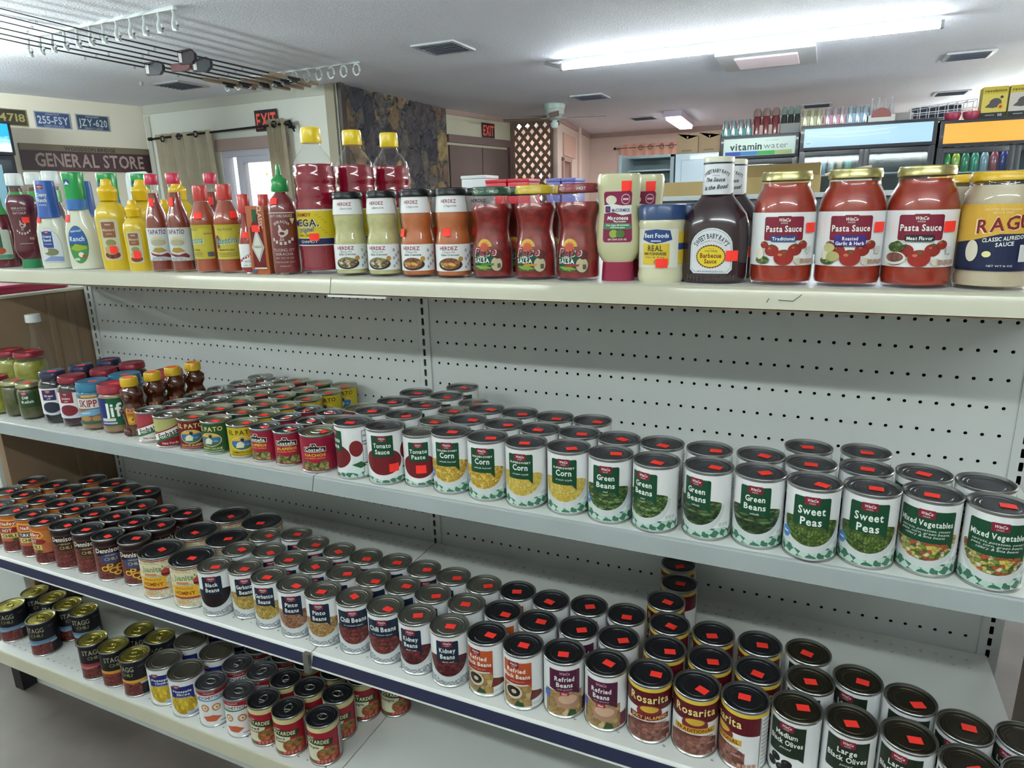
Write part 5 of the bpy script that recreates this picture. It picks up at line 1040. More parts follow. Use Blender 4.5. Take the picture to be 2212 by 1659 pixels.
again(J, 'peanut butter jar with teal-blue lid, second one back', -.703, -.290)
L = Lab(); L.rect(P('22306E'), -46, -8, 22, 88); L.rect(P('1E5A3A'), -12, 46, 22, 88); L.text(TXT, 'Jif', 0, 60, 32, 40); L.rect(P('CFCFC4'), -28, 4, 33, 40); L.rect(P('B9B4D2'), -28, 6, 26, 30); L.star(P('C9D0B8'), 24, 40, 8, 8, 6, .4)
J = jar('peanut_butter_jar', 'peanut butter jar with red lid, front one beside honey', -.640, -.366, .0360, .1175, pb, plast('red_lid', '9A2438'), L, None, -.3, .0355, .02)
again(J, 'red-lidded peanut butter jar behind the honey bears', -.628, -.225)
# honey bears
def bear(lb, x, y):
    hm = mat('honey', '4A1E0C', .12, coat=.7); t = thing('honey_bear_bottle', lb, 'bottle', (x, y, ZM), face(x, y, -.4), 'honey bears on the middle shelf')
    bj_ = [(0, .002), (.020, .001), (.0255, .003), (.026, .012), (.022, .020), (.0225, .03), (.0245, .05), (.0235, .066), (.0185, .077), (.020, .083), (.0245, .092), (.0245, .100), (.0205, .110), (.0155, .115), (.0145, .120), (0, .120)]
    s = Shape(bj_, 64, 1, .85); bm = lathe(bj_, 64, 1, .85)
    for cx, cz, r_, cy in ((-.012, .010, .011, -.016), (.012, .010, .011, -.016), (-.019, .104, .0065, 0), (.019, .104, .0065, 0), (0, .094, .0085, -.0195), (-.022, .058, .007, -.008), (.022, .058, .007, -.008)):
        bmesh.ops.create_icosphere(bm, subdivisions=2, radius=r_, matrix=Matrix.Translation((cx, cy, cz)))
    obj('bottle', meshof(bm, 'bottle', hm, True, 60), t)
    L = Lab(); L.rect(P('C0862E'), -11, 11, 28, 68, 3); badge(L, 0, 64, .6); L.text(P('7A3A14'), 'Honey', 0, 54, 4.6, 15); L.ell(P('D0A84A'), 0, 40, 8, 7); L.poly(P('5A3416'), [(0, 40), (6, 46), (5, 38)])
    obj('label', wrap(L, s, 'label', step=.00025, vc=[p[1] for p in bj_]), t)
    obj('cap', lmesh([(0, .118), (.0185, .118), (.019, .120), (.0185, .1355), (.017, .138), (0, .138)], plast('honey_cap', 'CFA722', .3), 40), t)
    obj('price_sticker', sticker_mesh(), t, (0, -.002, .1381), (0, 0, .2)); return t
H1 = bear('honey bear bottle with yellow cap, front one', -.574, -.372)
for i, (x, y) in enumerate(((-.568, -.315), (-.566, -.260), (-.562, -.204))):
    again(H1, 'yellow-capped honey bear bottle, %s one back' % ('second', 'third', 'rearmost')[i], x, y)
# relish and pickles
dr = mat('dill_relish', '4E5228', .45, coat=.4, var=.25, vscale=110); pk = mat('dark_pickles', '2A2E1A', .4, coat=.4, var=.3, vscale=60); gp = mat('banana_peppers', '8A8A2A', .4, coat=.4, var=.3, vscale=50)
L = Lab(); L.rect(P('2C4A2A'), -16, 22, 34, 74, 1); badge(L, -4, 70, .75); L.text(TXT, 'Dill', -2, 60, 7, 13); L.text(TXT, 'Relish', 2, 49, 7, 26)
J = jar('relish_jar', 'small dill relish jar with gold lid and green label', -.958, -.376, .0275, .095, dr, mat('gold_cap_tin', 'A9A882', .3, .8), L, None, -.35, .0265, .012)
J2 = again(J, 'small dark pickle jar with gold lid left of the relish', -1.024, -.374, None, 1.6); again(J, 'small gold-lidded jar behind the dill relish', -.952, -.314, None, 1.9)
J = jar('pickle_jar', 'large green pickle jar with red lid behind the relish', -1.084, -.288, .040, .150, gp, rl_, None, None, 0, .036, .014)
again(J, 'large green pickle jar with red lid at the left photo edge', -1.166, -.292)
jar('pepper_jar', 'yellow-green pepper jar with red lid at the left photo edge', -1.098, -.376, .034, .100, gp, rl_, None, None, 0, .031, .012)
dt2 = make('vinegar_bottle', 'clear bottle with white cap standing behind the pickle jars', 'bottle', -1.176, -.205, ZM, [('bottle', db), ('cap', lmesh([(0, .212), (.0192, .212), (.02, .214), (.019, .234), (0, .236)], plast('white_cap', 'DDE4E2', .3), 32))], 0, GJ)
# ---------------------------------------------------------------- the room
def struct(name, me, loc=(0, 0, 0), rot=(0, 0, 0), parent=None):
    o = obj(name, me, parent, loc, rot)
    if parent is None: o['kind'] = 'structure'
    return o
def slab(name, m, a, b, z0, z1, th=.12, side=1, parent=None, bev=0, off=0.):
    """upright slab from plan point a to b; thickness th to the left (side=1) of a->b"""
    a, b = Vector((*a, 0)), Vector((*b, 0)); d = (b-a); n = Vector((-d.y, d.x, 0)).normalized()*side; a = a+n*off; b = b+n*off
    bm = bmesh.new(); V = [bm.verts.new(p+Vector((0, 0, z))) for z in (z0, z1) for p in (a, b, b+n*th, a+n*th)]
    for f in ((0, 1, 2, 3), (4, 5, 6, 7), (0, 1, 5, 4), (1, 2, 6, 5), (2, 3, 7, 6), (3, 0, 4, 7)): bm.faces.new([V[i] for i in f])
    bmesh.ops.recalc_face_normals(bm, faces=bm.faces[:])
    me = meshof(bm, name, m); return struct(name, me) if parent is None else obj(name, me, parent)
def on(a, b, t, z): return Vector((a[0]+(b[0]-a[0])*t, a[1]+(b[1]-a[1])*t, z+ZO))
M_wl = mat('warm_cream_wall', 'D2CDBE', .7, bump=.04, bscale=120, var=.03, vscale=1.5)
M_wh = mat('white_panel_wall', 'DADDD6', .6, var=.03, vscale=2)
M_pk = mat('pink_cream_wall', 'D8C5BA', .7, var=.04, vscale=2); M_trim = mat('pinkish_trim', 'A89088', .55, var=.06, vscale=6)
M_ceil = mat('sprayed_ceiling', 'E8ECF8', .75, bump=.55, bscale=34, var=.03, vscale=.7)
def ceiling_mat():
    m = M_ceil; nt = m.node_tree
    n2 = nt.nodes.new('ShaderNodeTexNoise'); n2.inputs['Scale'].default_value = 75; n2.inputs['Detail'].default_value = 3
    bp = [n for n in nt.nodes if n.type == 'BUMP'][0]; tc = [n for n in nt.nodes if n.type == 'TEX_COORD'][0]; nt.links.new(tc.outputs['Object'], n2.inputs['Vector'])
    r = nt.nodes.new('ShaderNodeValToRGB'); r.color_ramp.elements[0].position = .5; r.color_ramp.elements[1].position = .62; nt.links.new(n2.outputs['Fac'], r.inputs[0]); nt.links.new(r.outputs[0], bp.inputs['Height']); bp.inputs['Distance'].default_value = .012
ceiling_mat()
bm = bmesh.new(); bx(bm, -8, 5.2, -4.2, 4.05, CEIL, CEIL+.08); bx(bm, -3.95, 5.2, 4.05, 10, CEIL, CEIL+.08); struct('ceiling', meshof(bm, 'ceiling', M_ceil))
bm = bmesh.new(); bx(bm, -8, 5.2, -4.2, 4.05, -.05, 0); bx(bm, -3.95, 5.2, 4.05, 10, -.05, 0); struct('floor', meshof(bm, 'floor', mat('brown_vinyl_floor', '5C544D', .5, var=.3, vscale=4, bump=.05, bscale=8)))
LA, LB = (-7.54, -4.2), (-5.732, 3.924)
slab('wall_left', M_wl, LA, LB, 0, CEIL, .12, 1)
# wall with the glass door
slab('wall_curtain_left', M_wh, (-5.78, 3.92), (-4.70, 3.92), 0, CEIL, .12, 1); slab('wall_curtain_right', M_wh, (-3.86, 3.92), (-3.22, 3.92), 0, CEIL, .12, 1); slab('wall_curtain_top', M_wh, (-4.70, 3.92), (-3.86, 3.92), .90+ZO, CEIL, .12, 1)
slab('trim_1', mat('pale_trim', 'BDBFB6', .5), (-5.72, 3.905), (-3.34, 3.905), CEIL-.085, CEIL, .014, 1); slab('trim_2', mat('tan_board', '98927E', .55), (-3.335, 3.895), (-3.235, 3.895), 0, CEIL, .02, 1)
slab('trim_3', mat('pale_trim', 'BDBFB6', .5), (-5.70, 3.90), (-5.64, 3.90), 0, CEIL-.1, .015, 1); slab('trim_4', mat('mauve_header', '9A8580', .5), (-4.74, 3.89), (-3.82, 3.89), .82+ZO, .93+ZO, .025, 1)
# glass door
wf = mat('white_vinyl_frame', 'B9BAC8', .4); d = obj('door_1', None); d['kind'] = 'structure'
for n_, x0, x1, z0, z1 in (('frame_head', -4.7, -3.86, .76, .83), ('stile', -4.7, -4.63, -1.13, .76), ('stile', -4.52, -4.44, -1.13, .76), ('stile', -3.92, -3.86, -1.13, .76), ('rail', -4.44, -3.92, -1.13, -1.0), ('rail', -4.44, -3.92, .70, .76)):
    boxo(n_, wf, (x0, x1, 3.93, 4.0, z0+ZO, z1+ZO), d, .004)
boxo('glass_pane', glass('window_glass', (.97, 1, .98)), (-4.63, -3.92, 3.96, 3.966, .05, .76+ZO), d, 0); boxo('door_handle', mat('grey_handle', '8A8A94', .3, .5), (-4.505, -4.47, 3.88, 3.93, -.15+ZO, .15+ZO), d, .006)
# outdoors: pale ground, hedge and a bare shrub
bm = bmesh.new(); bx(bm, -16, -3.96, 4.06, 22, -.12, -.06); struct('ground', meshof(bm, 'ground', mat('pale_gravel', 'B9B6A0', .9)))
# stone chimney breast
def stone_mat():
    m = bpy.data.materials.new('stone'); m.use_nodes = True; nt = m.node_tree; b = nt.nodes['Principled BSDF']; b.inputs['Roughness'].default_value = .75
    tc = nt.nodes.new('ShaderNodeTexCoord'); mp = nt.nodes.new('ShaderNodeMapping'); mp.inputs['Scale'].default_value = (1, 3.6, 2.3); mp.inputs['Rotation'].default_value = (.5, 0, 0); nt.links.new(tc.outputs['Object'], mp.inputs[0])
    nz = nt.nodes.new('ShaderNodeTexNoise'); nz.inputs['Scale'].default_value = 1.6; nz.inputs['Detail'].default_value = 6; nt.links.new(mp.outputs[0], nz.inputs[0])
    ad = nt.nodes.new('ShaderNodeMixRGB'); ad.blend_type = 'ADD'; ad.inputs[0].default_value = .8; nt.links.new(mp.outputs[0], ad.inputs[1]); nt.links.new(nz.outputs['Color'], ad.inputs[2])
    v = nt.nodes.new('ShaderNodeTexVoronoi'); v.inputs['Scale'].default_value = 1.25; v2 = nt.nodes.new('ShaderNodeTexVoronoi'); v2.feature = 'DISTANCE_TO_EDGE'; v2.inputs['Scale'].default_value = 1.25
    for q in (v, v2): nt.links.new(ad.outputs[0], q.inputs['Vector'])
    sp = nt.nodes.new('ShaderNodeSeparateColor'); nt.links.new(v.outputs['Color'], sp.inputs[0]); r = nt.nodes.new('ShaderNodeValToRGB'); r.color_ramp.interpolation = 'CONSTANT'; e = r.color_ramp.elements
    cs_ = ['8A765E', '9C8A6A', '5A565C', '7A685C', 'A8966E', '4C4C56', '8E7C62', '706A66']
    while len(e) < 8: e.new(.5)
    for i, c in enumerate(cs_): e[i].position = i/8; e[i].color = (*hexc(c), 1)
    nt.links.new(sp.outputs[0], r.inputs[0])
    n3 = nt.nodes.new('ShaderNodeTexNoise'); n3.inputs['Scale'].default_value = 9; n3.inputs['Detail'].default_value = 8; nt.links.new(tc.outputs['Object'], n3.inputs[0])
    r3 = nt.nodes.new('ShaderNodeValToRGB'); r3.color_ramp.elements[0].color = (.55, .55, .6, 1); r3.color_ramp.elements[1].color = (1.25, 1.2, 1.1, 1); r3.color_ramp.elements[0].position = .3; r3.color_ramp.elements[1].position = .7; nt.links.new(n3.outputs['Fac'], r3.inputs[0])
    m1 = nt.nodes.new('ShaderNodeMixRGB'); m1.blend_type = 'MULTIPLY'; m1.inputs[0].default_value = 1; nt.links.new(r.outputs[0], m1.inputs[1]); nt.links.new(r3.outputs[0], m1.inputs[2])
    r2 = nt.nodes.new('ShaderNodeValToRGB'); r2.color_ramp.elements[0].color = (0, 0, 0, 1); r2.color_ramp.elements[1].position = .07; nt.links.new(v2.outputs['Distance'], r2.inputs[0])
    m2 = nt.nodes.new('ShaderNodeMixRGB'); nt.links.new(r2.outputs[0], m2.inputs[0]); m2.inputs[1].default_value = (*hexc('7A7E84'), 1); nt.links.new(m1.outputs[0], m2.inputs[2]); nt.links.new(m2.outputs[0], b.inputs['Base Color'])
    ma = nt.nodes.new('ShaderNodeMath'); ma.operation = 'ADD'; nt.links.new(r2.outputs[0], ma.inputs[0]); nt.links.new(n3.outputs['Fac'], ma.inputs[1])
    bp = nt.nodes.new('ShaderNodeBump'); bp.inputs['Strength'].default_value = 1; bp.inputs['Distance'].default_value = .04; nt.links.new(ma.outputs[0], bp.inputs['Height']); nt.links.new(bp.outputs[0], b.inputs['Normal']); return m
bm = bmesh.new(); rs2 = random.Random(5)
ny, nz = 60, 70; G = [[bm.verts.new((-3.20+(rs2.uniform(-.012, .018) if 0 < i < ny else 0), 3.93+i*1.93/ny, j*CEIL/nz)) for j in range(nz+1)] for i in range(ny+1)]
for i in range(ny):
    for j in range(nz): bm.faces.new((G[i][j], G[i+1][j], G[i+1][j+1], G[i][j+1]))
for i, y in ((0, 3.93), (ny, 5.86)):
    for j in range(nz):
        a = bm.verts.new((-3.7, y, j*CEIL/nz)); b2 = bm.verts.new((-3.7, y, (j+1)*CEIL/nz)); bm.faces.new((G[i][j], G[i][j+1], b2, a))
struct('wall_stone', meshof(bm, 'wall_stone', stone_mat()))
slab('trim_5', mat('dark_brown_edge', '4A423E', .6), (-3.19, 3.90), (-3.19, 3.965), 0, CEIL, .03, -1)
# wall over the brown doors
EA, EB = (-3.22, 5.87), (-2.97, 7.15)
slab('wall_exit', mat('ivory_panel', 'C3C2AC', .6, var=.05, vscale=3), EA, EB, 0, CEIL, .12, 1); slab('trim_6', M_trim, EA, EB, CEIL-.055, CEIL, .015, -1)
d2 = obj('door_2', None); d2['kind'] = 'structure'; bw = mat('plum_brown_wood', '6A5452', .5, var=.06, vscale=5)
slab('door_header', bw, EA, EB, .96+ZO, 1.045+ZO, .045, -1, d2)
for k in range(2): slab('door_leaf', mat('brown_door', '62504C', .5, var=.08, vscale=4), (EA[0]+(EB[0]-EA[0])*(.02+.48*k), EA[1]+(EB[1]-EA[1])*(.02+.48*k)), (EA[0]+(EB[0]-EA[0])*(.49+.42*k), EA[1]+(EB[1]-EA[1])*(.49+.42*k)), .02, .93+ZO, .03, -1, d2)
slab('door_jamb', bw, (EA[0]+(EB[0]-EA[0])*.93, EA[1]+(EB[1]-EA[1])*.93), EB, .0, .96+ZO, .05, -1, d2)
# lattice screen
lt = thing('lattice_screen', 'brown wooden diamond lattice screen between the exit doorway and the ceiling fan', 'screen', (-2.67, 7.15, 0)); lm = mat('brown_lattice_wood', '7A6656', .6, var=.08, vscale=6)
x0, x1, z0, z1 = -.30, .30, .0, CEIL
bm = bmesh.new(); bx(bm, x0, x0+.05, -.02, .02, z0, z1, bev=.003); bx(bm, x1-.03, x1, -.02, .02, z0, z1, bev=.003); bx(bm, x0+.05, x1-.03, -.02, .02, z1-.07, z1, bev=.003); bx(bm, x0+.05, x1-.03, -.02, .02, z0, .08, bev=.003); obj('screen_frame', meshof(bm, 'screen_frame', lm), lt)
bm = bmesh.new(); P_ = .138; wd = .042
for s in (-1, 1):
    k = -40
    while k < 60:
        c = k*P_; k += 1        # strip: x*s + ... = line z = s*x + c
        pts = []
        xa, xb = x0+.04, x1-.02; za, zb = s*xa*1.15+c, s*xb*1.15+c
        lo, hi = z0+.06, z1-.06
        if max(za, zb) < lo or min(za, zb) > hi: continue
        def cl(x, z):
            if z < lo: return ((lo-c)/(s*1.15), lo)
            if z > hi: return ((hi-c)/(s*1.15), hi)
            return (x, z)
        p, q = cl(xa, za), cl(xb, zb); v = Vector((q[0]-p[0], 0, q[1]-p[1]))
        if v.length < .01: continue
        n = Vector((-v.z, 0, v.x)).normalized()*wd/2; yy = .004*s
        W4 = [Vector((p[0], yy, p[1]))-n, Vector((q[0], yy, q[1]))-n, Vector((q[0], yy, q[1]))+n, Vector((p[0], yy, p[1]))+n]
        A = [bm.verts.new(w+Vector((0, -.004, 0))) for w in W4]; B = [bm.verts.new(w+Vector((0, .004, 0))) for w in W4]
        bm.faces.new(A); bm.faces.new(B[::-1])
        for i in range(4): bm.faces.new((A[i], B[i], B[(i+1) % 4], A[(i+1) % 4]))
bmesh.ops.recalc_face_normals(bm, faces=bm.faces[:]); obj('lattice', meshof(bm, 'lattice', lm), lt)
# far room beyond the lattice
BA, BB = (-2.34, 7.2), (-2.72, 9.72)
def bw_(t0, t1, z0_, z1_, name): slab(name, M_pk, (BA[0]+(BB[0]-BA[0])*t0, BA[1]+(BB[1]-BA[1])*t0), (BA[0]+(BB[0]-BA[0])*t1, BA[1]+(BB[1]-BA[1])*t1), z0_, z1_, .1, 1)
bw_(0, .10, 0, CEIL, 'wall_side_near'); bw_(.33, 1, 0, CEIL, 'wall_side_far'); bw_(.10, .33, .83+ZO, CEIL, 'wall_side_top'); bw_(.10, .33, 0, .0+ZO, 'wall_side_sill')
slab('wall_back', M_pk, (-2.8, 9.70), (5.1, 9.70), 0, CEIL, .1, 1); slab('wall_right', M_pk, (5.0, 9.8), (5.0, -4.2), 0, CEIL, .1, 1); slab('wall_near', M_wh, (5.1, -4.1), (-8, -4.1), 0, CEIL, .1, 1)
slab('wall_hidden', M_pk, (-3.8, 3.95), (-3.8, 7.3), 0, CEIL, .1, 1); slab('wall_vestibule_left', M_pk, (-3.9, 8.6), (-3.225, 8.6), 0, CEIL, .1, 1); slab('wall_vestibule_right', M_pk, (-3.125, 8.6), (-2.52, 8.6), 0, CEIL, .1, 1); slab('wall_vestibule_top', M_pk, (-3.23, 8.6), (-3.12, 8.6), .80+ZO, CEIL, .1, 1); slab('wall_vestibule_side', M_pk, (-3.85, 7.2), (-3.85, 8.7), 0, CEIL, .1, 1)
t = thing('ceiling_lamp', 'small round ceiling lamp added unseen behind the lattice screen', 'light', (-3.2, 7.9, CEIL)); obj('lens', lmesh([(0, -.05), (.10, -.045), (.12, -.02), (.12, 0), (0, 0)], mat('added_lamp_lens', (1, .9, .85), .4, emit=60), 28), t)  # lamp added to brighten the pink wall behind the lattice
slab('trim_7', M_trim, (-2.72, 9.685), (5, 9.685), CEIL-.07, CEIL, .015, 1); slab('trim_8', M_trim, BA, BB, CEIL-.07, CEIL, .02, -1)
w = obj('window_1', None); w['kind'] = 'structure'
for t0, t1, a, b in ((.10, .125, 0, .83), (.305, .33, 0, .83), (.10, .33, .79, .84), (.10, .33, -.04, .02)): slab('window_frame', mat('pink_frame', 'B99A90', .5), (BA[0]+(BB[0]-BA[0])*t0, BA[1]+(BB[1]-BA[1])*t0), (BA[0]+(BB[0]-BA[0])*t1, BA[1]+(BB[1]-BA[1])*t1), a+ZO, b+ZO, .03, -1, w)
slab('roller_blind', mat('pink_blind', 'CBA898', .6), (BA[0]+(BB[0]-BA[0])*.13, BA[1]+(BB[1]-BA[1])*.13), (BA[0]+(BB[0]-BA[0])*.46, BA[1]+(BB[1]-BA[1])*.46), .86+ZO, 1.15+ZO, .02, -1, w)
# ---- wall signs
def sign(name, lb, cat, L, base, w_, h_, loc, rz, part='plate', group=None):
    t = thing(name, lb, cat, loc, rz, group); obj(part, flat(L, part, base, w=w_, h=h_), t); return t
LD = math.atan2(LB[1]-LA[1], LB[0]-LA[0])
def lw(y, z, off=.012):
    t = (y-LA[1])/(LB[1]-LA[1]); p = on(LA, LB, t, z); return (p.x+off, p.y, p.z)
pb_ = P('34466E')
def plate(txt, bg, fg, top, bot):
    L = Lab(); L.rect(fg, -148, 148, -70, 70, 6); L.rect(bg, -144, 144, -66, 66, 5); L.text(fg, txt, 0, 0, 66, 262, 1); L.text(fg, top, 0, 52, 15, 120, 0); L.text(fg, bot, 0, -53, 15, 170, 0); return L
GPL = 'licence plates in a row on the cream wall'
sign('licence_plate', 'dark brown licence plate reading 94718, leftmost and cut by the photo edge', 'licence plate', plate('94718', P('2E2A22'), P('8F8550'), '', ''), P('2E2A22'), 300, 145, lw(2.72, 1.115), LD, group=GPL)
sign('licence_plate', 'blue licence plate reading 255-FSY', 'licence plate', plate('255-FSY', pb_, P('AEB9C9'), 'CONNECTICUT', 'CONSTITUTION STATE'), pb_, 300, 145, lw(3.075, 1.115), LD, group=GPL)
sign('licence_plate', 'blue licence plate reading JZY-620', 'licence plate', plate('JZY-620', P('2E4058'), P('A9B4C0'), 'MISSISSIPPI', 'GREAT LAKES'), P('2E4058'), 300, 145, lw(3.42, 1.118), LD, group=GPL)
L = Lab(); L.rect(P('6E6250'), -590, 590, 62, 118); L.rect(P('3E2A32'), -590, 590, -118, 62); L.text(P('2A2422'), 'WOODSON BRIDGE', 20, 88, 34, 470, 1)
L.text(P('A08C84'), 'GENERAL STORE', 20, -20, 120, 1000, 1); L.text(P('3E2A32'), 'GENERAL STORE', 20, -20, 104, 985, 0, lv=None) if 0 else None; L.text(P('6E3A34'), 'MEATS  PRODUCE & DRY GOODS', 10, -98, 16, 560, 0)
sign('store_sign', 'long maroon general store sign with tan top band on cream wall', 'sign', L, P('3E2A32'), 1190, 240, lw(3.335, .775), LD, 'board')
def exit_sign(lb, loc, rz, k=1):
    L = Lab(); rr = mat('exit_red', 'E0503E', .5, emit=.15); L.rect(P('1B1A22'), -138*k, 138*k, -95*k, 95*k, 12*k); L.text(rr, 'EXIT', 0, 0, 130*k, 240*k, 1); sign('exit_sign', lb, 'sign', L, P('1B1A22'), 276*k, 190*k, loc, rz, 'board')
exit_sign('black exit sign with red letters above the curtained glass door', (-4.055, 3.90, 1.065+ZO), 0)
p = on(EA, EB, .61, 1.14); exit_sign('black exit sign with red letters over the brown doors', (p.x+.02, p.y, p.z), math.atan2(EB[1]-EA[1], EB[0]-EA[0]), .9)
# ---- curtains and rod at the glass door
t = thing('curtain_rod', 'black curtain rod with scrolled end above the glass door', 'curtain rod', (-4.7, 3.84, .99+ZO)); bk = mat('black_iron', '17171C', .4, .5)
bm = bmesh.new(); tube(bm, [(-.86, 0, -.008), (.93, 0, .02)], .011, 10); obj('rod', meshof(bm, 'rod', bk, True), t)
bm = bmesh.new(); tube(bm, [(.93, 0, .02), (.98, 0, .03), (1.0, 0, .0), (1.0, .03, -.05)], [.02, .022, .014, .008], 10); obj('finial', meshof(bm, 'finial', bk, True), t)
bm = bmesh.new(); tube(bm, [(-.90, 0, -.008), (-.86, 0, -.008)], .018, 10); obj('finial', meshof(bm, 'finial', bk, True), t)
for x in (-.80, .96): boxo('bracket', bk, (x-.008, x+.008, 0, .08, -.02, .005), t, .002)
M_cur = mat('linen_curtain', 'D2C8B2', .85, var=.06, vscale=10, trans=0)
def curtain(name, lb, xa, xb, y, zt, zb, folds, amp, m, cat='curtain', ax=(1, 0)):
    t = thing(name, lb, cat, (xa, y, zb)); bm = bmesh.new(); N = folds*12; R_ = 14; rr = random.Random(len(lb)); G = []
    ph = [rr.uniform(-.5, .5) for _ in range(folds+2)]
    for j in range(R_+1):
        f = j/R_; row = []
        for i in range(N+1):
            u = i/N; a = u*folds*2*PI+ph[int(u*folds)]*.6*(1-f); row.append(bm.verts.new(((xb-xa)*u*(1+.03*math.sin(f*3)), amp*(1-.3*f)*math.sin(a)+.006*math.sin(3*a+f*4), (zt-zb)*f)))
        G.append(row)
    for j in range(R_):
        for i in range(N): bm.faces.new((G[j][i], G[j][i+1], G[j+1][i+1], G[j+1][i]))
    r = bmesh.ops.solidify(bm, geom=bm.faces[:], thickness=.003)
    obj('cloth', meshof(bm, 'cloth', m, True, 80), t); return t
for lb, xa, xb in (('beige grommet curtain gathered left of the glass door', -5.50, -4.72), ('narrow beige curtain gathered right of the glass door', -4.0, -3.78)):
    t = curtain('curtain', lb, xa, xb, 3.84, 1.02+ZO if xa < -5 else 1.06+ZO, .12, 5 if xa < -5 else 3, .035, M_cur)
    for k in range(3 if xa < -5 else 1):
        bm = bmesh.new(); tube(bm, [(.026*math.cos(a), 0, .026*math.sin(a)) for a in [2*PI*i/16 for i in range(16)]], .007, 6, True)
        obj('grommet', meshof(bm, 'grommet', bk, True), t, ((xb-xa)*(.18+.30*k) if xa < -5 else .12, -.036, (.97+.008*k+ZO if xa < -5 else 1.01+ZO)-.12))
# tree outside the door
t = thing('garden_tree', 'yellow-leaved bare-branched tree outside the glass door', 'tree', (-6.6, 8.5, 0)); rt = random.Random(3); bm = bmesh.new(); tips = []
def grow(p, d, l, r, dep):
    q = p+d*l; tube(bm, [p, q], [r, r*.7], 5)
    if dep == 0: tips.append(q); return
    for _ in range(3): grow(q, (d+Vector((rt.uniform(-.8, .8), rt.uniform(-.6, .6), rt.uniform(-.3, .6)))).normalized(), l*.72, r*.62, dep-1)
grow(Vector((0, 0, 0)), Vector((0, 0, 1)), .85, .035, 5); obj('branches', meshof(bm, 'branches', mat('pale_bark', '8A7F6A', .8)), t)
bm = bmesh.new()
for q in tips[::2]:
    c = q+Vector((rt.uniform(-.25, .25), rt.uniform(-.25, .25), rt.uniform(-.25, .2))); a = Vector((rt.uniform(-1, 1), rt.uniform(-1, 1), rt.uniform(-1, 1))).normalized()*.035; b = a.orthogonal().normalized()*.02
    V = [bm.verts.new(c+v) for v in (-a, b, a, -b)]; bm.faces.new(V)
obj('leaves', meshof(bm, 'leaves', mat('yellow_leaf', 'B9B45A', .7)), t)
# ---- ceiling fittings
em = mat('tube_emission', (.90, .97, 1), .5, emit=LED_E)
t = thing('tube_light', 'long bright LED tube light across the ceiling', 'light', (.16, 4.04, CEIL)); 
bm = bmesh.new(); tube(bm, [(-1.27, 0, -.055), (1.27, 0, -.055)], .021, 14); obj('diffuser', meshof(bm, 'diffuser', em, True), t)
boxo('housing', mat('white_metal', 'C9CCD0', .4), (-1.27, 1.27, -.018, .018, -.038, 0), t, .003)
for x in (-1.29, 1.27): boxo('end_cap', mat('grey_cap', '8A8C90', .4), (x, x+.02, -.023, .023, -.078, -.03), t, .003)
bm = bmesh.new(); tube(bm, [(-1.29, 0, -.05), (-1.36, .01, -.03), (-1.42, .0, -.012)], .012, 8); obj('cable', meshof(bm, 'cable', mat('grey_cap', '8A8C90', .4), True), t)
for x, y, z, rz, k, lb in ((-1.5, -2.0, 1.0, 0, NEAR_E, 'unseen suspended tube light behind the viewer, left'), (1.5, -1.95, 1.0, 0, NEAR_E, 'unseen suspended tube light behind the viewer, right'), (3.9, 3.2, .72, PI/2, FAR_E, 'added unseen tube light out of frame at right'), (-4.6, .2, .95, PI/2, FAR_E*2, 'added unseen tube light out of frame at left'), (3.6, 8.3, .9, 0, FAR_E, 'added unseen tube light behind the coolers')):  # unseen hanging tubes, added to light the shelf front and brighten the ceiling
    t = thing('tube_light', lb, 'light', (x, y, CEIL), rz); z = z+ZO-CEIL; bm = bmesh.new(); tube(bm, [(-1.2, 0, z), (1.2, 0, z)], .018, 12); obj('diffuser', meshof(bm, 'diffuser', mat('tube_emission_%d' % k, (.90, 1, .965), .5, emit=k), True), t); boxo('housing', MATS['white_metal'], (-1.22, 1.22, -.008, .008, z+.019, z+.03), t, .002)
    for xx in (-1, 1): boxo('hanger', MATS['white_metal'], (xx-.002, xx+.002, -.002, .002, z+.03, 0), t, 0)
t = thing('ceiling_lamp', 'short fluorescent fixture glowing in the pinkish back room', 'light', (-1.0, 8.25, CEIL), .05)
boxo('housing', mat('lilac_white', 'B9AEC0', .4), (-.11, .11, -.66, .66, -.07, 0), t, .006); boxo('diffuser', mat('lamp_lens', (1, .95, 1), .4, emit=7), (-.085, .085, -.62, .62, -.105, -.065), t, .012)
t = thing('ceiling_hatch', 'square white framed ceiling panel with pinkish lens beside the tube light', 'ceiling panel', (.34, 4.83, CEIL))
boxo('hatch_frame', mat('white_metal', 'C9CCD0', .4), (-.36, .36, -.36, .36, -.022, 0), t, .004); boxo('lens', mat('pink_lens', 'D9CAD2', .35, emit=.25), (-.23, .23, -.21, .23, -.034, -.018), t, .004)
def vent(lb, x, y, s=.17, rz=0):
    t = thing('ceiling_vent', lb, 'vent', (x, y, CEIL), rz, 'ceiling air vents'); wm = mat('vent_white', 'B9C0C4', .45)
    bm = bmesh.new()
    for a in ((-s, s, -s, -s+.03), (-s, s, s-.03, s), (-s, -s+.03, -s+.03, s-.03), (s-.03, s, -s+.03, s-.03)): bx(bm, *a, -.012, 0)
    obj('vent_frame', meshof(bm, 'vent_frame', wm), t); boxo('vent_void', M_dark, (-s+.03, s-.03, -s+.03, s-.03, -.003, -.001), t, 0)
    bm = bmesh.new()
    for k in range(7):
        yy = -s+.045+k*(2*s-.09)/6; bm2 = bmesh.ops.create_cube(bm, size=1)
        for v in bm2['verts']: v.co = Matrix.Rotation(.7, 3, 'X') @ Vector((v.co.x*(2*s-.06), v.co.y*.022, v.co.z*.002))+Vector((0, yy, -.010))
    obj('louvres', meshof(bm, 'louvres', mat('louvre_grey', '7C8090', .5)), t)
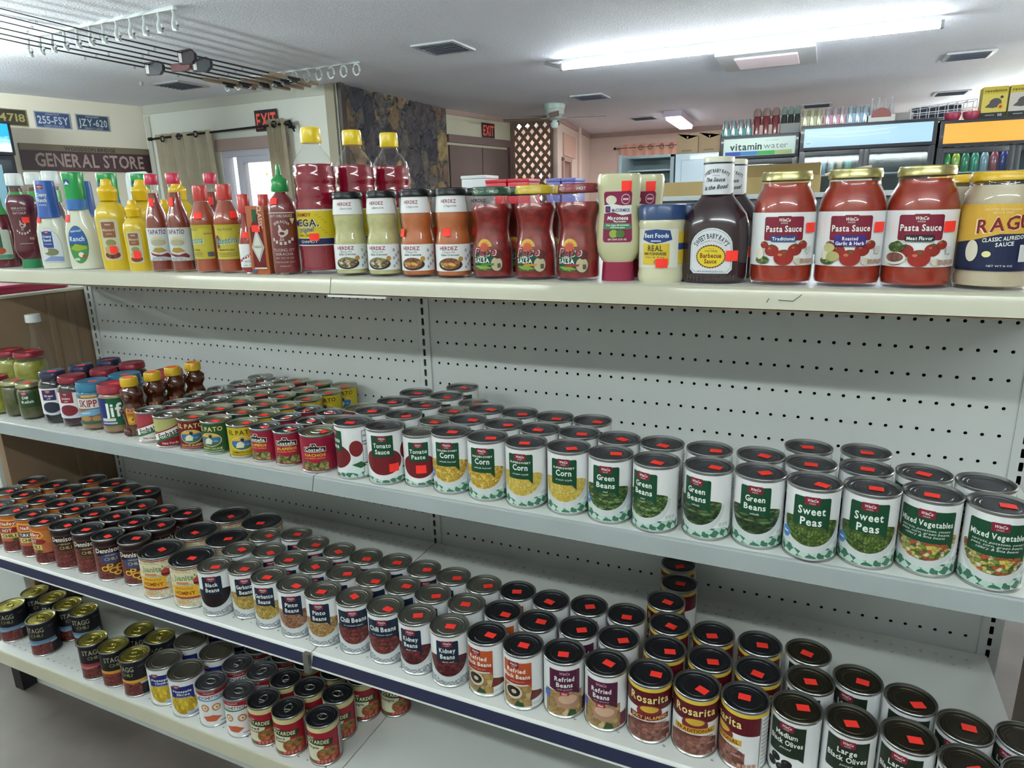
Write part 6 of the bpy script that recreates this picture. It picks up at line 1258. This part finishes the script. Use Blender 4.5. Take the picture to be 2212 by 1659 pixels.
for lb, x, y in (('square ceiling vent left of the long tube light', -1.70, 3.20), ('square ceiling vent under the hanging fishing rods', -4.39, 3.26), ('square ceiling vent above the ceiling fan', -1.50, 5.95), ('small ceiling vent beside the back room lamp', -1.45, 8.10), ('ceiling vent above the left drink cooler cartons', .66, 8.16), ('ceiling vent nearest the right photo edge', 1.82, 5.62), ('ceiling vent above the wire rack', 2.02, 7.96)): vent(lb, x, y)
# ceiling fan
t = thing('ceiling_fan', 'mint-white ceiling fan hanging in front of the lattice screen', 'fan', (-2.02, 6.25, CEIL)); mw = mat('mint_white', 'A9BCB6', .35)
obj('motor_housing', lmesh([(0, -.175), (.05, -.172), (.085, -.15), (.088, -.12), (.105, -.115), (.112, -.06), (.118, -.055), (.125, -.008), (.12, 0), (0, 0)], mw, 40, name='motor_housing'), t)
obj('lamp_bowl', lmesh([(0, -.255), (.03, -.252), (.042, -.23), (.044, -.20), (.03, -.185), (.028, -.17), (0, -.17)], mat('opal_glass', 'C9D8D8', .3), 32), t)
for k in range(4):
    a = .35+k*PI/2; bm = bmesh.new(); bx(bm, .14, .58, -.055, .055, -.004, .004, bev=.003)
    obj('fan_blade', meshof(bm, 'fan_blade', mat('blade_wood', '94867C', .5)), t, (0, 0, -.15), (.18, 0, a)); bm = bmesh.new(); bx(bm, .06, .17, -.012, .012, -.005, .002, bev=.002); obj('blade_arm', meshof(bm, 'blade_arm', mw), t, (0, 0, -.148), (0, 0, a))
# ---- fishing rods on ceiling racks
wp = mat('white_rack_plastic', 'C3CBCB', .4)
t = thing('rod_rack', 'white ceiling rack of downward hooks holding the rod tips', 'rack', (-3.13, 1.60, CEIL)); boxo('rail', wp, (-.66, .66, -.012, .012, -.018, 0), t, .002)
for k in range(12):
    x = -.64+k*1.28/11; bm = bmesh.new(); tube(bm, [(0, 0, -.01), (.002, 0, -.045), (-.012, 0, -.085), (-.004, 0, -.115), (.014, 0, -.118), (.024, 0, -.095), (.018, 0, -.075)], [.008, .007, .009, .012, .012, .008, .005], 8); obj('hook', meshof(bm, 'hook', wp, True), t, (x, 0, 0))
t = thing('rod_rack', 'white ceiling rack of round rings holding the rod handles', 'rack', (-3.17, 3.28, CEIL)); boxo('rail', wp, (-.72, .68, -.008, .008, -.012, 0), t, .002)
for k in range(12):
    bm = bmesh.new(); tube(bm, [(.030*math.cos(a), 0, -.055+.040*math.sin(a)) for a in [2*PI*i/18 for i in range(18)]], .0075, 7, True); obj('ring', meshof(bm, 'ring', wp, True), t, (-.69+k*1.34/11, 0, 0))
cork = mat('cork_grip', '9A8670', .8, var=.1, vscale=60); bkp = mat('black_blank', '26262C', .35)
for i, (x, ya, yb) in enumerate(((-3.05, 1.05, 3.45), (-3.17, 1.10, 3.50), (-3.29, 1.15, 3.55), (-3.41, 1.0, 3.52), (-3.53, 1.0, 3.42), (-3.64, 1.0, 3.36))):
    t = thing('fishing_rod', 'black fishing rod with cork grip hanging from ceiling racks, %s from the right' % ('first', 'second', 'third', 'fourth', 'fifth', 'sixth')[i], 'fishing rod', (x, 0, CEIL-.085), 0, 'fishing rods under the ceiling')
    bm = bmesh.new(); tube(bm, [(0, ya-.12, .02), (0, ya+.5, .004), (0, yb-.55, 0)], [.0022, .004, .007], 8); obj('blank', meshof(bm, 'blank', bkp, True), t)
    bm = bmesh.new(); tube(bm, [(0, yb-.55, 0), (0, yb-.5, 0), (0, yb-.36, 0), (0, yb-.35, 0)], [.010, .014, .014, .010], 10); obj('fore_grip', meshof(bm, 'fore_grip', cork, True), t); bm = bmesh.new(); tube(bm, [(0, yb-.22, 0), (0, yb-.2, 0), (0, yb, 0), (0, yb+.01, 0)], [.011, .014, .014, .012], 10); obj('rear_grip', meshof(bm, 'rear_grip', cork, True), t)
    bm = bmesh.new(); tube(bm, [(0, yb-.36, 0), (0, yb-.2, 0)], .012, 10); bx(bm, -.01, .01, yb-.32, yb-.24, -.03, -.008, bev=.003); obj('reel_seat', meshof(bm, 'reel_seat', bkp, True), t)
    for k in range(5):
        y = ya+.15+k*.36; bm = bmesh.new(); tube(bm, [(.008*math.cos(a), 0, .008*math.sin(a)-.012) for a in [2*PI*j/10 for j in range(10)]], .0014, 5, True); obj('line_guide', meshof(bm, 'line_guide', bkp, True), t, (0, y, 0))
for lb, x, y, m, w_ in (('black rod tip pouch with pale strip, leftmost', -3.50, 2.28, '20242C', .075), ('black rod tip pouch with pale strip, middle', -3.13, 2.36, '20262C', .075), ('dark pouch with white lettering, rightmost on the rods', -3.02, 2.14, '2A2026', .065), ('flat dark red pouch between the black ones', -3.33, 2.36, '5A2A30', .08)):
    t = thing('rod_pouch', lb, 'pouch', (x, y, CEIL-.10), .25, 'pouches clipped on the fishing rods'); h_ = .03 if m == '5A2A30' else .052; bm = bmesh.new()
    polyprism(bm, [(-w_, -h_), (-w_, h_*.6), (w_*.5, h_*.75), (w_*.95, h_*.2), (w_*.9, -h_*.5), (w_*.5, -h_)], -.014, .014); bmesh.ops.bevel(bm, geom=bm.edges[:], offset=.004, segments=2, affect='EDGES'); obj('pouch', meshof(bm, 'pouch', mat('pouch_'+m, m, .35), True), t)
    if m != '5A2A30': boxo('strip_label', P('A9A6A8'), (-w_*.85, -w_*.5, -.0165, -.0145, -h_*.8, h_*.5), t, .0005)
o = boxo('hook', wp, (-.015, .015, -.01, .01, -.03, 0), None, .004, (-4.55, 3.0, CEIL)); tag(o, 'tiny white hook on the ceiling near the room corner', 'hook')
# ---- drink coolers and the things on top
blk = mat('cooler_black', '1F232B', .35, coat=.3); gl = glass('cooler_glass', (.86, .93, .96))
def cooler(lb, x0, x1, yf, zt, sign_m, L, doors, rows, inside, seed):
    w_ = x1-x0; t = thing('drink_cooler', lb, 'cooler', ((x0+x1)/2, yf, 0)); hx = w_/2; H = zt+ZO
    boxo('back', blk, (-hx, hx, .60, .64, .06, H), t, 0)
    for s in (-1, 1): boxo('side_panel', blk, (min(s*hx, s*hx-s*.04), max(s*hx, s*hx-s*.04), .0, .62, .06, H), t, .004)
    boxo('top', blk, (-hx, hx, 0, .64, H-.03, H), t, .004); boxo('base', blk, (-hx, hx, .02, .62, .06, .30), t, .004)
    boxo('header', blk, (-hx, hx, -.01, .30, H-.235, H), t, .008)
    boxo('lit_sign', sign_m, (-hx+.035, hx-.035, -.018, -.008, H-.205, H-.03), t, .004)
    if L: obj('sign_print', flat(L, 'sign_print'), t, (0, -.0185, H-.1175))
    boxo('inner_wall', mat('cooler_inside', inside, .6, emit=0), (-hx+.04, hx-.04, .56, .6, .3, H-.24), t, 0)
    n = doors; dw = (w_-.02)/n
    for k in range(n):
        a = -hx+.01+k*dw; b = a+dw; z0, z1 = .32, H-.245; bm = bmesh.new()
        for q in ((a, a+.045, z0, z1), (b-.045, b, z0, z1), (a+.045, b-.045, z1-.05, z1), (a+.045, b-.045, z0, z0+.05)): bx(bm, q[0], q[1], -.035, 0, q[2], q[3], bev=.003)
        obj('door_frame', meshof(bm, 'door_frame', blk, True), t); boxo('door_glass', gl, (a+.045, b-.045, -.02, -.016, z0+.05, z1-.05), t, 0)
        bm = bmesh.new(); tube(bm, [(b-.022, -.04, z1-.25), (b-.022, -.06, z1-.28), (b-.022, -.06, z1-.8), (b-.022, -.04, z1-.83)], .006, 8); obj('door_handle', meshof(bm, 'door_handle', mat('chrome', 'B9BCC0', .2, 1), True), t)
    for zz in rows: boxo('wire_shelf', mat('shelf_white', 'A9B0B4', .5), (-hx+.04, hx-.04, .06, .54, zz+ZO-.012, zz+ZO), t, 0)
    l = bpy.data.lights.new('cooler_lamp', 'AREA'); l.shape = 'RECTANGLE'; l.size = w_-.2; l.size_y = .06; l.energy = 2.2; l.color = (.85, .95, 1); o = bpy.data.objects.new('cooler_lamp', l); COL.objects.link(o); o.parent = t; o.location = (0, .08, H-.26)
    return t
L = Lab(); L.rect(P('E0E8E0'), -335, 335, -86, 86, 12); 
L2 = Lab(); L2.text(P('20262A'), 'vitamin', -130, 6, 70, 320, 1); L2.text(P('7A8488'), 'water', 165, 6, 58, 235, 0); L2.text(P('8A9296'), 'GLACEAU', 130, 56, 12, 130, 0)
for i, (c, a, b) in enumerate((('2C4CA8', -335, -180), ('3A7CC0', -180, -10), ('3EA84E', -10, 160), ('A8B878', 160, 325))): L2.rect(P(c), a, b, -84, -44)
def litm(n, c, e): return mat(n, c, .3, emit=e)
cooler('tall drink cooler with lit vitaminwater sign, leftmost of the three', -.22, .56, 6.5, .88, litm('lit_mint', 'B4CAC2', .22), L2, 1, (.25, -.1, -.45), '39424A', 1)
L3 = Lab(); ws = P('E6F4F8')
for z, u1 in ((38, 250), (0, 200)):
    L3.poly(ws, [(-520, z+20), (-400, z+6), (-250, z-4), (0, z-2), (u1, z+16), (u1, z+21), (0, z+3), (-250, z+1), (-400, z+12), (-520, z+26)])
L3.ell(ws, -505, -50, 36, 16); L3.ell(P('A9C6DE'), -505, -50, 30, 11)
cooler('wide two-door drink cooler with blank pale blue lit sign', .575, 1.745, 6.3, .915, litm('lit_blue', '9ABBDC', .38), L3, 2, (.45, .12, -.25), '4A5A66', 2)
cooler('drink cooler with orange lit sign at the right photo edge', 1.765, 2.96, 6.3, .885, litm('lit_orange', 'E09A3E', .42), None, 2, (.43, .1, -.25), '30363E', 3)
# bottles and cans behind the cooler glass
def drink(name, lb, x, y, z, r, h, c, capc, grp, cat='bottle'):
    t = thing(name, lb, cat, (x, y, z), 0, grp)
    if cat == 'can': pr = [(0, 0), (r*.8, 0), (r, .01), (r, h-.012), (r*.8, h), (0, h)]; obj('body', lmesh(pr, mat('drink_'+c, c, .3, .4), 20), t)
    else:
        pr = [(0, 0), (r*.9, 0), (r, .008), (r, h*.62), (r*.8, h*.74), (r*.38, h*.9), (r*.38, h*.94), (0, h*.94)]; obj('body', lmesh(pr, mat('drink_'+c, c, .2, coat=.5), 20), t)
        obj('cap', lmesh([(0, h*.93), (r*.46, h*.93), (r*.44, h), (0, h)], mat('cap_'+capc, capc, .4), 16), t)
    return t
for i, c in enumerate(('2E9A3E', 'A9B43A', '2E7A52', '3A8A6A', '8A9AA0', '9A4A52', '3A3A7A', '2A2A62')): drink('soda_bottle', '%s soda bottle behind the glass of the orange-lit cooler' % ('bright green', 'yellow-topped green', 'dark green', 'sea green', 'pale grey', 'dull red', 'violet-blue', 'deep blue, rightmost')[i], 1.86+i*.075, 6.38, .43+ZO, .033, .20, c, 'D0D4D0', 'soda bottles in the orange-lit cooler')
for i, c in enumerate(('A9BCD0', '8E4A6A', '7A94A0', 'A8A8A0', '9A8A6A', '4A8A7A')): drink('drink_can', '%s tall can behind the left glass of the wide cooler' % ('silver', 'raspberry', 'slate', 'grey', 'tan', 'teal')[i], .65+i*.075, 6.40, .45+ZO, .028, .16, c, c, 'tall cans in the wide cooler', 'can')
for i, c in enumerate(('8A2A42', 'A03A4A', 'B9BCA8', '5A8AA0', '8AA0A0', 'A98A3A', '8A3A3A', '5A2A5A')): drink('drink_bottle', '%s bottle top behind the vitaminwater cooler glass' % ('crimson', 'rose', 'cream', 'sky blue', 'grey-blue', 'amber', 'brick red', 'plum')[i], -.12+i*.062, 6.6, .25+ZO, .024, .19, c, 'C9C9C4', 'bottles in the vitaminwater cooler')
# drink packs on the coolers
def sixpack(lb, x0, w_, y, z, tray, cans, h, th, n=4, kind='can'):
    t = thing('drink_carton', lb, 'carton', (x0+w_/2, y, z)); boxo('tray', tray, (-w_/2, w_/2, 0, .14, 0, th), t, .003)
    for k in range(n): obj('drink_can', lmesh([(0, .004), (.026, .004), (.028, .012), (.028, h-.014), (.022, h-.004), (.022, h), (0, h)], cans, 20, name='drink_can'), t, (-w_/2+w_/n*(k+.5), .02, 0))
    return t
sv = mat('can_silver_blue', 'A6B4B9', .25, .8)
zc = .88+ZO; zw = .915+ZO
sixpack('teal-trayed pack of silver cans, leftmost on the coolers', -.215, .30, 6.51, zc, P('4E8C8C'), sv, .165, .075)
def bottlepack(lb, x0, w_, y, z, body, neck, h, band, n=3):
    t = thing('bottle_carton', lb, 'carton', (x0+w_/2, y, z)); boxo('carrier', band, (-w_/2, w_/2, 0, .13, 0, h*.38), t, .003)
    for k in range(n):
        r = w_/n/2*.92; obj('soda_bottle', lmesh([(0, .004), (r, .004), (r, h*.6), (r*.7, h*.75), (r*.4, h*.9), (r*.42, h), (0, h)], body, 20, name='soda_bottle'), t, (-w_/2+w_/n*(k+.5), .03, 0))
    if neck:
        for k in range(n): obj('cap_cover', lmesh([(w_/n/2*.95, h*.72), (w_/n/2*.9, h*.9), (w_/n/2*.5, h*1.03), (0, h*1.04)], neck, 8, name='cap_cover'), t, (-w_/2+w_/n*(k+.5), .03, 0))
    return t
bottlepack('carton of dark cola bottles with red labels and brown tops', .09, .27, 6.51, zc, mat('cola', '6A2A30', .2, coat=.5), mat('kraft_top', '7A6A62', .7), .25, P('A9968C'))
bottlepack('carton of dark bottles under glassy tops, right end of vitaminwater cooler', .365, .19, 6.51, zc, mat('dark_glass', '2A3430', .15, coat=.6), mat('glassy_top', '6E827E', .15, coat=.5), .25, P('8A8E8C'))
for lb, x0, c, d_ in (('pale yellow-green carton of silver-capped cans on the wide cooler', .57, 'A9AE92', 'B9B99A'), ('pink carton of silver-capped cans on the wide cooler', .775, 'C08AA4', 'B9B0B4'), ('blue and white carton of silver-capped cans on the wide cooler', .975, '8AA6C4', 'A9BCC4')):
    sixpack(lb, x0, .19, 6.32, zw, P(c), mat('capcan_'+d_, d_, .25, .7), .155, .092, 3)
t = thing('bottle_carrier', 'white carrier of clear bottles holding a dark red arch', 'carton', (1.27, 6.32, zw)); boxo('carrier', P('C4C6C4'), (-.12, .12, 0, .13, 0, .06), t, .003)
bm = bmesh.new(); polyprism(bm, [(.085*math.cos(a), .085*math.sin(a)+.04) for a in [PI*i/14 for i in range(15)]], -.004, 0); obj('front_panel', meshof(bm, 'front_panel', mat('brick_card', '8A5450', .6)), t)
for k in range(4): obj('bottle', lmesh([(0, .003), (.024, .003), (.026, .01), (.026, .12), (.010, .17), (.009, .205), (.012, .207), (.012, .22), (0, .22)], mat('pale_clear', 'A6A8AE', .15, coat=.5), 16, name='bottle'), t, (-.085+k*.056, .06, 0))
t = thing('wire_rack', 'white wire display rack standing on the wide cooler', 'rack', (1.78, 6.36, zw)); bm = bmesh.new(); wr = mat('white_wire', 'C9D0D8', .4)
for x in [-.26+i*.074 for i in range(8)]:
    z = .10+(x+.26)*.085
    tube(bm, [(x, 0, 0), (x, 0, z)], .0035, 5); tube(bm, [(x, .2, 0), (x, .2, z)], .0035, 5); tube(bm, [(x, 0, z), (x, .2, z)], .0035, 5)
for y in (0, .2):
    for f in (0, .5, 1): tube(bm, [(-.26, y, .10*f+.003), (.258, y, (.10+.518*.085)*f+.003)], .004, 5)
obj('wire_frame', meshof(bm, 'wire_frame', wr, True), t)
boxo_b = boxo('dark_box', mat('dark_tray', '3A3848', .7), (1.55, 1.95, 6.58, 6.70, zw, zw+.13), None, .004); boxo_b.name = 'dark_backing_box'; tag(boxo_b, 'plain dark grey box behind the white wire rack', 'tray')  # plain dark box filling the space behind the wire rack
for i in range(2):
    t = thing('snack_bowl', ('left', 'right')[i]+' of two pinkish red plastic bowls before the wire rack', 'bowl', (1.86+i*.145, 6.36, .885+ZO), 0, 'red bowls on the orange-lit cooler'); obj('bowl', lmesh([(0, 0), (.045, 0), (.062, .02), (.068, .055), (.066, .068), (.06, .07), (0, .07)], mat('raspberry_plastic', '9A3450', .4), 28), t)
def coffee(lb, x0, w_, two):
    t = thing('coffee_box', lb, 'box', (x0+w_/2, 6.33, .885+ZO), 0, 'yellow coffee boxes on the orange-lit cooler'); boxo('box', P('B9A83C'), (-w_/2, w_/2, 0, .16, 0, .265), t, .002)
    L = Lab(); hw = w_*500; L.rect(P('1E1E20'), -hw, hw, -132, -85); L.rect(P('B9B6B0') if two else P('C4B65A'), -hw, hw, -85, 70) ; L.text(P('26221A'), 'revolution', 0, 98, 22, w_*850, 1, .1); L.ell(P('4A4648'), 8, -6, 46, 40); L.poly(P('4A4648'), [(-70, -40), (-20, 10), (20, -20), (0, -50)]); L.ell(P('C9A03A'), 48, -40, 22, 26); L.ell(P('8A3A22'), 48, -40, 10, 13); L.poly(P('2A2A2A'), [(50, 55), (66, 40), (50, 26), (36, 40)])
    L.text(P('C4C4BC'), '10', 52, -108, 22, 30, 1); L.rect(P('8A8A8A'), -60, 10, -112, -104); obj('front_print', flat(L, 'front_print'), t, (0, -.0006, .1325)); return t
coffee('yellow and black revolution coffee box, left one', 2.07, .19, 0); coffee('yellow revolution coffee box cut by the right photo edge', 2.275, .20, 1)
o = boxo('blank_sign', P('A9A6A2'), (1.40, 1.56, 6.55, 6.57, zw, zw+.09), None, .002); o.name = 'card_sign'; tag(o, 'small plain beige card beside the clear bottle carrier', 'card')
# grey cabinet, white fridge and cardboard boxes left of the coolers
t = thing('storage_cabinet', 'pale grey open cabinet left of the white fridge', 'cabinet', (-.99, 6.5, 0)); gm = mat('grey_cabinet', '8E9FA6', .5); H = .735+ZO
boxo('side_panel', gm, (-.28, -.24, -.25, .3, 0, H), t, .003); boxo('side_panel', gm, (.24, .28, 0, .3, 0, H), t, .003); boxo('top', gm, (-.28, .28, 0, .3, H-.03, H), t, .003); boxo('back', mat('cabinet_inside', '6E8084', .6), (-.24, .24, .28, .3, 0, H), t, 0)
for z in (.58, .35, .1): boxo('shelf', mat('cabinet_shelf', 'A6B6B8', .5), (-.24, .24, .02, .28, z+ZO-.015, z+ZO), t, .002)
o = thing('backpack', 'dark navy bag slumped on the grey cabinet shelf', 'bag', (-.88, 6.62, .3505+ZO)); bm = bmesh.new(); bmesh.ops.create_uvsphere(bm, u_segments=20, v_segments=12, radius=1)
for v in bm.verts: v.co = Vector((v.co.x*.10*(1-.2*max(v.co.z, 0)), v.co.y*.09, max(v.co.z, -.6)*.075+.045))
obj('bag_body', meshof(bm, 'bag_body', mat('navy_bag', '242A3C', .8), True), o); boxo('strap', mat('navy_bag', '242A3C', .8), (-.02, .02, -.1, -.085, .02, .1), o, .004)
t = thing('refrigerator', 'white fridge with panelled door beside the vitaminwater cooler', 'refrigerator', (-.455, 6.5, 0)); fw_ = mat('fridge_white', 'B9CCD8', .35, coat=.3)
boxo('body', fw_, (-.235, .225, .03, .6, 0, H), t, .006); boxo('door', fw_, (-.235, .225, -.02, .028, .02, H-.004), t, .01)
bm = bmesh.new()
for a in ((-.17, .17, H-.075, H-.07), (-.17, -.165, .3, H-.07), (.165, .17, .3, H-.07)): bx(bm, a[0], a[1], -.023, -.019, a[2], a[3])
obj('door_moulding', meshof(bm, 'door_moulding', mat('fridge_line', '94A8B6', .4)), t)
kb_ = mat('cardboard', '9A8468', .75, var=.06, vscale=5); kl = mat('cardboard_light', 'B39C6A', .75, var=.05, vscale=5)
def cbox(lb, x0, x1, y0, y1, z0, h, m, flaps=0, rz=0, grp=None):
    t = thing('cardboard_box', lb, 'box', ((x0+x1)/2, (y0+y1)/2, z0), rz, grp); hx, hy = (x1-x0)/2, (y1-y0)/2; boxo('body', m, (-hx, hx, -hy, hy, 0, h), t, .002)
    if flaps:
        for s in (-1, 1):
            bm = bmesh.new(); bx(bm, -hx*.98, hx*.98, -.001, .001, 0, hy*.8); obj('flap', meshof(bm, 'flap', m), t, (0, s*hy, h), (s*-.9*flaps, 0, 0))
    return t
for i in range(2):
    t = cbox(('left', 'right')[i]+' cardboard box on top of the white fridge', -.69+i*.235, -.46+i*.235, 6.52, 6.8, H, .175, kb_)
    bm = bmesh.new(); polyprism(bm, [(-.113, 0), (.113, 0), (.113, .03), (.02, .022), (0, -.03), (-.02, .022), (-.113, .03)], -.142, -.138); obj('torn_edge', meshof(bm, 'torn_edge', kb_), t, (0, 0, .175)); boxo('printed_lines', P('6E5C48'), (-.06, .05, -.1412, -.1402, .02, .035), t, 0)
# counter with boxes between the gondola and the coolers
t = thing('service_counter', 'white-topped counter standing between the gondola and the coolers', 'counter', (.35, 3.6, 0)); boxo('worktop', mat('counter_white', 'CCD6DA', .4), (-.95, .95, -.3, .3, .225+ZO, .255+ZO), t, .004); boxo('counter_base', mat('counter_base', '6A6E78', .6), (-.9, .9, -.25, .25, 0, .225+ZO), t, .003)
cbox('open tan cardboard box left of the barbecue bottle neck', -.17, .13, 3.38, 3.62, .256+ZO, .09, kl); t = cbox('open cardboard box with raised flaps behind the first pasta sauce jar', .37, .82, 3.38, 3.65, .256+ZO, .105, kl, 1)
t = thing('flyer_stack', 'stack of blue and white cartons left of the tan box on the counter', 'carton', (-.30, 3.5, .256+ZO)); boxo('blue_carton', P('3A3E9A'), (-.1, .1, -.08, .08, 0, .022), t, .002); boxo('white_carton', P('C9D0DC'), (-.11, .1, -.09, .08, .022, .045), t, .002); boxo('dark_tray', P('4A483E'), (-.1, .1, -.08, .08, .045, .072), t, .002); boxo('lid', P('B9AE8A'), (-.11, .11, -.09, .09, .072, .09), t, .002)
t = thing('bottle_crate', 'low clear plastic tub behind the middle pasta sauce jars', 'tub', (.99, 3.5, .256+ZO), .2); boxo('tub', mat('pale_tub', 'C2CCC6', .4), (-.1, .1, -.1, .1, 0, .12), t, .01); boxo('lid', mat('cream_lid', 'C9C6A8', .4), (-.11, .11, -.11, .11, .12, .135), t, .004, (0, 0, 0), (0, -.16, 0))
# back wall cafe curtain; faint emission stands in for window light through it
t = thing('cafe_curtain', 'sheer peach curtain with round eyelets on the back wall', 'curtain', (-1.55, 9.62, .6+ZO)); bm = bmesh.new(); G = []
for j in range(5): G.append([bm.verts.new((-.62+1.24*i/60, .018*math.sin(i*.9), .52*j/4)) for i in range(61)])
for j in range(4):
    for i in range(60): bm.faces.new((G[j][i], G[j][i+1], G[j+1][i+1], G[j+1][i]))
bmesh.ops.solidify(bm, geom=bm.faces[:], thickness=.003); obj('cloth', meshof(bm, 'cloth', mat('peach_sheer_glow', 'D8AE9C', .7, emit=.10), True, 80), t)
for k in range(5):
    bm = bmesh.new(); tube(bm, [(.03*math.cos(a), 0, .034*math.sin(a)) for a in [2*PI*i/16 for i in range(16)]], .007, 6, True); obj('eyelet', meshof(bm, 'eyelet', mat('bronze_ring', '7A6A5E', .4, .5), True), t, (-.30+(k//2)*.33+(k % 2)*.15, -.035, .46))
bm = bmesh.new(); tube(bm, [(-.7, -.01, .465), (.7, -.01, .475)], .007, 8); obj('rod', meshof(bm, 'rod', MATS['bronze_ring'], True), t); boxo('bracket', MATS['bronze_ring'], (-.69, -.675, -.015, .079, .455, .475), t, .002); boxo('bracket', MATS['bronze_ring'], (.675, .69, -.015, .079, .465, .485), t, .002)
bm = bmesh.new(); bmesh.ops.create_uvsphere(bm, u_segments=14, v_segments=10, radius=.022); obj('finial', meshof(bm, 'finial', bk, True), t, (-.72, -.01, .465))
# cooler with blue screen at far left
t = thing('slush_machine', 'drink dispenser with glowing blue sky screen at the left photo edge', 'dispenser', (-5.50, 2.175, 0), PI/2); boxo('cabinet', blk, (-.30, .24, 0, .5, 0, .74+ZO), t, .01); boxo('head', blk, (-.30, .245, -.02, .5, .74+ZO, 1.005+ZO), t, .012)
def sky_m():
    m = bpy.data.materials.new('sky_screen'); m.use_nodes = True; nt = m.node_tree; b = nt.nodes['Principled BSDF']; tc = nt.nodes.new('ShaderNodeTexCoord'); n = nt.nodes.new('ShaderNodeTexNoise'); n.inputs['Scale'].default_value = 5; n.inputs['Detail'].default_value = 6
    sx = nt.nodes.new('ShaderNodeSeparateXYZ'); nt.links.new(tc.outputs['Generated'], n.inputs[0]); nt.links.new(tc.outputs['Generated'], sx.inputs[0]); a = nt.nodes.new('ShaderNodeMath'); a.operation = 'SUBTRACT'; nt.links.new(n.outputs['Fac'], a.inputs[0]); nt.links.new(sx.outputs['Z'], a.inputs[1])
    r = nt.nodes.new('ShaderNodeValToRGB'); e = r.color_ramp.elements; e[0].position = 0; e[0].color = (*hexc('1E8AD8'), 1); e[1].position = .35; e[1].color = (*hexc('BFE0F0'), 1); nt.links.new(a.outputs[0], r.inputs[0]); nt.links.new(r.outputs[0], b.inputs['Base Color']); nt.links.new(r.outputs[0], b.inputs['Emission Color']); b.inputs['Emission Strength'].default_value = .7; return m
boxo('screen', sky_m(), (-.27, .215, -.026, -.019, .765+ZO, .99+ZO), t, 0); boxo('glass_door', gl, (-.25, .2, -.012, -.006, -.2+ZO, .70+ZO), t, 0); boxo('inner_panel', mat('pale_inner', '9AB4BC', .5), (-.2, .12, -.005, -.001, -.2+ZO, .66+ZO), t, 0)
# brown panel, tray and white chest at the left end
t = thing('cardboard_display', 'tall brown cardboard display standing against the left end of the gondola', 'display', (-1.245, -.13, 0)); br = mat('brown_display', '8A745C', .75, var=.06, vscale=3)
boxo('panel', br, (-.03, 0, -.186, .20, 0, -.005+ZO), t, .003); boxo('top_edge', mat('display_top', 'C9C4B4', .6), (-.034, .004, -.19, .20, -.005+ZO, .003+ZO), t, .002)
for y in (.01, .07): boxo('fold', br, (-.002, .004, y, y+.018, 0, -.01+ZO), t, .002)
t = thing('storage_cabinet', 'white cabinet seen past the brown display at far left', 'cabinet', (-1.62, .1, 0)); fz = mat('freezer_white', 'CDD4D2', .4, coat=.2); boxo('body', fz, (-.33, .335, -.40, .5, .06, -.03+ZO), t, .008); boxo('top', fz, (-.34, .338, -.41, .51, -.029+ZO, 0+ZO), t, .004); boxo('door', fz, (-.32, .32, -.415, -.402, .08, -.04+ZO), t, .004); boxo('plinth', blk, (-.31, .31, -.38, .48, 0, .06), t, 0)
t = thing('plastic_tray', 'flat magenta-red tray lying on the white cabinet behind the brown display', 'tray', (-1.45, -.12, .0005+ZO)); boxo('tray', mat('magenta_tray', 'A01C44', .35), (-.19, .14, -.16, .12, 0, .022), t, .008); boxo('rim', mat('magenta_tray', 'A01C44', .35), (-.2, .15, -.17, .13, .018, .026), t, .003)
t = thing('cardboard_display', 'brown cardboard display past the right end of the gondola', 'display', (1.28, -.1, 0)); boxo('panel', mat('dark_display', '6A5E50', .75, var=.08, vscale=3), (0, .4, -.30, .12, 0, -.36+ZO), t, .006); boxo('fold', MATS['dark_display'], (-.006, .0, -.2, -.17, 0, -.38+ZO), t, .003)
# dark scratches on the cream lip
for i, pts in enumerate((((0, 0), (.020, -.001), (.031, .009)), ((-.016, -.004), (-.013, .002)))):
    bm = bmesh.new(); tube(bm, [(.815+x, -.3305-.0006, ZT-.0175+z) for x, z in pts], .0004, 4); o = obj('hair_strand', meshof(bm, 'hair_strand', M_dark)); tag(o, ('long thin dark strand', 'short thin dark strand')[i]+' stuck to the cream shelf lip', 'strand')
